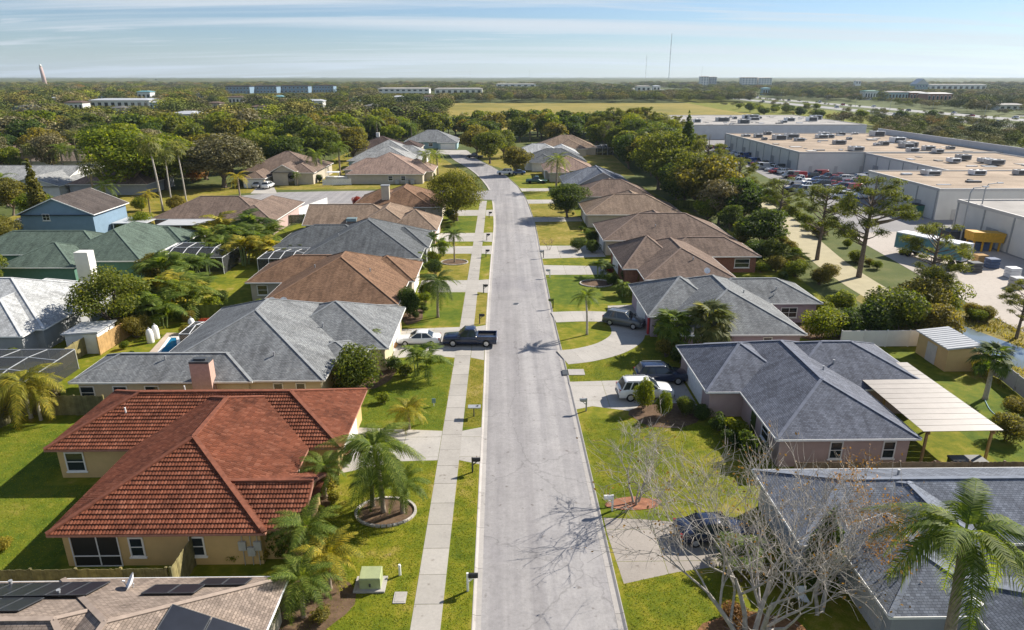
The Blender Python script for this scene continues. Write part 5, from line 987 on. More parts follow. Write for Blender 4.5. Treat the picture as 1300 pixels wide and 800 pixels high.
# ------------------------------------------------------------------ vehicles
CARM = {}
def sec(x, zt, w, zb=.3, crown=.05): return [(x, -w * .9, zb), (x, w * .9, zb), (x, w, zb + .14), (x, w * 1.0, zb + (zt - zb) * .55), (x, w * .965, zt - .1), (x, w * .86, zt - .015), (x, w * .45, zt + crown * .6), (x, 0, zt + crown), (x, -w * .45, zt + crown * .6), (x, -w * .86, zt - .015), (x, -w * .965, zt - .1), (x, -w, zb + (zt - zb) * .55), (x, -w, zb + .14)]
KINDS = {
 'sedan': dict(L=4.8, W=.92, st=[(-2.4, .82, .72), (-2.32, .98, .82), (-1.9, 1.04, .9), (-.6, 1.0, .92), (.8, .97, .92), (1.5, .9, .9), (2.1, .78, .85), (2.34, .66, .76), (2.4, .55, .66)], cab=(-1.75, 1.05, .98, -1.0, .2, 1.44, .84, .62), wr=.33, wx=1.42),
 'suv': dict(L=4.9, W=.96, st=[(-2.45, .98, .84), (-2.38, 1.14, .92), (-1.8, 1.2, .96), (.8, 1.17, .96), (1.2, 1.14, .95), (2.0, 1.04, .92), (2.36, .92, .85), (2.45, .7, .76)], cab=(-2.3, 1.22, 1.16, -1.9, .3, 1.74, .89, .68), wr=.39, wx=1.45),
 'pickup': dict(L=5.9, W=1.0, st=[(-2.95, .88, .92), (-2.88, .92, .98), (-.85, .92, 1.0), (-.8, 1.2, 1.0), (1.0, 1.2, 1.0), (1.4, 1.16, .99), (2.4, 1.1, .96), (2.85, 1.02, .92), (2.95, .75, .86)], cab=(-.78, 1.35, 1.18, -.58, .55, 1.88, .9, .72), wr=.42, wx=1.82),
 'van': dict(L=5.2, W=1.0, st=[(-2.6, 1.0, .95), (-2.5, 1.15, 1.0), (1.2, 1.15, 1.0), (1.8, 1.12, .98), (2.5, .95, .9), (2.6, .7, .85)], cab=(-2.5, 1.75, 1.12, -2.4, 1.1, 2.05, .94, .82), wr=.36, wx=1.6)}
def car_parts(kind, color):
    if (kind, color) in CARM: return CARM[kind, color]
    K = KINDS[kind]; paint = 'car_' + color; P = []; W_ = K['W']
    b = MB().loft([sec(x, z, w) for x, z, w in K['st']][::-1]); P.append(('body', b.mesh('body', paint, True), None))
    a0, a1, zb, t0, t1, zt, wb, wt = K['cab']
    g4 = lambda x0, x1, z, w, r=.12: [(x0 + r, -w, z), (x1 - r, -w, z), (x1, -w + r * 1.6, z), (x1, w - r * 1.6, z), (x1 - r, w, z), (x0 + r, w, z), (x0, w - r, z), (x0, -w + r, z)]
    P.append(('windows', MB().loft([g4(a0, a1, zb - .05, wb), g4(t0, t1, zt, wt)]).mesh('windows', 'glass'), None))
    P.append(('car_roof', MB().loft([g4(t0 - .04, t1 + .05, zt - .03, wt + .02), g4(t0, t1, zt + .035, wt - .05), g4(t0 + .3, t1 - .25, zt + .06, wt - .25)]).mesh('car_roof', paint, True), None))
    pil = MB()
    for s in (-1, 1):
        for p, q in (((a0 + .1, wb), (t0 + .06, wt)), ((a1 - .08, wb), (t1 - .03, wt)), (((a0 + a1) / 2 - .05, wb + .005), ((t0 + t1) / 2, wt + .005))): pil.bar((p[0], s * p[1], zb - .06), (q[0], s * q[1], zt), .09, .05, (0, s, 0))
        if kind in ('suv', 'van'): pil.bar((a0 + .75, s * (wb + .003), zb - .06), (t0 + .65, s * (wt + .003), zt), .1, .05, (0, s, 0))
        if kind == 'van': pil.box(a0 + .2, 0, s * .9 - .06, s * .9 + .06, zb, zt - .1)
    P.append(('pillars', pil.mesh('pillars', paint), None))
    r = K['wr']
    tyre = MB().tube([(0, -.115, 0), (0, -.09, 0), (0, .09, 0), (0, .115, 0)], [r * .9, r, r, r * .9], 20).mesh('tyre', 'rubber', True)
    rim = MB().tube([(0, .1, 0), (0, .125, 0)], [r * .62, r * .58], 14); 
    for k in range(5): rim.bar((0, .128, 0), (r * .55 * math.cos(k * 1.2566), .128, r * .55 * math.sin(k * 1.2566)), .05, .02, (0, 1, 0))
    rim = rim.mesh('rim', 'rim_metal')
    for sx in (-1, 1):
        for s in (-1, 1): P.append(('wheel', tyre, (sx * K['wx'], s * (W_ - .1), r, s), rim))
    L = K['L'] / 2; fx = K['st'][-2][0]; rx = K['st'][1][0]; zf = K['st'][-2][1]; zr = K['st'][1][1]
    for s in (-1, 1):
        P.append(('headlight', MB().box(fx - .22, fx + .05, s * W_ * .62 - .16, s * W_ * .62 + .16, zf - .22, zf - .06).mesh('headlight', 'lamp_glass'), None))
        P.append(('taillight', MB().box(rx - .06, rx + .1, s * W_ * .8 - .1, s * W_ * .8 + .1, zr - .32, zr - .02).mesh('taillight', 'tail_glass'), None))
        P.append(('mirror', MB().box(a1 - .35, a1 - .2, s * (W_ + .1) - .09, s * (W_ + .1) + .09, zb - .02, zb + .14).mesh('mirror', paint), None))
    P.append(('bumper', MB().box(L - .14, L + .04, -W_ * .8, W_ * .8, .34, .52).box(-L - .04, -L + .14, -W_ * .85, W_ * .85, .36, .56).mesh('bumper', 'metal_dark' if kind != 'pickup' else 'galvanized'), None))
    P.append(('license_plate', MB().box(-L - .055, -L - .035, -.16, .16, .6, .74).mesh('license_plate', 'white_paint'), None))
    if kind == 'pickup':
        bed = MB()
        for s in (-1, 1): bed.box(-2.9, -.84, s * .94 - .06, s * .94 + .06, .85, 1.22)
        bed.box(-2.93, -2.86, -.98, .98, .8, 1.22).box(-.88, -.8, -.98, .98, .8, 1.22); P.append(('cargo_bed', bed.mesh('cargo_bed', paint), None)); P.append(('bed_floor', MB().box(-2.84, -.9, -.87, .87, .93, .96).mesh('bed_floor', 'black'), None))
    if kind == 'suv':
        rr = MB()
        for s in (-1, 1): rr.bar((t0 + .2, s * (wt - .06), zt + .09), (t1 - .2, s * (wt - .06), zt + .09), .05, .05)
        P.append(('roof_rack', rr.mesh('roof_rack', 'metal_grey'), None))
    CARM[kind, color] = P; return P
def car(kind, color, x, y, rz, label, group=None, name=None, z=.1, small=False, s=1.0):
    t = thing(name or {'sedan': 'car', 'suv': 'sport_utility_vehicle', 'pickup': 'pickup_truck', 'van': 'van'}[kind], label, {'sedan': 'car', 'suv': 'car', 'pickup': 'pickup truck', 'van': 'van'}[kind], (x, y, z), rz + 1e-4, group); t.scale = (s,) * 3
    for p in car_parts(kind, color):
        if small and p[0] not in ('body', 'windows', 'car_roof', 'wheel', 'pillars'): continue
        if p[0] == 'wheel':
            sx, sy, r, sg = p[2]; w = link('wheel', p[1], t, (sx, sy, r), (0, 0, 0 if sg > 0 else math.pi))
            if not small: link('rim', p[3], w)
        else: link(p[0], p[1], t)
    return t
def ang(p, q): a = G(*p); b = G(*q); return math.atan2(b[1] - a[1], b[0] - a[0])
car('sedan', 'white', -9.2, 70.4, R(180), 'white sedan parked nose to the grey roofed garage')
car('pickup', 'navy', -3.55, 70.2, R(178), 'navy pickup truck parked behind the white sedan')
car('suv', 'grey', *G(792, 414), R(-30), 'dark grey sport utility vehicle on the loop driveway')
car('suv', 'white', *G(818, 505), R(2), 'white sport utility vehicle beside the bright bush', s=1.04)
car('suv', 'navy', *G(838, 485), R(1), 'navy sport utility vehicle beyond the white one', s=1.02)
car('sedan', 'navy', *G(905, 684), R(3), 'dark navy car behind the large bare tree', s=1.02)
car('sedan', 'silver', *G(328, 238), R(85), 'silver car left of two before the arched house', small=True); car('suv', 'white', *G(341, 239), R(85), 'white car right of two before the arched house', small=True)
car('pickup', 'black', *G(603, 201), R(160), 'black pickup truck near the street end', small=True); car('suv', 'white', *G(641, 222), R(175), 'white car on a driveway at the bend', small=True); car('sedan', 'blue', *G(657, 222), R(178), 'blue car on a driveway at the bend', small=True); car('pickup', 'green', *G(681, 233), R(178), 'dark green pickup truck before the pink tan house', small=True)
car('sedan', 'blue', *G(10, 249), R(20), 'blue car on the far left street', small=True); car('suv', 'white', *G(107, 245), R(10), 'white car on the far left street', small=True); car('van', 'white', *G(120, 244), R(15), 'white van on the far left street', small=True)
# ------------------------------------------------------------------ yard and street furniture
def mailbox(px, py, label, post='dark_trim', box='black', az=0, big=False):
    x, y = G(px, py); t = thing('mailbox', label, 'mailbox', (x, y, LZ)); s = 1 if az == 0 else -1
    MB().box(x - .06, x + .06, y - .06, y + .06, 0, 1.35).build('post', post, t); MB().box(min(x, x + s * .5), max(x, x + s * .5), y - .045, y + .045, 1.0, 1.09).bar((x, y, .7), (x + s * .35, y, 1.02), .06, .06).build('arm', post, t)
    b = MB(); secs = []
    for xx in (x + s * .05, x + s * .6): secs.append([(xx, y + .13 * math.cos(a), 1.2 + .14 * math.sin(a) if a < 3.2 else 1.1) for a in (0, .5, 1.05, 1.57, 2.1, 2.6, 3.14)] + [(xx, y - .13, 1.09), (xx, y + .13, 1.09)])
    bo = b.loft(secs).build('box', box, t); MB().box(x + s * .3, x + s * .33, y + .13, y + .15, 1.2, 1.42).build('signal_flag', 'red_paint', bo)
for px, py, lb, po, bx in ((600, 601, 'black mailbox on a post beside the red roofed house driveway', 'dark_trim', 'black'), (594, 752, 'black mailbox on a pale post at bottom of the verge', 'white_paint', 'black'), (609, 412, 'small mailbox beside the pickup truck', 'dark_trim', 'black'), (614, 373, 'mailbox on the left verge beyond the pickup', 'dark_trim', 'black'), (617, 327, 'mailbox on the left verge second beyond the pickup', 'dark_trim', 'black'), (618, 306, 'mailbox on the left verge third beyond the pickup', 'dark_trim', 'black'), (621, 277, 'mailbox farthest up the left verge', 'dark_trim', 'black')): mailbox(px, py, lb, po, bx)
for px, py, lb, po, bx in ((777, 650, 'white mailbox by the small bare tree', 'white_paint', 'white_paint'), (744, 523, 'grey mailbox at the slate roofed house drive', 'metal_grey', 'metal_grey'), (702, 392, 'brown mailbox before the lone palm', 'wood_dark', 'wood_dark'), (698, 353, 'white mailbox between two pale driveways', 'white_paint', 'metal_grey'), (690, 328, 'mailbox nearest the upper pale driveway', 'dark_trim', 'metal_grey')): mailbox(px, py, lb, po, bx, 1)
gx, gy = G(612, 530); t = thing('basketball_hoop', 'grey rectangular backboard on a kerbside pole', 'hoop', (gx - .6, gy, LZ)); MB().tube([(gx - .7, gy, 0), (gx - .7, gy, 1.0), (gx - .3, gy, 1.15)], .05, 6).build('pole', 'metal_dark', t); MB().box(gx - 1.2, gx - .1, gy - .3, gy + .3, 1.02, 1.09).build('board', 'metal_grey', t)
x, y = G(472, 745); t = thing('utility_box', 'pale green transformer cabinet on a concrete pad', 'utility box', (x, y, LZ))
MB().box(x - .95, x + .85, y - .65, y + .65, LZ - .05, LZ + .12).build('pad', 'kerb_concrete', t); MB().loft([[(x - .6, y - .45, LZ + .12), (x + .6, y - .45, LZ + .12), (x + .6, y + .45, LZ + .12), (x - .6, y + .45, LZ + .12)], [(x - .6, y - .45, .85), (x + .6, y - .45, .85), (x + .6, y + .45, 1.0), (x - .6, y + .45, 1.0)], [(x - .62, y - .47, .86), (x + .62, y - .47, .86), (x + .62, y + .47, 1.02), (x - .62, y + .47, 1.02)], [(x - .58, y - .43, .95), (x + .58, y - .43, .95), (x + .58, y + .43, 1.1), (x - .58, y + .43, 1.1)]]).build('cabinet', 'utility_green', t); MB().box(x - .05, x + .05, y - .5, y - .46, .4, .6).build('latch', 'metal_dark', t)
x, y = G(508, 732); t = thing('marker_post', 'white marker post on the lawn beside transformer cabinet', 'post', (x, y, LZ)); MB().tube([(x, y, 0), (x, y, .75)], .08, 8).build('post', 'white_paint', t); MB().tube([(x, y, .75), (x, y, .86)], [.1, .07], 8).build('cap', 'white_paint', t)
x, y = G(508, 761); t = thing('meter_lid', 'pale rectangular meter lid set in the bottom lawn', 'lid', (x, y, LZ)); MB().box(x - .36, x + .36, y - .45, y + .45, LZ - .03, LZ + .045).build('frame', 'kerb_concrete', t); MB().box(x - .28, x + .28, y - .36, y + .36, LZ + .045, LZ + .06).build('lid', 'sidewalk_concrete', t)
x, y = G(551, 517); t = thing('yard_sign', 'small pale blue sign on the lawn by sidewalk', 'sign', (x, y, LZ)); MB().tube([(x, y, 0), (x, y, .55)], .025, 6).build('post', 'white_paint', t); MB().box(x - .17, x + .17, y - .02, y + .02, .42, .85).build('board', 'skylight', t)
# flag on the garage corner: striped cloth with a blue canton
fl = MB(); fo, fu, fv = Vector((-11.9, 45.36, 1.75)), Vector((.86, -.2, .5)).normalized() * .0, None
p0 = Vector((-11.75, 45.3, 1.9)); du = Vector((.62, -.14, .52)); dv = Vector((-.22, -.1, -1.0))
for k in range(13):
    a, b = k / 13, (k + 1) / 13; s0 = .42 if k < 7 else 0
    fl.face([p0 + dv * a + du * s0, p0 + dv * b + du * s0, p0 + dv * b + du, p0 + dv * a + du], mi=(0 if k % 2 == 0 else 1))
fl.face([p0, p0 + dv * 7 / 13, p0 + dv * 7 / 13 + du * .42, p0 + du * .42], mi=2)
fl.build('flag_cloth', ['cloth_red', 'white_paint', 'cloth_blue'], fp)
# fences: posts and rails as parts, the narrow pickets of a bay joined
def fence(P, label, mat='wood_fence', hgt=1.85, bay=2.4, solid=False, z=LZ, cat='fence', name='fence', cap=None):
    t = thing(name, label, cat, (P[0][0], P[0][1], z))
    for a, b in zip(P, P[1:]):
        L = math.hypot(b[0] - a[0], b[1] - a[1]); n = max(1, round(L / bay)); d = Vector(((b[0] - a[0]) / L, (b[1] - a[1]) / L, 0)); nn = Vector((d.y, -d.x, 0))
        for i in range(n + 1):
            p = Vector((a[0], a[1], z)) + d * (L * i / n); MB().bar(p - Vector((0, 0, .1)), p + Vector((0, 0, hgt + .08)), .12, .12, (d.x, d.y, 0)).build('post', mat, t)
            if i == n: break
            m = MB(); w = L / n
            if solid: m.bar(p + d * .06 + Vector((0, 0, hgt / 2 + .03)), p + d * (w - .06) + Vector((0, 0, hgt / 2 + .03)), .06, hgt - .06)
            else:
                k = int(w / .155)
                for j in range(k):
                    q = p + d * (w * (j + .5) / k) + nn * random.uniform(.02, .035); m.bar(q + Vector((0, 0, .05)), q + Vector((0, 0, hgt + random.uniform(-.04, .03))), .022, w / k - .012, (d.x, d.y, 0))
            tag(m.build('picket_panel', mat, t), kind='stuff')
            for zz_ in (.35, hgt - .3): MB().bar(p + d * .06 - nn * .02 + Vector((0, 0, zz_)), p + d * (w - .06) - nn * .02 + Vector((0, 0, zz_)), .05, .09).build('rail', mat, t)
    return t
fence([(-32.5, 32.3), (-29.6, 32.3)], 'new yellow wood fence left of the porch screen', 'wood_new'); fence([(-29.4, 32.2), (-19.2, 32.2)], 'weathered low wood fence before the red roofed house', 'wood_grey', 1.5)
fence([(-18.6, 31.6), (-18.6, 34.2)], 'short wood gate panel beside the satellite dish', 'wood_grey', 2.0); fence([(-47, 54.0), (-34.5, 53.8)], 'dark wood fence behind the left lawn', 'wood_grey', 1.9); fence([(-45.5, 38), (-43.6, 46), (-41.5, 54.2)], 'old vine grown wood fence at left edge', 'wood_grey', 1.9)
fence([G(62, 483), G(98, 458), G(128, 440)], 'grey wood fence beside the dark screen enclosure', 'wood_grey', 1.9); fence([G(128, 452), G(170, 425)], 'new honey coloured wood fence by the white shed', 'wood_new', 2.0); fence([G(188, 406), G(255, 406), G(335, 404)], 'dark fence behind the swimming pool', 'wood_dark', 1.8); fence([G(192, 400), G(228, 378)], 'honey coloured fence running up behind the pool', 'wood_new', 1.8)
fence([G(310, 312), G(338, 287)], 'white vinyl fence beside the long brown roof', 'vinyl_fence', 1.9, solid=True); fence([G(352, 287), G(416, 262)], 'white vinyl fence along the side street corner', 'vinyl_fence', 1.9, solid=True); fence([G(338, 287), G(402, 283)], 'brown fence joining the white vinyl fences', 'wood_dark', 1.8); fence([G(410, 236), G(446, 235)], 'white picket fence before the boat', 'vinyl_fence', 1.6)
fence([(36.8, 68.6), (46.8, 68.7)], 'white vinyl fence left of the tan shed', 'vinyl_fence', 1.9, solid=True); fence([(21.0, 42.4), (38.5, 42.2)], 'brown wood fence behind the pergola house', 'wood_fence', 1.8)
w_ = fence([(46.9, 68.9), (48.5, 60), (47.6, 55), (44.5, 48), (41, 42.4)], 'pale concrete yard wall along the canal', 'block_wall', 1.7, 2.6, True, name='yard_wall', cat='wall')
fence([(39.5, 131), (41, 118)], 'dark fence behind the right row', 'wood_dark', 1.8); fence([(37, 152), (56, 150)], 'dark wood fence across the far right yards', 'wood_dark', 1.8)
# sheds
def shed(x0, x1, y0, y1, hgt, label, wall, roof, slope=.35):
    t = thing('shed', label, 'shed', ((x0 + x1) / 2, (y0 + y1) / 2, LZ)); MB().box(x0, x1, y0, y1, 0, hgt).build('wall', wall, t); m = MB(); xm = (x0 + x1) / 2
    a = [(x0 - .25, y0 - .25, hgt - .02), (x1 + .25, y0 - .25, hgt + slope), (x1 + .25, y1 + .25, hgt + slope), (x0 - .25, y1 + .25, hgt - .02)]
    ro = m.loft([a, [(p[0], p[1], p[2] + .12) for p in a]]).build('roof', roof, t)
    for k in range(int((y1 - y0 + .5) / .5)): yy = y0 - .2 + k * .5; MB().bar((x0 - .25, yy, hgt + .12), (x1 + .25, yy, hgt + slope + .14), .05, .05).build('seam', roof, ro)
    MB().box(x0 - .04, x0 - .003, (y0 + y1) / 2 - .8, (y0 + y1) / 2 + .8, .1, hgt - .4).build('door', 'trim_grey', t)
shed(44.2, 48.0 - .9, 62.0, 67.0, 2.5, 'tan shed with white metal roof at yard wall', 'stucco_tan', 'metal_roof_white'); shed(-46.2, -42.8, 68.0, 71.4, 2.3, 'small white roofed shed by the honey fence', 'stucco_white', 'metal_roof_white', .2)
# pergola with sheeted roof, hot tub
t = thing('pergola', 'long pergola with pale translucent sheet roof behind slate house', 'pergola', (34.6, 51, LZ)); xa, xb, ya, yb = 31.4, 37.0, 44.6, 57.2
for xx in (xa + .4, xb - .3):
    for yy in (ya + .3, (ya + yb) / 2, yb - .3): MB().box(xx - .08, xx + .08, yy - .08, yy + .08, 0, 2.9).build('post', 'wood_new', t)
    MB().box(xx - .05, xx + .05, ya, yb, 2.78, 2.98).build('beam', 'wood_new', t)
for k in range(17): yy = ya + .15 + (yb - ya - .3) * k / 16; MB().box(xa, xb, yy - .03, yy + .03, 2.99, 3.1).build('rafter', 'wood_new', t)
for k in range(14):
    y0_ = ya - .1 + (yb - ya + .2) * k / 14; y1_ = ya - .1 + (yb - ya + .2) * (k + 1) / 14 - .04; m = MB(); n = 10
    for j in range(n):
        f0, f1 = j / n, (j + 1) / n; za, zb_ = 3.12 + (.025 if j % 2 else 0), 3.12 + (0 if j % 2 else .025)
        m.loft([[(xa - .2, y0_ + (y1_ - y0_) * f0, za), (xa - .2, y0_ + (y1_ - y0_) * f1, zb_), (xa - .2, y0_ + (y1_ - y0_) * f1, zb_ + .015), (xa - .2, y0_ + (y1_ - y0_) * f0, za + .015)], [(xb + .2, y0_ + (y1_ - y0_) * f0, za + .05), (xb + .2, y0_ + (y1_ - y0_) * f1, zb_ + .05), (xb + .2, y0_ + (y1_ - y0_) * f1, zb_ + .065), (xb + .2, y0_ + (y1_ - y0_) * f0, za + .065)]], False)
    m.build('roof_sheet', 'pergola_sheet', t)
t = thing('hot_tub', 'dark covered hot tub below the pergola', 'hot tub', (34.6, 43.6, LZ)); MB().box(33.5, 35.9, 42.7, 44.5, 0, .95).build('tub', 'wood_dark', t); MB().box(33.45, 34.68, 42.65, 44.55, .95, 1.08).box(34.72, 35.95, 42.65, 44.55, .95, 1.08).build('cover', 'metal_dark', t)
t = thing('kettle_grill', 'rust coloured round patio heater under pergola edge', 'grill', (32.2, 43.6, LZ)); MB().tube([(32.2, 43.6, .1), (32.2, 43.6, .5), (32.2, 43.6, .9), (32.2, 43.6, 1.1)], [.2, .45, .45, .2], 12).build('bowl', 'terracotta', t); MB().tube([(32.2, 43.6, 0), (32.2, 43.6, .2)], .1, 6).build('foot', 'metal_dark', t)
hs = catmull([(44.2, 56), (43.0, 53), (43.6, 50.5), (45.0, 48.8), (44.2, 47.6)], 6); tag(MB().tube([(p[0], p[1], LZ + .03) for p in hs], .05, 6).build('garden_hose', 'teal_paint'), 'teal garden hose lying along the yard wall', 'hose')
# swimming pool with deck and screen cage frame
t = thing('swimming_pool', 'blue swimming pool with pale deck behind grey roof', 'pool', (*G(225, 440), LZ)); D = [G(187, 452), G(212, 424), G(255, 424), G(272, 440), G(252, 456)]
MB().prism(D, LZ - .05, LZ + .05).build('deck', 'pool_deck_stone', t); Wp = [G(200, 452), G(216, 430), G(226, 430), G(228, 452)]; MB().prism(Wp, LZ + .052, LZ + .06).build('water', 'pool_water', t)
for k in range(4): a, b = Wp[k], Wp[(k + 1) % 4]; MB().bar((a[0], a[1], LZ + .08), (b[0], b[1], LZ + .08), .3, .06).build('coping', 'white_paint', t)
def cage(x0, x1, y0, y1, hgt, label, nx=4, ny=3, rz=0, hip=.9, frame='white_metal'):
    """screen enclosure: aluminium frame and one screen pane per bay"""
    t = thing('screen_enclosure', label, 'enclosure', ((x0 + x1) / 2, (y0 + y1) / 2, LZ)); f = MB(); k = 1.2; frame_w = .055
    X = [x0 + (x1 - x0) * i / nx for i in range(nx + 1)]; Y = [y0 + (y1 - y0) * i / ny for i in range(ny + 1)]
    zt = lambda x, y: hgt + hip * min(1, min(x - x0, x1 - x, y - y0, y1 - y) / k + .0)
    def pane(P): m = MB(); m.face(P); m.build('screen_pane', 'screen', t)
    for i in range(nx):
        pane([(X[i], y0, .1), (X[i + 1], y0, .1), (X[i + 1], y0, hgt), (X[i], y0, hgt)]); pane([(X[i], y1, .1), (X[i + 1], y1, .1), (X[i + 1], y1, hgt), (X[i], y1, hgt)])
        for j in range(ny): pane([(X[i], Y[j], zt(X[i], Y[j])), (X[i + 1], Y[j], zt(X[i + 1], Y[j])), (X[i + 1], Y[j + 1], zt(X[i + 1], Y[j + 1])), (X[i], Y[j + 1], zt(X[i], Y[j + 1]))])
    for j in range(ny): pane([(x0, Y[j], .1), (x0, Y[j + 1], .1), (x0, Y[j + 1], hgt), (x0, Y[j], hgt)]); pane([(x1, Y[j], .1), (x1, Y[j + 1], .1), (x1, Y[j + 1], hgt), (x1, Y[j], hgt)])
    for xx in X:
        MB().bar((xx, y0, 0), (xx, y0, hgt), .06, .06).build('post', frame, t); MB().bar((xx, y1, 0), (xx, y1, hgt), .06, .06).build('post', frame, t)
        m = MB()
        for j in range(ny): m.bar((xx, Y[j], zt(xx, Y[j]) + .02), (xx, Y[j + 1], zt(xx, Y[j + 1]) + .02), .06, .06)
        m.build('roof_beam', frame, t)
    for yy in Y:
        m = MB()
        for i in range(nx): m.bar((X[i], yy, zt(X[i], yy) + .03), (X[i + 1], yy, zt(X[i + 1], yy) + .03), .06, .06)
        m.build('roof_beam', frame, t)
    return t
px0 = G(252, 440); cage(px0[0] - 1.3, px0[0] + 1.9, px0[1] - 1.2, px0[1] + 2.6, 1.9, 'pale framed screen cage at the swimming pool', 3, 2, hip=.4)
cage(-53.5, -42.8, 55.4, 64.0, 2.2, 'large dark screen enclosure at the left edge', 4, 3, hip=.35, frame='galvanized'); cage(-52.0, -41.5, 99, 108.6, 2.6, 'dark screen enclosure beside the green roof', 5, 3, hip=.8); cage(-36.2, -29.6, 98.6, 104.6, 2.5, 'white framed screen cage beside the charcoal roof', 4, 2, hip=.4); cage(36, 44, 262, 272, 2.6, 'white framed screen cage at the far tan roof', 4, 2)
for i, (px, py) in enumerate(((192, 436), (199, 431), (245, 422))):
    x, y = G(px, py); t = thing('pool_filter', ('left', 'middle', 'right')[i] + ' white rounded tank beside the swimming pool', 'tank', (x, y, LZ)); MB().tube([(x, y, 0), (x, y, .2), (x, y, 1.2), (x, y, 1.6), (x, y, 1.75)], [.34, .38, .38, .28, .1], 14).build('tank', 'white_paint', t, True); MB().tube([(x, y, 1.72), (x, y, 1.9)], .08, 8).build('valve', 'metal_grey', t)
# boat on a trailer, under a canopy
bx, by = G(428, 231); t = thing('boat', 'white boat on a trailer under a small canopy', 'boat', (bx, by, .0)); MB().loft([[(bx - 3.0 + k * 1.2, by - w, 1.5), (bx - 3.0 + k * 1.2, by - w * .7, .8), (bx - 3.0 + k * 1.2, by + w * .7, .8), (bx - 3.0 + k * 1.2, by + w, 1.5)] for k, w in enumerate((1.0, 1.15, 1.15, 1.0, .6, .1))]).build('hull', 'white_paint', t); MB().box(bx - 2.6, bx + .8, by - 1.2, by + 1.2, 2.7, 2.8).build('canopy', 'white_metal', t)
for sx in (-2.4, .6):
    for sy in (-1, 1): MB().box(bx + sx - .04, bx + sx + .04, by + sy - .04, by + sy + .04, 1.2, 2.7).build('canopy_pole', 'galvanized', t)
MB().box(bx - 3, bx + 4, by - .1, by + .1, .45, .6).build('trailer_frame', 'metal_dark', t)
for sy in (-1, 1): MB().tube([(bx - .8, by + sy * 1.1 - .1, .35), (bx - .8, by + sy * 1.1 + .1, .35)], .35, 14).build('wheel', 'rubber', t)
# patio chair near the blue grey roof
cx_, cy_ = 16.7, 30.6; t = thing('patio_chair', 'white patio chair beside the blue grey roofed house', 'chair', (cx_, cy_, LZ)); MB().box(cx_ - .3, cx_ + .3, cy_ - .3, cy_ + .3, .4, .46).build('seat', 'white_paint', t); MB().box(cx_ - .3, cx_ + .3, cy_ + .26, cy_ + .31, .46, 1.0).build('backrest', 'white_paint', t)
for sx in (-.26, .26):
    for sy in (-.26, .26): MB().box(cx_ + sx - .025, cx_ + sx + .025, cy_ + sy - .025, cy_ + sy + .025, 0, .4).build('leg', 'white_paint', t)
# ------------------------------------------------------------------ warehouses, yard and canal on the right
struct(sheet([(61, 66), (61, 80), (63, 100), (66, 128), (73, 150), (76, 182), (80, 222), (82, 330), (89.5, 330), (180, 330), (180, 60), (95, 60)], .02), 'parking_lot', 'asphalt_lot')
struct(sheet([(60.4, 62), (60.5, 80), (62.5, 100), (65, 126), (84, 128), (84, 80), (84, 62)], .03), 'loading_yard', 'yard_concrete')
pth = catmull([(60, 160), (59, 146), (57, 132), (54.5, 118), (52.2, 104), (51.3, 92), (51.5, 82), (52.5, 76)], 6); struct(ribbon(pth, -2.6, 2.6, .022), 'path', 'path_sand')
canal = [(50.2, 84), (53.0, 82), (54.8, 75.2), (56.6, 69), (58.3, 62), (59, 50), (55.5, 50), (54.2, 58), (52.2, 64.2), (51.4, 70), (52.3, 73.6), (50.4, 77)]
struct(sheet(canal, .03), 'canal_water', 'water'); struct(sheet([(46.9, 86), (50, 89), (55.6, 84), (60.2, 77), (61.4, 50), (47.8, 46), (48.6, 62), (47, 70)], .016), 'canal_bank', 'reeds')
rs = np.random.RandomState(8); Q = []
for k in range(1500):
    a = canal[rs.randint(len(canal))]; b = canal[rs.randint(len(canal))]
    x, y = rs.uniform(46.5, 61), rs.uniform(48, 88)
    ins = False; j = len(canal) - 1
    for i in range(len(canal)):
        if (canal[i][1] > y) != (canal[j][1] > y) and x < (canal[j][0] - canal[i][0]) * (y - canal[i][1]) / (canal[j][1] - canal[i][1]) + canal[i][0]: ins = not ins
        j = i
    if ins or x < 47.2 + max(0, (y - 70)) * .1: continue
    for q in range(5):
        a = rs.uniform(0, 6.28); w = np.array([math.cos(a) * .07, math.sin(a) * .07, 0]); p = np.array([x, y, 0]) + np.r_[rs.normal(0, .25, 2), 0]; t_ = p + np.r_[rs.normal(0, .25, 2), rs.uniform(.15, .5)]; Q.append(np.stack([p - w, p + w, t_ + w * .1, t_ - w * .1]))
o = bpy.data.objects.new('canal_reeds', quads_mesh('canal_reeds', np.array(Q), 'leaf_olive')); COL.objects.link(o); tag(o, 'dry yellow green reeds along the canal banks', 'reeds', kind='stuff')
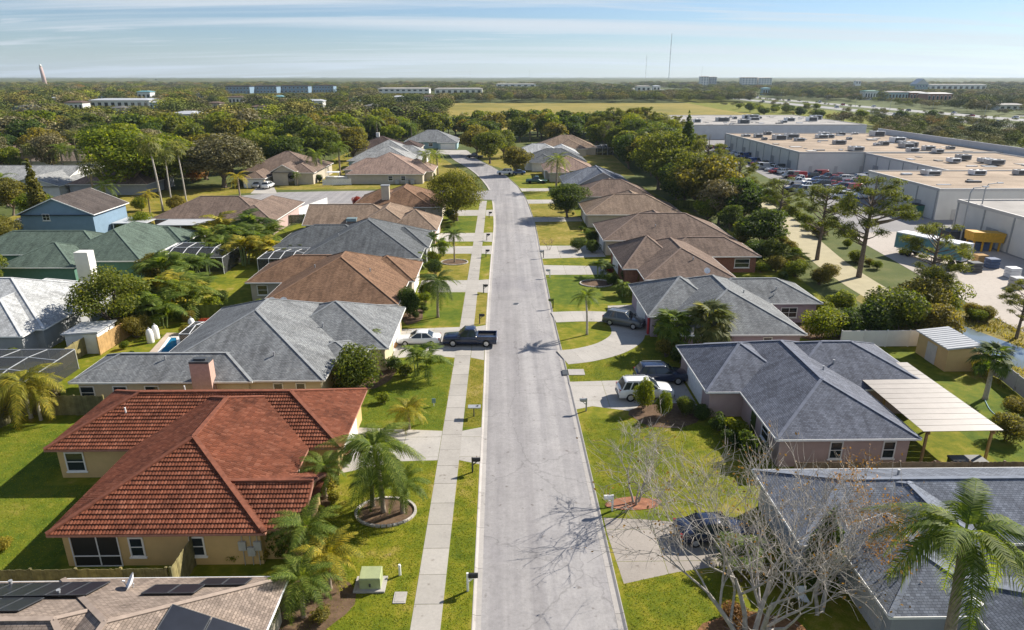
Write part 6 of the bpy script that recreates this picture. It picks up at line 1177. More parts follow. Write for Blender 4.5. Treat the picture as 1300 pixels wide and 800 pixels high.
def warehouse(x0, x1, y0, y1, H, label, roof='roof_membrane', wall='commercial_wall', step=7.0, para=.25, name='warehouse'):
    t = thing(name, label, 'building', ((x0 + x1) / 2, (y0 + y1) / 2, 0)); MB().box(x0, x1, y0, y1, 0, H).build('wall', wall, t); MB().box(x0 + .35, x1 - .35, y0 + .35, y1 - .35, H - .1, H + .004).build('roof', roof, t)
    for a in ((x0 - .06, x1 + .06, y0 - .06, y0 + .34), (x0 - .06, x1 + .06, y1 - .34, y1 + .06), (x0 - .06, x0 + .34, y0 + .35, y1 - .35), (x1 - .34, x1 + .06, y0 + .35, y1 - .35)): MB().box(*a, H - .3, H + para).build('parapet', 'trim_grey', t)
    for k in range(1, int((y1 - y0) / 6)): MB().box(x0 + .4, x1 - .4, y0 + k * 6, y0 + k * 6 + .18, H + .003, H + .03).build('roof_seam', roof, t)
    for k in range(int((x1 - x0) * (y1 - y0) / 160)):
        a_, b_ = random.uniform(x0 + 2, x1 - 6), random.uniform(y0 + 2, y1 - 6); MB().box(a_, a_ + random.uniform(.6, 3.5), b_, b_ + random.uniform(.6, 2.5), H + .005, H + random.uniform(.05, .4)).build('roof_hatch', random.choice(('galvanized', 'trim_grey', 'metal_dark', 'roof_membrane_pale')), t)
    n = int((y1 - y0) / step)
    for i in range(n + 1): yy = y0 + .5 + (y1 - y0 - 1) * i / max(1, n); MB().box(x0 - .16, x0 - .003, yy - .12, yy + .12, 0, H - .3).build('downpipe', 'metal_grey', t)
    n = int((x1 - x0) / step)
    for i in range(n): xx = x0 + (x1 - x0) * (i + .5) / max(1, n); MB().box(xx - .5, xx + .5, y0 - .06, y0 - .003, .05, 2.2).build('door', 'trim_grey', t)
    for i in range(int((y1 - y0) / 14)): yy = y0 + 7 + i * 14; MB().box(x0 - .06, x0 - .004, yy - 1.5, yy + 1.5, .05, 3.2).build('loading_door', 'metal_grey', t)
    return t
warehouse(90.2, 152, 209.5, 282, 6.2, 'long warehouse with tan roof crowded with machinery'); warehouse(110, 150, 167.2, 209.3, 6.0, 'recessed middle part of the tan roofed warehouse'); warehouse(89.2, 150, 138.2, 167, 6.2, 'warehouse with tan roof nearest the parked cars'); warehouse(84.8, 130, 66, 125.5, 6.2, 'pale roofed loading building at right edge', 'roof_membrane_pale'); warehouse(88, 172, 330, 415, 6.4, 'farthest grey warehouse behind the dark conifer', 'roof_membrane_pale', 'commercial_grey')
for a, b, hh, lb in (((152.3, 160), (152.3, 283), 8.2, 'tall grey screen wall behind the tan roofs'), ((150.3, 120), (150.3, 159), 8.4, 'grey screen wall behind the near tan roof')):
    t = thing('parapet_wall', lb, 'wall', (a[0], a[1], 0)); n = int((b[1] - a[1]) / 9)
    for i in range(n): MB().box(a[0], a[0] + .4, a[1] + (b[1] - a[1]) * i / n + .02, a[1] + (b[1] - a[1]) * (i + 1) / n - .02, 0, hh).build('panel', 'commercial_grey', t)
def hvac(x, y, z, s, label, grp, seed):
    r = random.Random(seed); t = thing('rooftop_unit', label, 'air conditioner', (x, y, z), 0, grp); w, d, hh = s * r.uniform(.8, 1.4), s * r.uniform(.6, 1.1), s * r.uniform(.6, .9)
    m1 = r.choice(('galvanized', 'metal_grey', 'galvanized', 'white_metal')); MB().box(x - w, x + w, y - d, y + d, z + .15, z + .15 + hh).build('casing', m1, t); MB().box(x - w * .9, x + w * .9, y - d * .9, y + d * .9, z, z + .15).build('curb', 'metal_dark', t)
    for k in (-.5, .5): MB().tube([(x + k * w, y, z + .15 + hh), (x + k * w, y, z + .27 + hh)], min(w, d) * .38, 12).build('fan', 'metal_dark', t)
    MB().box(x - w * .8, x + w * .8, y - d - .03, y - d + .002, z + .3, z + hh).build('grille', 'metal_dark', t)
rr = random.Random(3)
for k in range(26): hvac(rr.uniform(93, 149), rr.uniform(213, 279), 6.2, rr.uniform(.8, 2.0), 'metal machine box on the long crowded warehouse roof', 'machinery on the long warehouse roof', k)
for k, (px, py) in enumerate(((1181, 222), (1240, 222), (1297, 222), (1210, 206), (1222, 203), (1250, 206), (1262, 209), (1158, 193), (1178, 191), (1190, 194))): x, y = G(px, py, 6.2); hvac(x, y, 6.2, 1.5, 'metal air unit on the near tan warehouse roof', 'air units on the near tan roof', 40 + k)
for k in range(14): hvac(rr.uniform(95, 168), rr.uniform(336, 410), 6.4, rr.uniform(1.2, 2.4), 'air unit on the farthest grey warehouse', 'air units on the farthest warehouse', 60 + k)
cl = ['white', 'silver', 'black', 'red', 'white', 'blue', 'grey', 'silver', 'white', 'red']; kd = ['sedan', 'suv', 'sedan', 'pickup', 'van', 'suv']
def park(px, py, rz, k): c = cl[(k * 7 + 3) % 10]; q = kd[(k * 5) % 6]; car(q, c, *G(px, py), rz, c + ' ' + {'sedan': 'car', 'suv': 'off road car', 'pickup': 'pickup', 'van': 'van'}[q] + ' parked beside the tan roofed warehouses', 'vehicles parked beside the warehouses', small=True, z=.03)
k = 0
for px, py in ((962, 210), (968, 213), (975, 215), (982, 217), (989, 218), (997, 221), (1020, 226), (1029, 227), (1040, 225), (1051, 228), (1060, 229), (1069, 230), (1078, 229), (1088, 229), (1095, 232), (1013, 234), (1029, 235), (1042, 237), (1055, 236), (1068, 240), (1080, 243), (1092, 243), (1100, 238), (1086, 249), (934, 197), (941, 199), (948, 201), (895, 190), (905, 189), (914, 190), (921, 191), (929, 192), (1022, 246), (1036, 248), (1050, 249), (1064, 252), (1077, 255), (1008, 243), (1012, 227), (1047, 233), (1073, 235), (1097, 227), (1102, 244), (1110, 250), (1004, 226), (1016, 231), (1035, 231), (1057, 233), (1064, 226), (1083, 237), (1090, 236), (1025, 240), (1048, 242), (1062, 246), (1075, 248), (1095, 252), (958, 208), (971, 211), (985, 220), (993, 215), (1003, 221), (880, 187), (888, 189), (938, 194)):
    park(px, py, R(170 + (k * 37) % 25) if py > 222 else R(5 + (k * 13) % 20), k); k += 1
# yard clutter at the loading building
def dumpster(px, py, mat, label, s=1.0, rz=0):
    x, y = G(px, py); t = thing('dumpster', label, 'dumpster', (x, y, .03), rz + 1e-4); MB().loft([[(-1.5 * s, -.9 * s, .15), (1.5 * s, -.9 * s, .15), (1.5 * s, .9 * s, .15), (-1.5 * s, .9 * s, .15)], [(-1.9 * s, -1.0 * s, 1.6 * s), (1.9 * s, -1.0 * s, 1.6 * s), (1.9 * s, 1.0 * s, 1.6 * s), (-1.9 * s, 1.0 * s, 1.6 * s)]]).build('bin', mat, t); MB().box(-1.95 * s, 1.95 * s, -1.05 * s, 1.05 * s, 1.6 * s, 1.68 * s).build('lid', 'black', t)
    for sx in (-1.1, 1.1):
        for sy in (-.6, .6): MB().tube([(sx * s, sy * s - .05, .1), (sx * s, sy * s + .05, .1)], .1, 8).build('caster', 'rubber', t)
dumpster(1172, 273, 'green_paint', 'large green dumpster against the tan warehouse wall', 1.4, .1); dumpster(1132, 254, 'green_paint', 'smaller green dumpster by the warehouse', 1.0, .2); dumpster(1196, 300, 'red_paint', 'red bin among the yard containers', .8); dumpster(1180, 300, 'teal_paint', 'teal bin among the yard containers', .9); dumpster(1212, 306, 'metal_dark', 'dark container in the loading yard', 1.1)
x, y = G(1246, 318); t = thing('trash_compactor', 'orange yellow compactor at the loading dock', 'compactor', (x, y, .03)); MB().loft([[(x - 2.6, y - 1.2, 1.9), (x + 2.6, y - 1.2, 1.5), (x + 2.6, y + 1.2, 1.5), (x - 2.6, y + 1.2, 1.9)], [(x - 2.8, y - 1.2, 3.4), (x + 2.8, y - 1.2, 3.1), (x + 2.8, y + 1.2, 3.1), (x - 2.8, y + 1.2, 3.4)]]).build('hopper', 'yellow_paint', t)
for sx in (-2.2, -.7, .8, 2.2): MB().box(x + sx - .12, x + sx + .12, y - 1.0, y - .76, 0, 2.0).box(x + sx - .12, x + sx + .12, y + .76, y + 1.0, 0, 2.0).build('leg', 'yellow_paint', t)
MB().box(x - 1.2, x + .8, y - .7, y + .7, .1, 1.4).build('ram', 'blue_paint', t)
x, y = G(1180, 330); a = R(-62); t = thing('truck_trailer', 'white box trailer with teal side in the yard', 'trailer', (x, y, .03), a); MB().box(-5.5, 5.5, -1.25, 1.25, 1.1, 3.7).build('box', 'white_metal', t); MB().box(-5.4, 5.4, -1.29, -1.252, 1.2, 3.5).build('side_panel', 'teal_paint', t)
for sx in (-4, -3, 4): 
    for sy in (-1, 1): MB().tube([(sx, sy * 1.1 - .14, .5), (sx, sy * 1.1 + .14, .5)], .5, 14).build('wheel', 'rubber', t)
MB().box(-5.5, 5.5, -.5, .5, .85, 1.1).build('chassis', 'metal_dark', t)
for i, (px, py, mt, lb) in enumerate(((1243, 335, 'wood_new', 'stack of pale pallets beside the compactor'), (1258, 340, 'blue_paint', 'dull blue crate beside the compactor'), (1284, 352, 'white_metal', 'white machine cabinet by the loading wall'), (1290, 365, 'metal_grey', 'low grey crate at the yard edge'), (1236, 345, 'metal_dark', 'dark pallet load in the yard'))):
    x, y = G(px, py); t = thing('crate', lb, 'crate', (x, y, .03)); n = 3
    for k in range(n): MB().box(x - .8, x + .8, y - .7, y + .7, .06 + k * .5, .06 + k * .5 + .44).build('box', mt, t)
    MB().box(x - .85, x + .85, y - .75, y + .75, 0, .055).build('pallet', 'wood_fence', t)
# ------------------------------------------------------------------ the far setting
struct(sheet([(-62, 790), (225, 790), (262, 640), (180, 425), (175, 380), (-25, 380), (-50, 560)], .02), 'field', 'field')
struct(sheet([(205, 430), (286, 415), (288, 760), (270, 1050), (225, 1050), (195, 620)], .025), 'highway_verge', 'lawn')
struct(sheet([(294, 240), (316, 240), (320, 700), (326, 1500), (330, 2600), (316, 2600), (308, 1500), (299, 700)], .03), 'highway', 'highway_pale'); struct(sheet([(342, 240), (364, 240), (364, 700), (362, 1500), (358, 2600), (344, 2600), (344, 1500), (343, 700)], .03), 'highway', 'highway_pale')
struct(sheet([(384, 395), (462, 395), (462, 530), (384, 530)], .028), 'parking_lot', 'asphalt_lot')
k = 0
for xx, ys in ((300, (425, 470, 540, 610, 700, 820, 950)), (312, (440, 500, 575, 660, 780, 900)), (346, (450, 520, 600, 720, 860)), (358, (430, 490, 560, 680, 800, 1000))):
    for yy in ys: c = cl[(k * 3 + 1) % 10]; q = kd[(k * 5 + 2) % 6]; car(q, c, xx + (k % 3), yy, R(90 if xx > 330 else -90), c + ' ' + {'sedan': 'car', 'suv': 'off road car', 'pickup': 'pickup', 'van': 'van'}[q] + ' driving on the distant highway', 'traffic on the distant highway', small=True, z=.04, s=1.1); k += 1
for k in range(22): c = cl[(k * 3) % 10]; car(kd[k % 2], c, 385 + (k % 11) * 7.2, 440 + (k // 11) * 60, R(90), c + (' car' if k % 2 == 0 else ' off road car') + ' in the lot beyond the highway', 'cars parked beyond the highway', small=True, z=.04)
x, y = G(1212, 158); t = thing('box_truck', 'white box truck beside the distant highway', 'truck', (x, y, .04), R(90)); MB().box(-6, 3, -1.3, 1.3, 1.1, 4).build('box', 'white_metal', t); MB().box(3.3, 5.4, -1.2, 1.2, .6, 3).build('cab', 'white_metal', t)
for sx in (-4, 4):
    for sy in (-1, 1): MB().tube([(sx, sy * 1.1 - .15, .5), (sx, sy * 1.1 + .15, .5)], .5, 12).build('wheel', 'rubber', t)
FARB = []
def far_building(px0, px1, pyb, H, dep, label, wall, roof, floors=1, wins=6, glass='glass', gable=False, name='building'):
    a = G(px0, pyb); b = G(px1, pyb); x0, x1, y0 = a[0], b[0], a[1]; t = thing(name, label, 'building', ((x0 + x1) / 2, y0 + dep / 2, 0)); HOUSES.append((x0 - 4, x1 + 4, y0 - 12, y0 + dep + 4)); FARB.append((x0 / y0 - .006, x1 / y0 + .006, y0, H * .45))
    MB().box(x0, x1, y0, y0 + dep, 0, H).build('wall', wall, t)
    if gable: m = MB(); m.loft([[(x0 - .5, y0 - 1, H), (x1 + .5, y0 - 1, H), ((x0 + x1) / 2, y0 - 1, H + (x1 - x0) * .42)], [(x0 - .5, y0 + dep, H), (x1 + .5, y0 + dep, H), ((x0 + x1) / 2, y0 + dep, H + (x1 - x0) * .42)]]).build('roof', roof, t)
    else:
        i_ = min(dep * .3, 5); MB().loft([[(x0 - .7, y0 - .7, H), (x1 + .7, y0 - .7, H), (x1 + .7, y0 + dep + .7, H), (x0 - .7, y0 + dep + .7, H)], [(x0 - .7, y0 - .7, H + .4), (x1 + .7, y0 - .7, H + .4), (x1 + .7, y0 + dep + .7, H + .4), (x0 - .7, y0 + dep + .7, H + .4)], [(x0 + i_, y0 + i_, H + 1.6), (x1 - i_, y0 + i_, H + 1.6), (x1 - i_, y0 + dep - i_, H + 1.6), (x0 + i_, y0 + dep - i_, H + 1.6)]]).build('roof', roof, t)
    fh = H / floors; ww = (x1 - x0) / wins
    for f in range(floors):
        for k in range(wins):
            w = MB().box(x0 + (k + .2) * ww, x0 + (k + .8) * ww, y0 - .12, y0 - .01, f * fh + fh * .28, f * fh + fh * .82).build('window', 'white_paint', t); MB().box(x0 + (k + .24) * ww, x0 + (k + .76) * ww, y0 - .17, y0 - .13, f * fh + fh * .32, f * fh + fh * .78).build('pane', glass, w)
    return t
for k, (a, b) in enumerate(((288, 318), (322, 352), (356, 392), (398, 424))): far_building(a, b, 124 - k * .6, 14.5, 20, ('leftmost', 'second', 'third', 'rightmost')[k] + ' of the distant white and blue apartment blocks', 'siding_blue', 'shingle_umber', 3, 7, 'metal_dark')
far_building(115, 190, 138, 7, 25, 'long low white building in the left wood', 'stucco_white', 'metal_roof_white', 1, 9); far_building(218, 252, 163, 7.5, 15, 'white building with pale roof in the left wood', 'stucco_white', 'metal_roof_white', 2, 5); far_building(348, 360, 135.5, 9, 10, 'small teal roofed building in the left wood', 'wall_aqua', 'teal_paint', 1, 3); far_building(176, 192, 130, 11, 12, 'blue roofed building behind the long white one', 'stucco_white', 'teal_paint', 1, 3)
far_building(480, 545, 121.5, 10, 25, 'long pale flat building at the wood edge', 'stucco_white', 'roof_membrane_pale', 2, 9); far_building(552, 612, 120.5, 9, 22, 'second long pale building left of the field', 'commercial_wall', 'roof_membrane_pale', 1, 8); far_building(630, 680, 111, 8, 30, 'distant pale hall behind the field trees', 'stucco_white', 'roof_membrane_pale', 1, 6)
far_building(808, 826, 117, 10, 16, 'pale house left of two behind the field', 'stucco_white', 'roof_membrane_pale', 1, 3); far_building(829, 838, 116.5, 10, 14, 'pale house right of two behind the field', 'stucco_white', 'metal_roof_white', 1, 2)
far_building(889, 899, 112, 27, 18, 'left tower of the distant white hotel pair', 'stucco_white', 'roof_membrane_pale', 7, 3, 'blue_paint'); far_building(900, 909, 112, 26, 18, 'right tower of the distant white hotel pair', 'stucco_grey', 'roof_membrane_pale', 7, 3, 'blue_paint'); far_building(941, 960, 113, 25, 20, 'wide left half of the distant blue glazed hotel', 'stucco_white', 'roof_membrane_pale', 6, 5, 'blue_paint'); far_building(962, 979, 113, 24, 20, 'wide right half of the distant blue glazed hotel', 'stucco_white', 'roof_membrane_pale', 6, 5, 'blue_paint')
far_building(968, 977, 121, 10, 12, 'small aqua building beyond the highway', 'wall_aqua', 'teal_paint', 1, 3); far_building(1097, 1114, 127, 10, 14, 'shop with bright green roof beyond the highway', 'stucco_white', 'green_paint', 1, 5); far_building(1127, 1152, 128, 9.5, 18, 'teal fronted shop beyond the highway', 'wall_aqua', 'roof_membrane_pale', 1, 6); far_building(1154, 1175, 128, 9, 18, 'dark red fronted shop beyond the highway', 'brick_wall', 'trim_grey', 1, 5); far_building(1176, 1207, 131, 9.5, 18, 'orange brick shop beyond the highway', 'chimney_brick', 'trim_grey', 1, 6)
far_building(1161, 1177, 117, 14, 20, 'blue glazed gabled hall on the right skyline', 'skylight', 'metal_roof_white', 2, 4, 'blue_paint', True); far_building(1180, 1252, 116, 12, 30, 'long pale hall behind the gabled one', 'stucco_white', 'roof_membrane_pale', 1, 10); far_building(1268, 1300, 140, 4, 14, 'low pale building at the right edge', 'stucco_white', 'roof_membrane_pale', 1, 4); far_building(1085, 1092, 113, 18, 10, 'tall pale sign tower beyond the highway', 'stucco_white', 'roof_membrane_pale', 2, 2)
# landmarks on the skyline
x, y = G(58.5, 112); t = thing('chimney_tower', 'tall pale brick chimney tower on the left skyline', 'tower', (x, y, 0)); MB().tube([(x, y, 0), (x - 1, y, 25), (x - 2.6, y, 50)], [5.2, 4.4, 3.4], 14).build('shaft', 'stucco_pink', t, True); MB().tube([(x - 2.6, y, 50), (x - 2.8, y, 56)], [3.2, 2.2], 14).build('top', 'stucco_white', t, True)
def mast(px, pyb, pyt, label, w):
    x, y = G(px, pyb); H = CAM_H * (pyb - pyt) / (pyb - 97); t = thing('radio_mast', label, 'mast', (x, y, 0)); n = 9
    for k in range(n):
        m = MB(); z0, z1 = H * k / n, H * (k + 1) / n
        for a in range(3): c, s = math.cos(a * 2.094) * w, math.sin(a * 2.094) * w; m.bar((x + c, y + s, z0), (x + c, y + s, z1), w * .38, w * .38, (1, 0, 0))
        for j in range(6):
            for a in range(3): c, s, c2, s2 = math.cos(a * 2.094) * w, math.sin(a * 2.094) * w, math.cos((a + 1) * 2.094) * w, math.sin((a + 1) * 2.094) * w; m.bar((x + c, y + s, z0 + (z1 - z0) * j / 6), (x + c2, y + s2, z0 + (z1 - z0) * (j + 1) / 6), w * .16, w * .16)
        m.build('lattice_section', 'metal_grey' if k % 2 else 'trim_grey', t)
    for zz_ in (.55, .72): MB().tube([(x - w * 1.4, y - 1, H * zz_), (x - w * 1.4, y - 1, H * zz_ + 4)], w * .7, 8).build('antenna', 'white_metal', t)
mast(848.5, 106, 44, 'tall lattice radio mast on the skyline', 1.3); mast(819, 106, 70, 'shorter radio mast left of the tall one', .7)
for px, pyt in ((672, 88), (890, 84), (597, 88)): mast(px, 105, pyt, {672: 'faint short mast above the field', 890: 'thin mast above the white hotel', 597: 'faint mast left of the field'}[px], .45)
def street_light(x, y, label, grp):
    t = thing('street_light', label, 'street light', (x, y, 0), 0, grp); MB().tube([(x, y, 0), (x, y, 9), (x + .4, y, 9.8), (x + 2.2, y, 10)], [.14, .1, .09, .07], 8).build('pole', 'metal_grey', t); MB().box(x + 1.9, x + 2.9, y - .2, y + .2, 9.9, 10.1).build('lamp_head', 'galvanized', t)
for yy in range(420, 1000, 60): street_light(330, yy, 'slim street light along the distant highway', 'lights along the distant highway')
for px, py in ((1218, 309), (1237, 302)): x, y = G(px, py); street_light(x, y, 'slim lamp pole ' + ('left' if px < 1230 else 'right') + ' of two in the loading yard', None)

rb = random.Random(5)
for k, (px, py) in enumerate(((30, 150), (95, 142), (150, 150), (270, 140), (300, 133), (330, 148), (400, 140), (450, 131), (505, 133), (470, 146), (200, 142), (70, 133), (255, 127), (130, 129), (545, 131))):
    w_ = rb.uniform(14, 24) * (py - 97) / 45; far_building(px - w_ / 2, px + w_ / 2, py, rb.uniform(5.5, 7.5), rb.uniform(10, 16), 'low pale house roof showing through the left woods', rb.choice(('stucco_white', 'stucco_beige', 'wall_aqua')), rb.choice(('shingle_lightgrey', 'shingle_pinktan', 'metal_roof_white', 'shingle_greybrown')), 1, 4, name='house')['group'] = 'house roofs in the left woods'
# ------------------------------------------------------------------ woods: the nearest trees one by one, the rest as one mass
EX = HOUSES + [(82, 182, 55, 420), (60, 90, 60, 300)]
def free(x, y, m=2.5):
    for a, b, c, d in EX:
        if a - m < x < b + m and c - m < y < d + m: return False
    if abs(x - road_x(y)) < 8 and y < 285: return False
    if y >= 278 and y < 292 and -30 < x < -8: return False
    if -72 < x < 0 and 130 < y < 190: return False
    if (290 < x < 324 or 338 < x < 370) and y > 230: return False
    return True
def infield(x, y): return 378 < y < 795 and (-28 - (y - 380) * .08) < x < 205 + (y - 430) * .05
rr = random.Random(11); WOOD = []
def scatter(n, x0, x1, y0, y1, hmin, hmax, mats, gap, test=None):
    c = 0
    for k in range(n * 12):
        if c >= n: break
        x, y = rr.uniform(x0, x1), rr.uniform(y0, y1)
        if not free(x, y) or infield(x, y) or (test and not test(x, y)): continue
        if any((x - a) ** 2 + (y - b) ** 2 < gap * gap for a, b in SEEN[-400:]): continue
        SEEN.append((x, y)); WOOD.append((x, y, rr.uniform(hmin, hmax), rr.choice(mats))); c += 1
SEEN = list(TREES)
mixL = ['leaf_olive'] * 4 + ['leaf_oak'] * 3 + ['leaf_dark'] * 2 + ['leaf_grey'] * 2 + ['leaf_bright'] * 2 + ['leaf_russet'] * 0
mixR = ['leaf_dark'] * 4 + ['leaf_oak'] * 5 + ['leaf_bright'] * 3 + ['leaf_olive'] * 3 + ['leaf_grey']
inpoly = lambda x, y: x > 40 and x < 49 + max(0, (y - 148)) * .17
scatter(80, 39, 90, 132, 326, 6, 13, mixR, 4.2, inpoly)
scatter(12, 39.5, 44.5, 92, 132, 3, 5, mixR, 3.0)
scatter(100, -125, 88, 296, 377, 8.5, 12.5, mixR, 5.0, lambda x, y: y > 310 or x < -42 or x > 38)
scatter(85, -230, -50, 196, 330, 10, 15, mixL, 5.5, lambda x, y: not (-160 < x < -75 and y < 215))
scatter(30, -190, -70, 138, 215, 7, 11, mixL, 6, lambda x, y: x < -95 or y > 195)
big = sorted(WOOD, key=lambda w: w[1])[:288]; rest = [w for w in WOOD if w not in big]
LMK = [(-61, 200, 'the arched entrance house'), (-32, 200, 'the pinkish tan roof'), (-36, 224, 'the pale grey roof'), (-38, 246, 'the third roof from the corner'), (-46, 267, 'the dark maroon roof'), (-29, 297, 'the street end house'), (25, 270, 'the far tan roof'), (14, 245, 'the far white roof'), (17, 226, 'the far dark grey roof'), (20, 203, 'the pink tan roof at the bend'), (25, 180, 'the gabled blue grey house'), (26, 160, 'the mauve brown roof'), (26, 140, 'the tan roof'), (28, 117, 'the wide grey brown roof'), (27, 97, 'the brick house'), (50, 190, 'the tall narrow conifer'), (-99, 180, 'the broad bright green tree'), (-80, 165, 'the tall slim palms'), (-74, 182, 'the grey green oak'), (-125, 185, 'the long low pale house'), (-169, 256, 'the cream tan roof'), (-139, 230, 'the beige roof beyond the palms'), (100, 245, 'the long crowded warehouse'), (110, 370, 'the farthest warehouse'), (90, 152, 'the near tan warehouse')]
used = {}
for i, (x, y, H, mt) in enumerate(big):
    grp = 'trees of the woods around the houses'
    colr = {'leaf_olive': 'olive', 'leaf_oak': 'mid green', 'leaf_dark': 'dark green', 'leaf_grey': 'grey green', 'leaf_bright': 'bright green', 'leaf_russet': 'russet'}[mt]
    is_palm = rr.random() < .13; siz = 'tall' if H > 12 else ('small' if H < 8 else 'mid sized')
    best = None
    for lx, ly, ln in sorted(LMK, key=lambda l: (l[0] - x) ** 2 + (l[1] - y) ** 2)[:4]:
        dx, dy = x - lx, y - ly; d = math.hypot(dx, dy); rel = ('right of' if dx > 0 else 'left of') if abs(dx) > abs(dy) else ('behind' if dy > 0 else 'in front of')
        far_ = 'just ' if d < 16 else ('' if d < 40 else 'well '); lb = (siz + ' palm' if is_palm else siz + ' ' + colr + ' tree') + ' ' + far_ + rel + ' ' + ln
        if lb not in used: best = lb; break
        best = best or lb
    used[best] = 1
    if is_palm: plant('palm0' if rr.random() < .5 else 'fan0', x, y, H * .8, best, None, name='palm_tree', cat='palm', group='palms in the woods around the houses', z=0)
    elif x > 38 and y < 327 and rr.random() < .4: plant('pine%d' % rr.randint(0, 2) if rr.random() < .55 else 'airy%d' % rr.randint(0, 1), x, y, H * 1.25, best, rr.choice(['leaf_pine', mt]), group=grp, z=0, wide=rr.uniform(.8, 1.1))
    else: plant('mid%d' % rr.randint(0, 3) if y < 260 else 'far%d' % rr.randint(0, 4), x, y, H, best, mt, group=grp, z=0, wide=rr.uniform(1.0, 1.3))
for k in range(44):
    f = rr.random(); q = pth[int(f * (len(pth) - 1))]; sgn = 1 if k % 3 else -1; x, y = q[0] + sgn * rr.uniform(3.4, 6.5), q[1] + rr.uniform(-2, 2)
    if not free(x, y, 0) and x > 60: x = q[0] + 3.4
    plant(rr.choice(('bush0', 'bush1', 'bush2', 'clump1')), x, y, rr.uniform(1.2, 2.6), 'low ' + ('green' if k % 2 else 'yellowish') + ' bush beside the sandy path', 'leaf_bright' if k % 2 else 'leaf_olive', name='bush', cat='bush', group='bushes beside the sandy path', z=0, wide=rr.uniform(1, 1.4))
# the rest of the woodland as one mass: crowns set out on points
rs = np.random.RandomState(21); wm = ['wood_olive', 'wood_oak', 'wood_dark', 'wood_grey', 'wood_bright', 'wood_russet']; pm = np.array([.27, .24, .17, .17, .13, .02])
def crown_mesh(seed, n, size, nb):
    q = np.random.RandomState(seed); bl = []
    for i in range(nb):
        d = q.normal(size=3); d /= np.linalg.norm(d); r = q.uniform(.3, 1) ** .6; s = q.uniform(.13, .24); bl.append((np.array([d[0] * .36 * r, d[1] * .36 * r, .56 + d[2] * .27 * r]), (s, s, s * q.uniform(.65, .9))))
    return blob_leaves(q, bl, n, size, .6, .16, .45)
WC = bpy.data.collections.new('woodland_crowns'); SHAPES = [(1000, .028, 16), (1000, .028, 24), (900, .030, 10), (1000, .027, 30)]
for s_ in range(4):
    Q_ = crown_mesh(200 + s_, *SHAPES[s_])
    for k in range(6): ob = bpy.data.objects.new('woodland_crown_%02d' % (s_ * 6 + k), quads_mesh('woodland_crown', Q_, wm[k])); WC.objects.link(ob)
PTS = []
def hcap(x, y):
    c = 99
    for a0, a1, d, zv in FARB:
        if y < d and a0 < x / y < a1: c = min(c, CAM_H - (CAM_H - zv) * y / d)
    return c
def mass(n, x0, x1, y0, y1, hmin, hmax, lod, wide=1.1, test=None, p=pm):
    X = rs.uniform(x0, x1, n); Y = rs.uniform(y0, y1, n); H_ = hmin + (hmax - hmin) * rs.beta(1.6, 2.0, n); K = rs.choice(6, n, p=p)
    for x, y, hh, k in zip(X, Y, H_, K):
        if abs(x) > y * .86 + 30 or infield(x, y) or not free(x, y, 3) or (test and not test(x, y)): continue
        hh = min(hh, hcap(x, y))
        if hh < 2.5: continue
        PTS.append((x, y, hh, hh * wide * rs.uniform(.8, 1.45), rs.uniform(0, 6.28), rs.randint(4) * 6 + k))
for x, y, hh, mt in rest: PTS.append((x, y, hh, hh * 1.1, 0, wm.index(mt.replace('leaf', 'wood'))))
beyond = lambda x, y: not (290 < x < 372)
glade = lambda x, y: math.sin(x * .021 + y * .013) + math.sin(x * .009 - y * .017 + 2) > -1.15
mass(800, -360, -40, 330, 520, 6, 18, 0, 1.4, glade); mass(260, -330, -190, 150, 340, 9, 14, 0, 1.2)
mass(520, 158, 285, 165, 450, 4, 8.5, 0, 1.25); mass(120, 372, 460, 260, 420, 7, 11, 0); mass(90, 322, 340, 300, 1100, 2.5, 4, 0); mass(70, 205, 290, 440, 760, 3, 6.5, 0, 1.3)
mass(2700, -820, -45, 520, 950, 6, 18, 1, 1.5, glade); mass(620, -60, 290, 795, 1010, 8, 15, 1, 1.3); mass(1900, 378, 1000, 450, 1050, 7, 14, 1, 1.3, lambda x, y: not (376 < x < 480 and y < 720 and y > 390 and y < 535) and glade(x, y))
mass(10000, -2400, 2400, 950, 2400, 7, 17, 2, 1.8, lambda x, y: beyond(x, y) and glade(x * .6, y * .6))
me = bpy.data.meshes.new('distant_woodland'); PA = np.array(PTS); me.vertices.add(len(PA)); me.vertices.foreach_set('co', np.c_[PA[:, :2], np.zeros(len(PA))].astype(np.float32).ravel())
at = me.attributes.new('crown_scale', 'FLOAT_VECTOR', 'POINT'); at.data.foreach_set('vector', PA[:, [3, 3, 2]].astype(np.float32).ravel())
at = me.attributes.new('crown_turn', 'FLOAT_VECTOR', 'POINT'); at.data.foreach_set('vector', np.c_[np.zeros((len(PA), 2)), PA[:, 4]].astype(np.float32).ravel())
at = me.attributes.new('crown_kind', 'INT', 'POINT'); at.data.foreach_set('value', PA[:, 5].astype(np.int32))
o = bpy.data.objects.new('distant_woodland', me); COL.objects.link(o); tag(o, 'continuous olive green woodland stretching to the horizon', 'woodland', kind='stuff')
gt = bpy.data.node_groups.new('woodland', 'GeometryNodeTree'); gt.interface.new_socket('Geometry', in_out='INPUT', socket_type='NodeSocketGeometry'); gt.interface.new_socket('Geometry', in_out='OUTPUT', socket_type='NodeSocketGeometry')
gi = gt.nodes.new('NodeGroupInput'); go_ = gt.nodes.new('NodeGroupOutput'); ci = gt.nodes.new('GeometryNodeCollectionInfo'); ci.inputs['Collection'].default_value = WC; ci.inputs['Separate Children'].default_value = True; ci.inputs['Reset Children'].default_value = True
ip = gt.nodes.new('GeometryNodeInstanceOnPoints'); ip.inputs['Pick Instance'].default_value = True
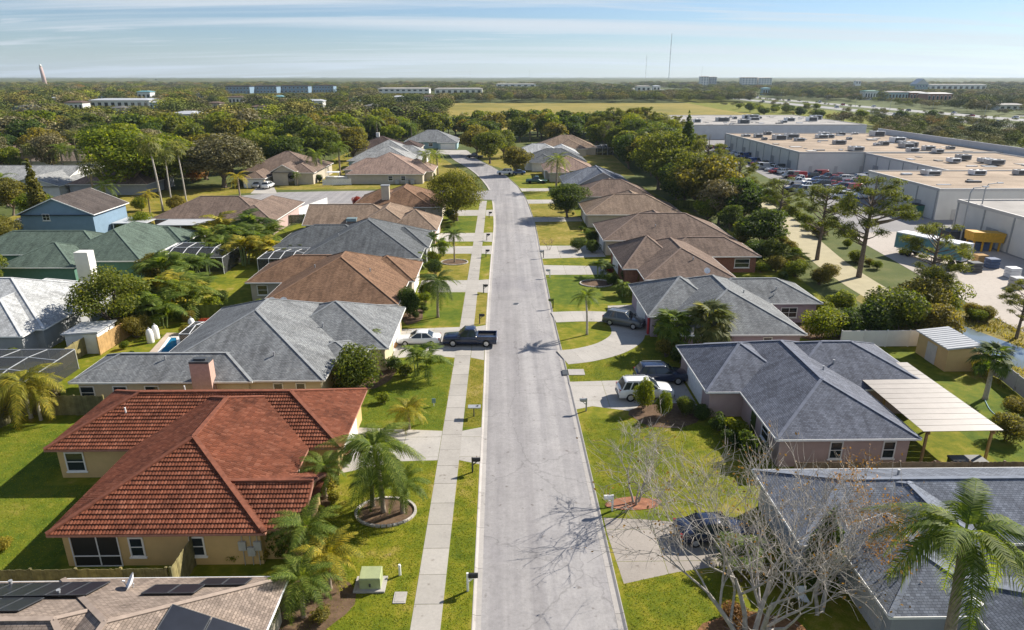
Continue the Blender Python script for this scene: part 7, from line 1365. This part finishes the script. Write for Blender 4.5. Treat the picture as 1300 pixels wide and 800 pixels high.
def named(nm, ty): a_ = gt.nodes.new('GeometryNodeInputNamedAttribute'); a_.data_type = ty; a_.inputs['Name'].default_value = nm; return [s for s in a_.outputs if s.enabled and s.name == 'Attribute'][0]
gt.links.new(gi.outputs[0], ip.inputs['Points']); gt.links.new(ci.outputs[0], ip.inputs['Instance']); gt.links.new(named('crown_kind', 'INT'), ip.inputs['Instance Index']); gt.links.new(named('crown_turn', 'FLOAT_VECTOR'), ip.inputs['Rotation']); gt.links.new(named('crown_scale', 'FLOAT_VECTOR'), ip.inputs['Scale']); gt.links.new(ip.outputs[0], go_.inputs[0])
md = o.modifiers.new('woodland', 'NODES'); md.node_group = gt
for x, y in [(rr.uniform(150, 280), rr.uniform(440, 640)) for k in range(26)]:
    if x < 150 + (y - 430) * .3: continue
    plant('far%d' % rr.randint(0, 4), x, y, rr.uniform(4, 8), 'round tree on the green verge before the highway', rr.choice(['leaf_bright', 'leaf_dark', 'leaf_bright']), group='trees on the highway verge', z=0, wide=1.3)
# farthest canopy, a rolling sheet of treetops out to the horizon
cg = MB(); ys = [2200 * 1.075 ** k for k in range(24)]; NX = 160; rz_ = np.random.RandomState(4); ZZ = rz_.uniform(5, 13, (len(ys), NX + 1)); i0 = 0
for j, yy in enumerate(ys):
    for i in range(NX + 1): cg.v.append(((i / NX - .5) * 2 * yy * .98, yy * (1 + rz_.uniform(-.02, .02)), ZZ[j, i] if j else 0))
for j in range(len(ys) - 1):
    for i in range(NX): a = j * (NX + 1) + i; cg.f.append((a, a + 1, a + NX + 2, a + NX + 1)); cg.uv.append([(0, 0)] * 4); cg.m.append(0)
ground_mat('canopy', [(.35, (.05, .065, .025)), (.5, (.085, .095, .035)), (.65, (.14, .13, .06))], (.004, .02, .1), (.4, .4), 0)
o = cg.build('horizon_woodland', 'canopy'); tag(o, 'dark treetops of the farthest woods along the horizon', 'woodland', kind='stuff')

hz = MB().box(-12600, 12600, -900, 12600, -1, 215).build('haze', 'white_paint'); tag(hz, 'thin pale blue haze over the whole landscape', 'haze', kind='stuff')
m = bpy.data.materials.new('haze_air'); m.use_nodes = True; n = m.node_tree; n.nodes.clear(); pv = N(n, 'ShaderNodeVolumePrincipled'); pv.inputs['Color'].default_value = (.70, .85, 1, 1); pv.inputs['Density'].default_value = .00006; pv.inputs['Anisotropy'].default_value = .2
n.links.new(pv.outputs[0], N(n, 'ShaderNodeOutputMaterial').inputs['Volume']); hz.data.materials.clear(); hz.data.materials.append(m)
# look-alikes that share a label are told apart by their order across the view
ORD = ['leftmost', 'second from left', 'third from left', 'fourth from left', 'fifth from left', 'sixth from left', 'seventh from left', 'eighth from left', 'ninth from left', 'tenth from left'] + [w + ' from left' for w in ('eleventh', 'twelfth', 'thirteenth', 'fourteenth', 'fifteenth', 'sixteenth', 'seventeenth', 'eighteenth', 'nineteenth', 'twentieth', 'twenty-first', 'twenty-second', 'twenty-third', 'twenty-fourth', 'twenty-fifth', 'twenty-sixth', 'twenty-seventh', 'twenty-eighth', 'twenty-ninth', 'thirtieth')]
same = {}
for o in COL.objects:
    if o.parent is None and o.get('label') and o.get('group'): same.setdefault(o['label'], []).append(o)
for lb, L in same.items():
    if 2 <= len(L) <= len(ORD):
        L.sort(key=lambda o: o.location.x / max(1, o.location.y))
        for k, o in enumerate(L): o['label'] = lb + ', ' + ('rightmost' if k == len(L) - 1 else ORD[k]) + (' of ' + ('two' if len(L) == 2 else 'them') if k in (0, len(L) - 1) else '')
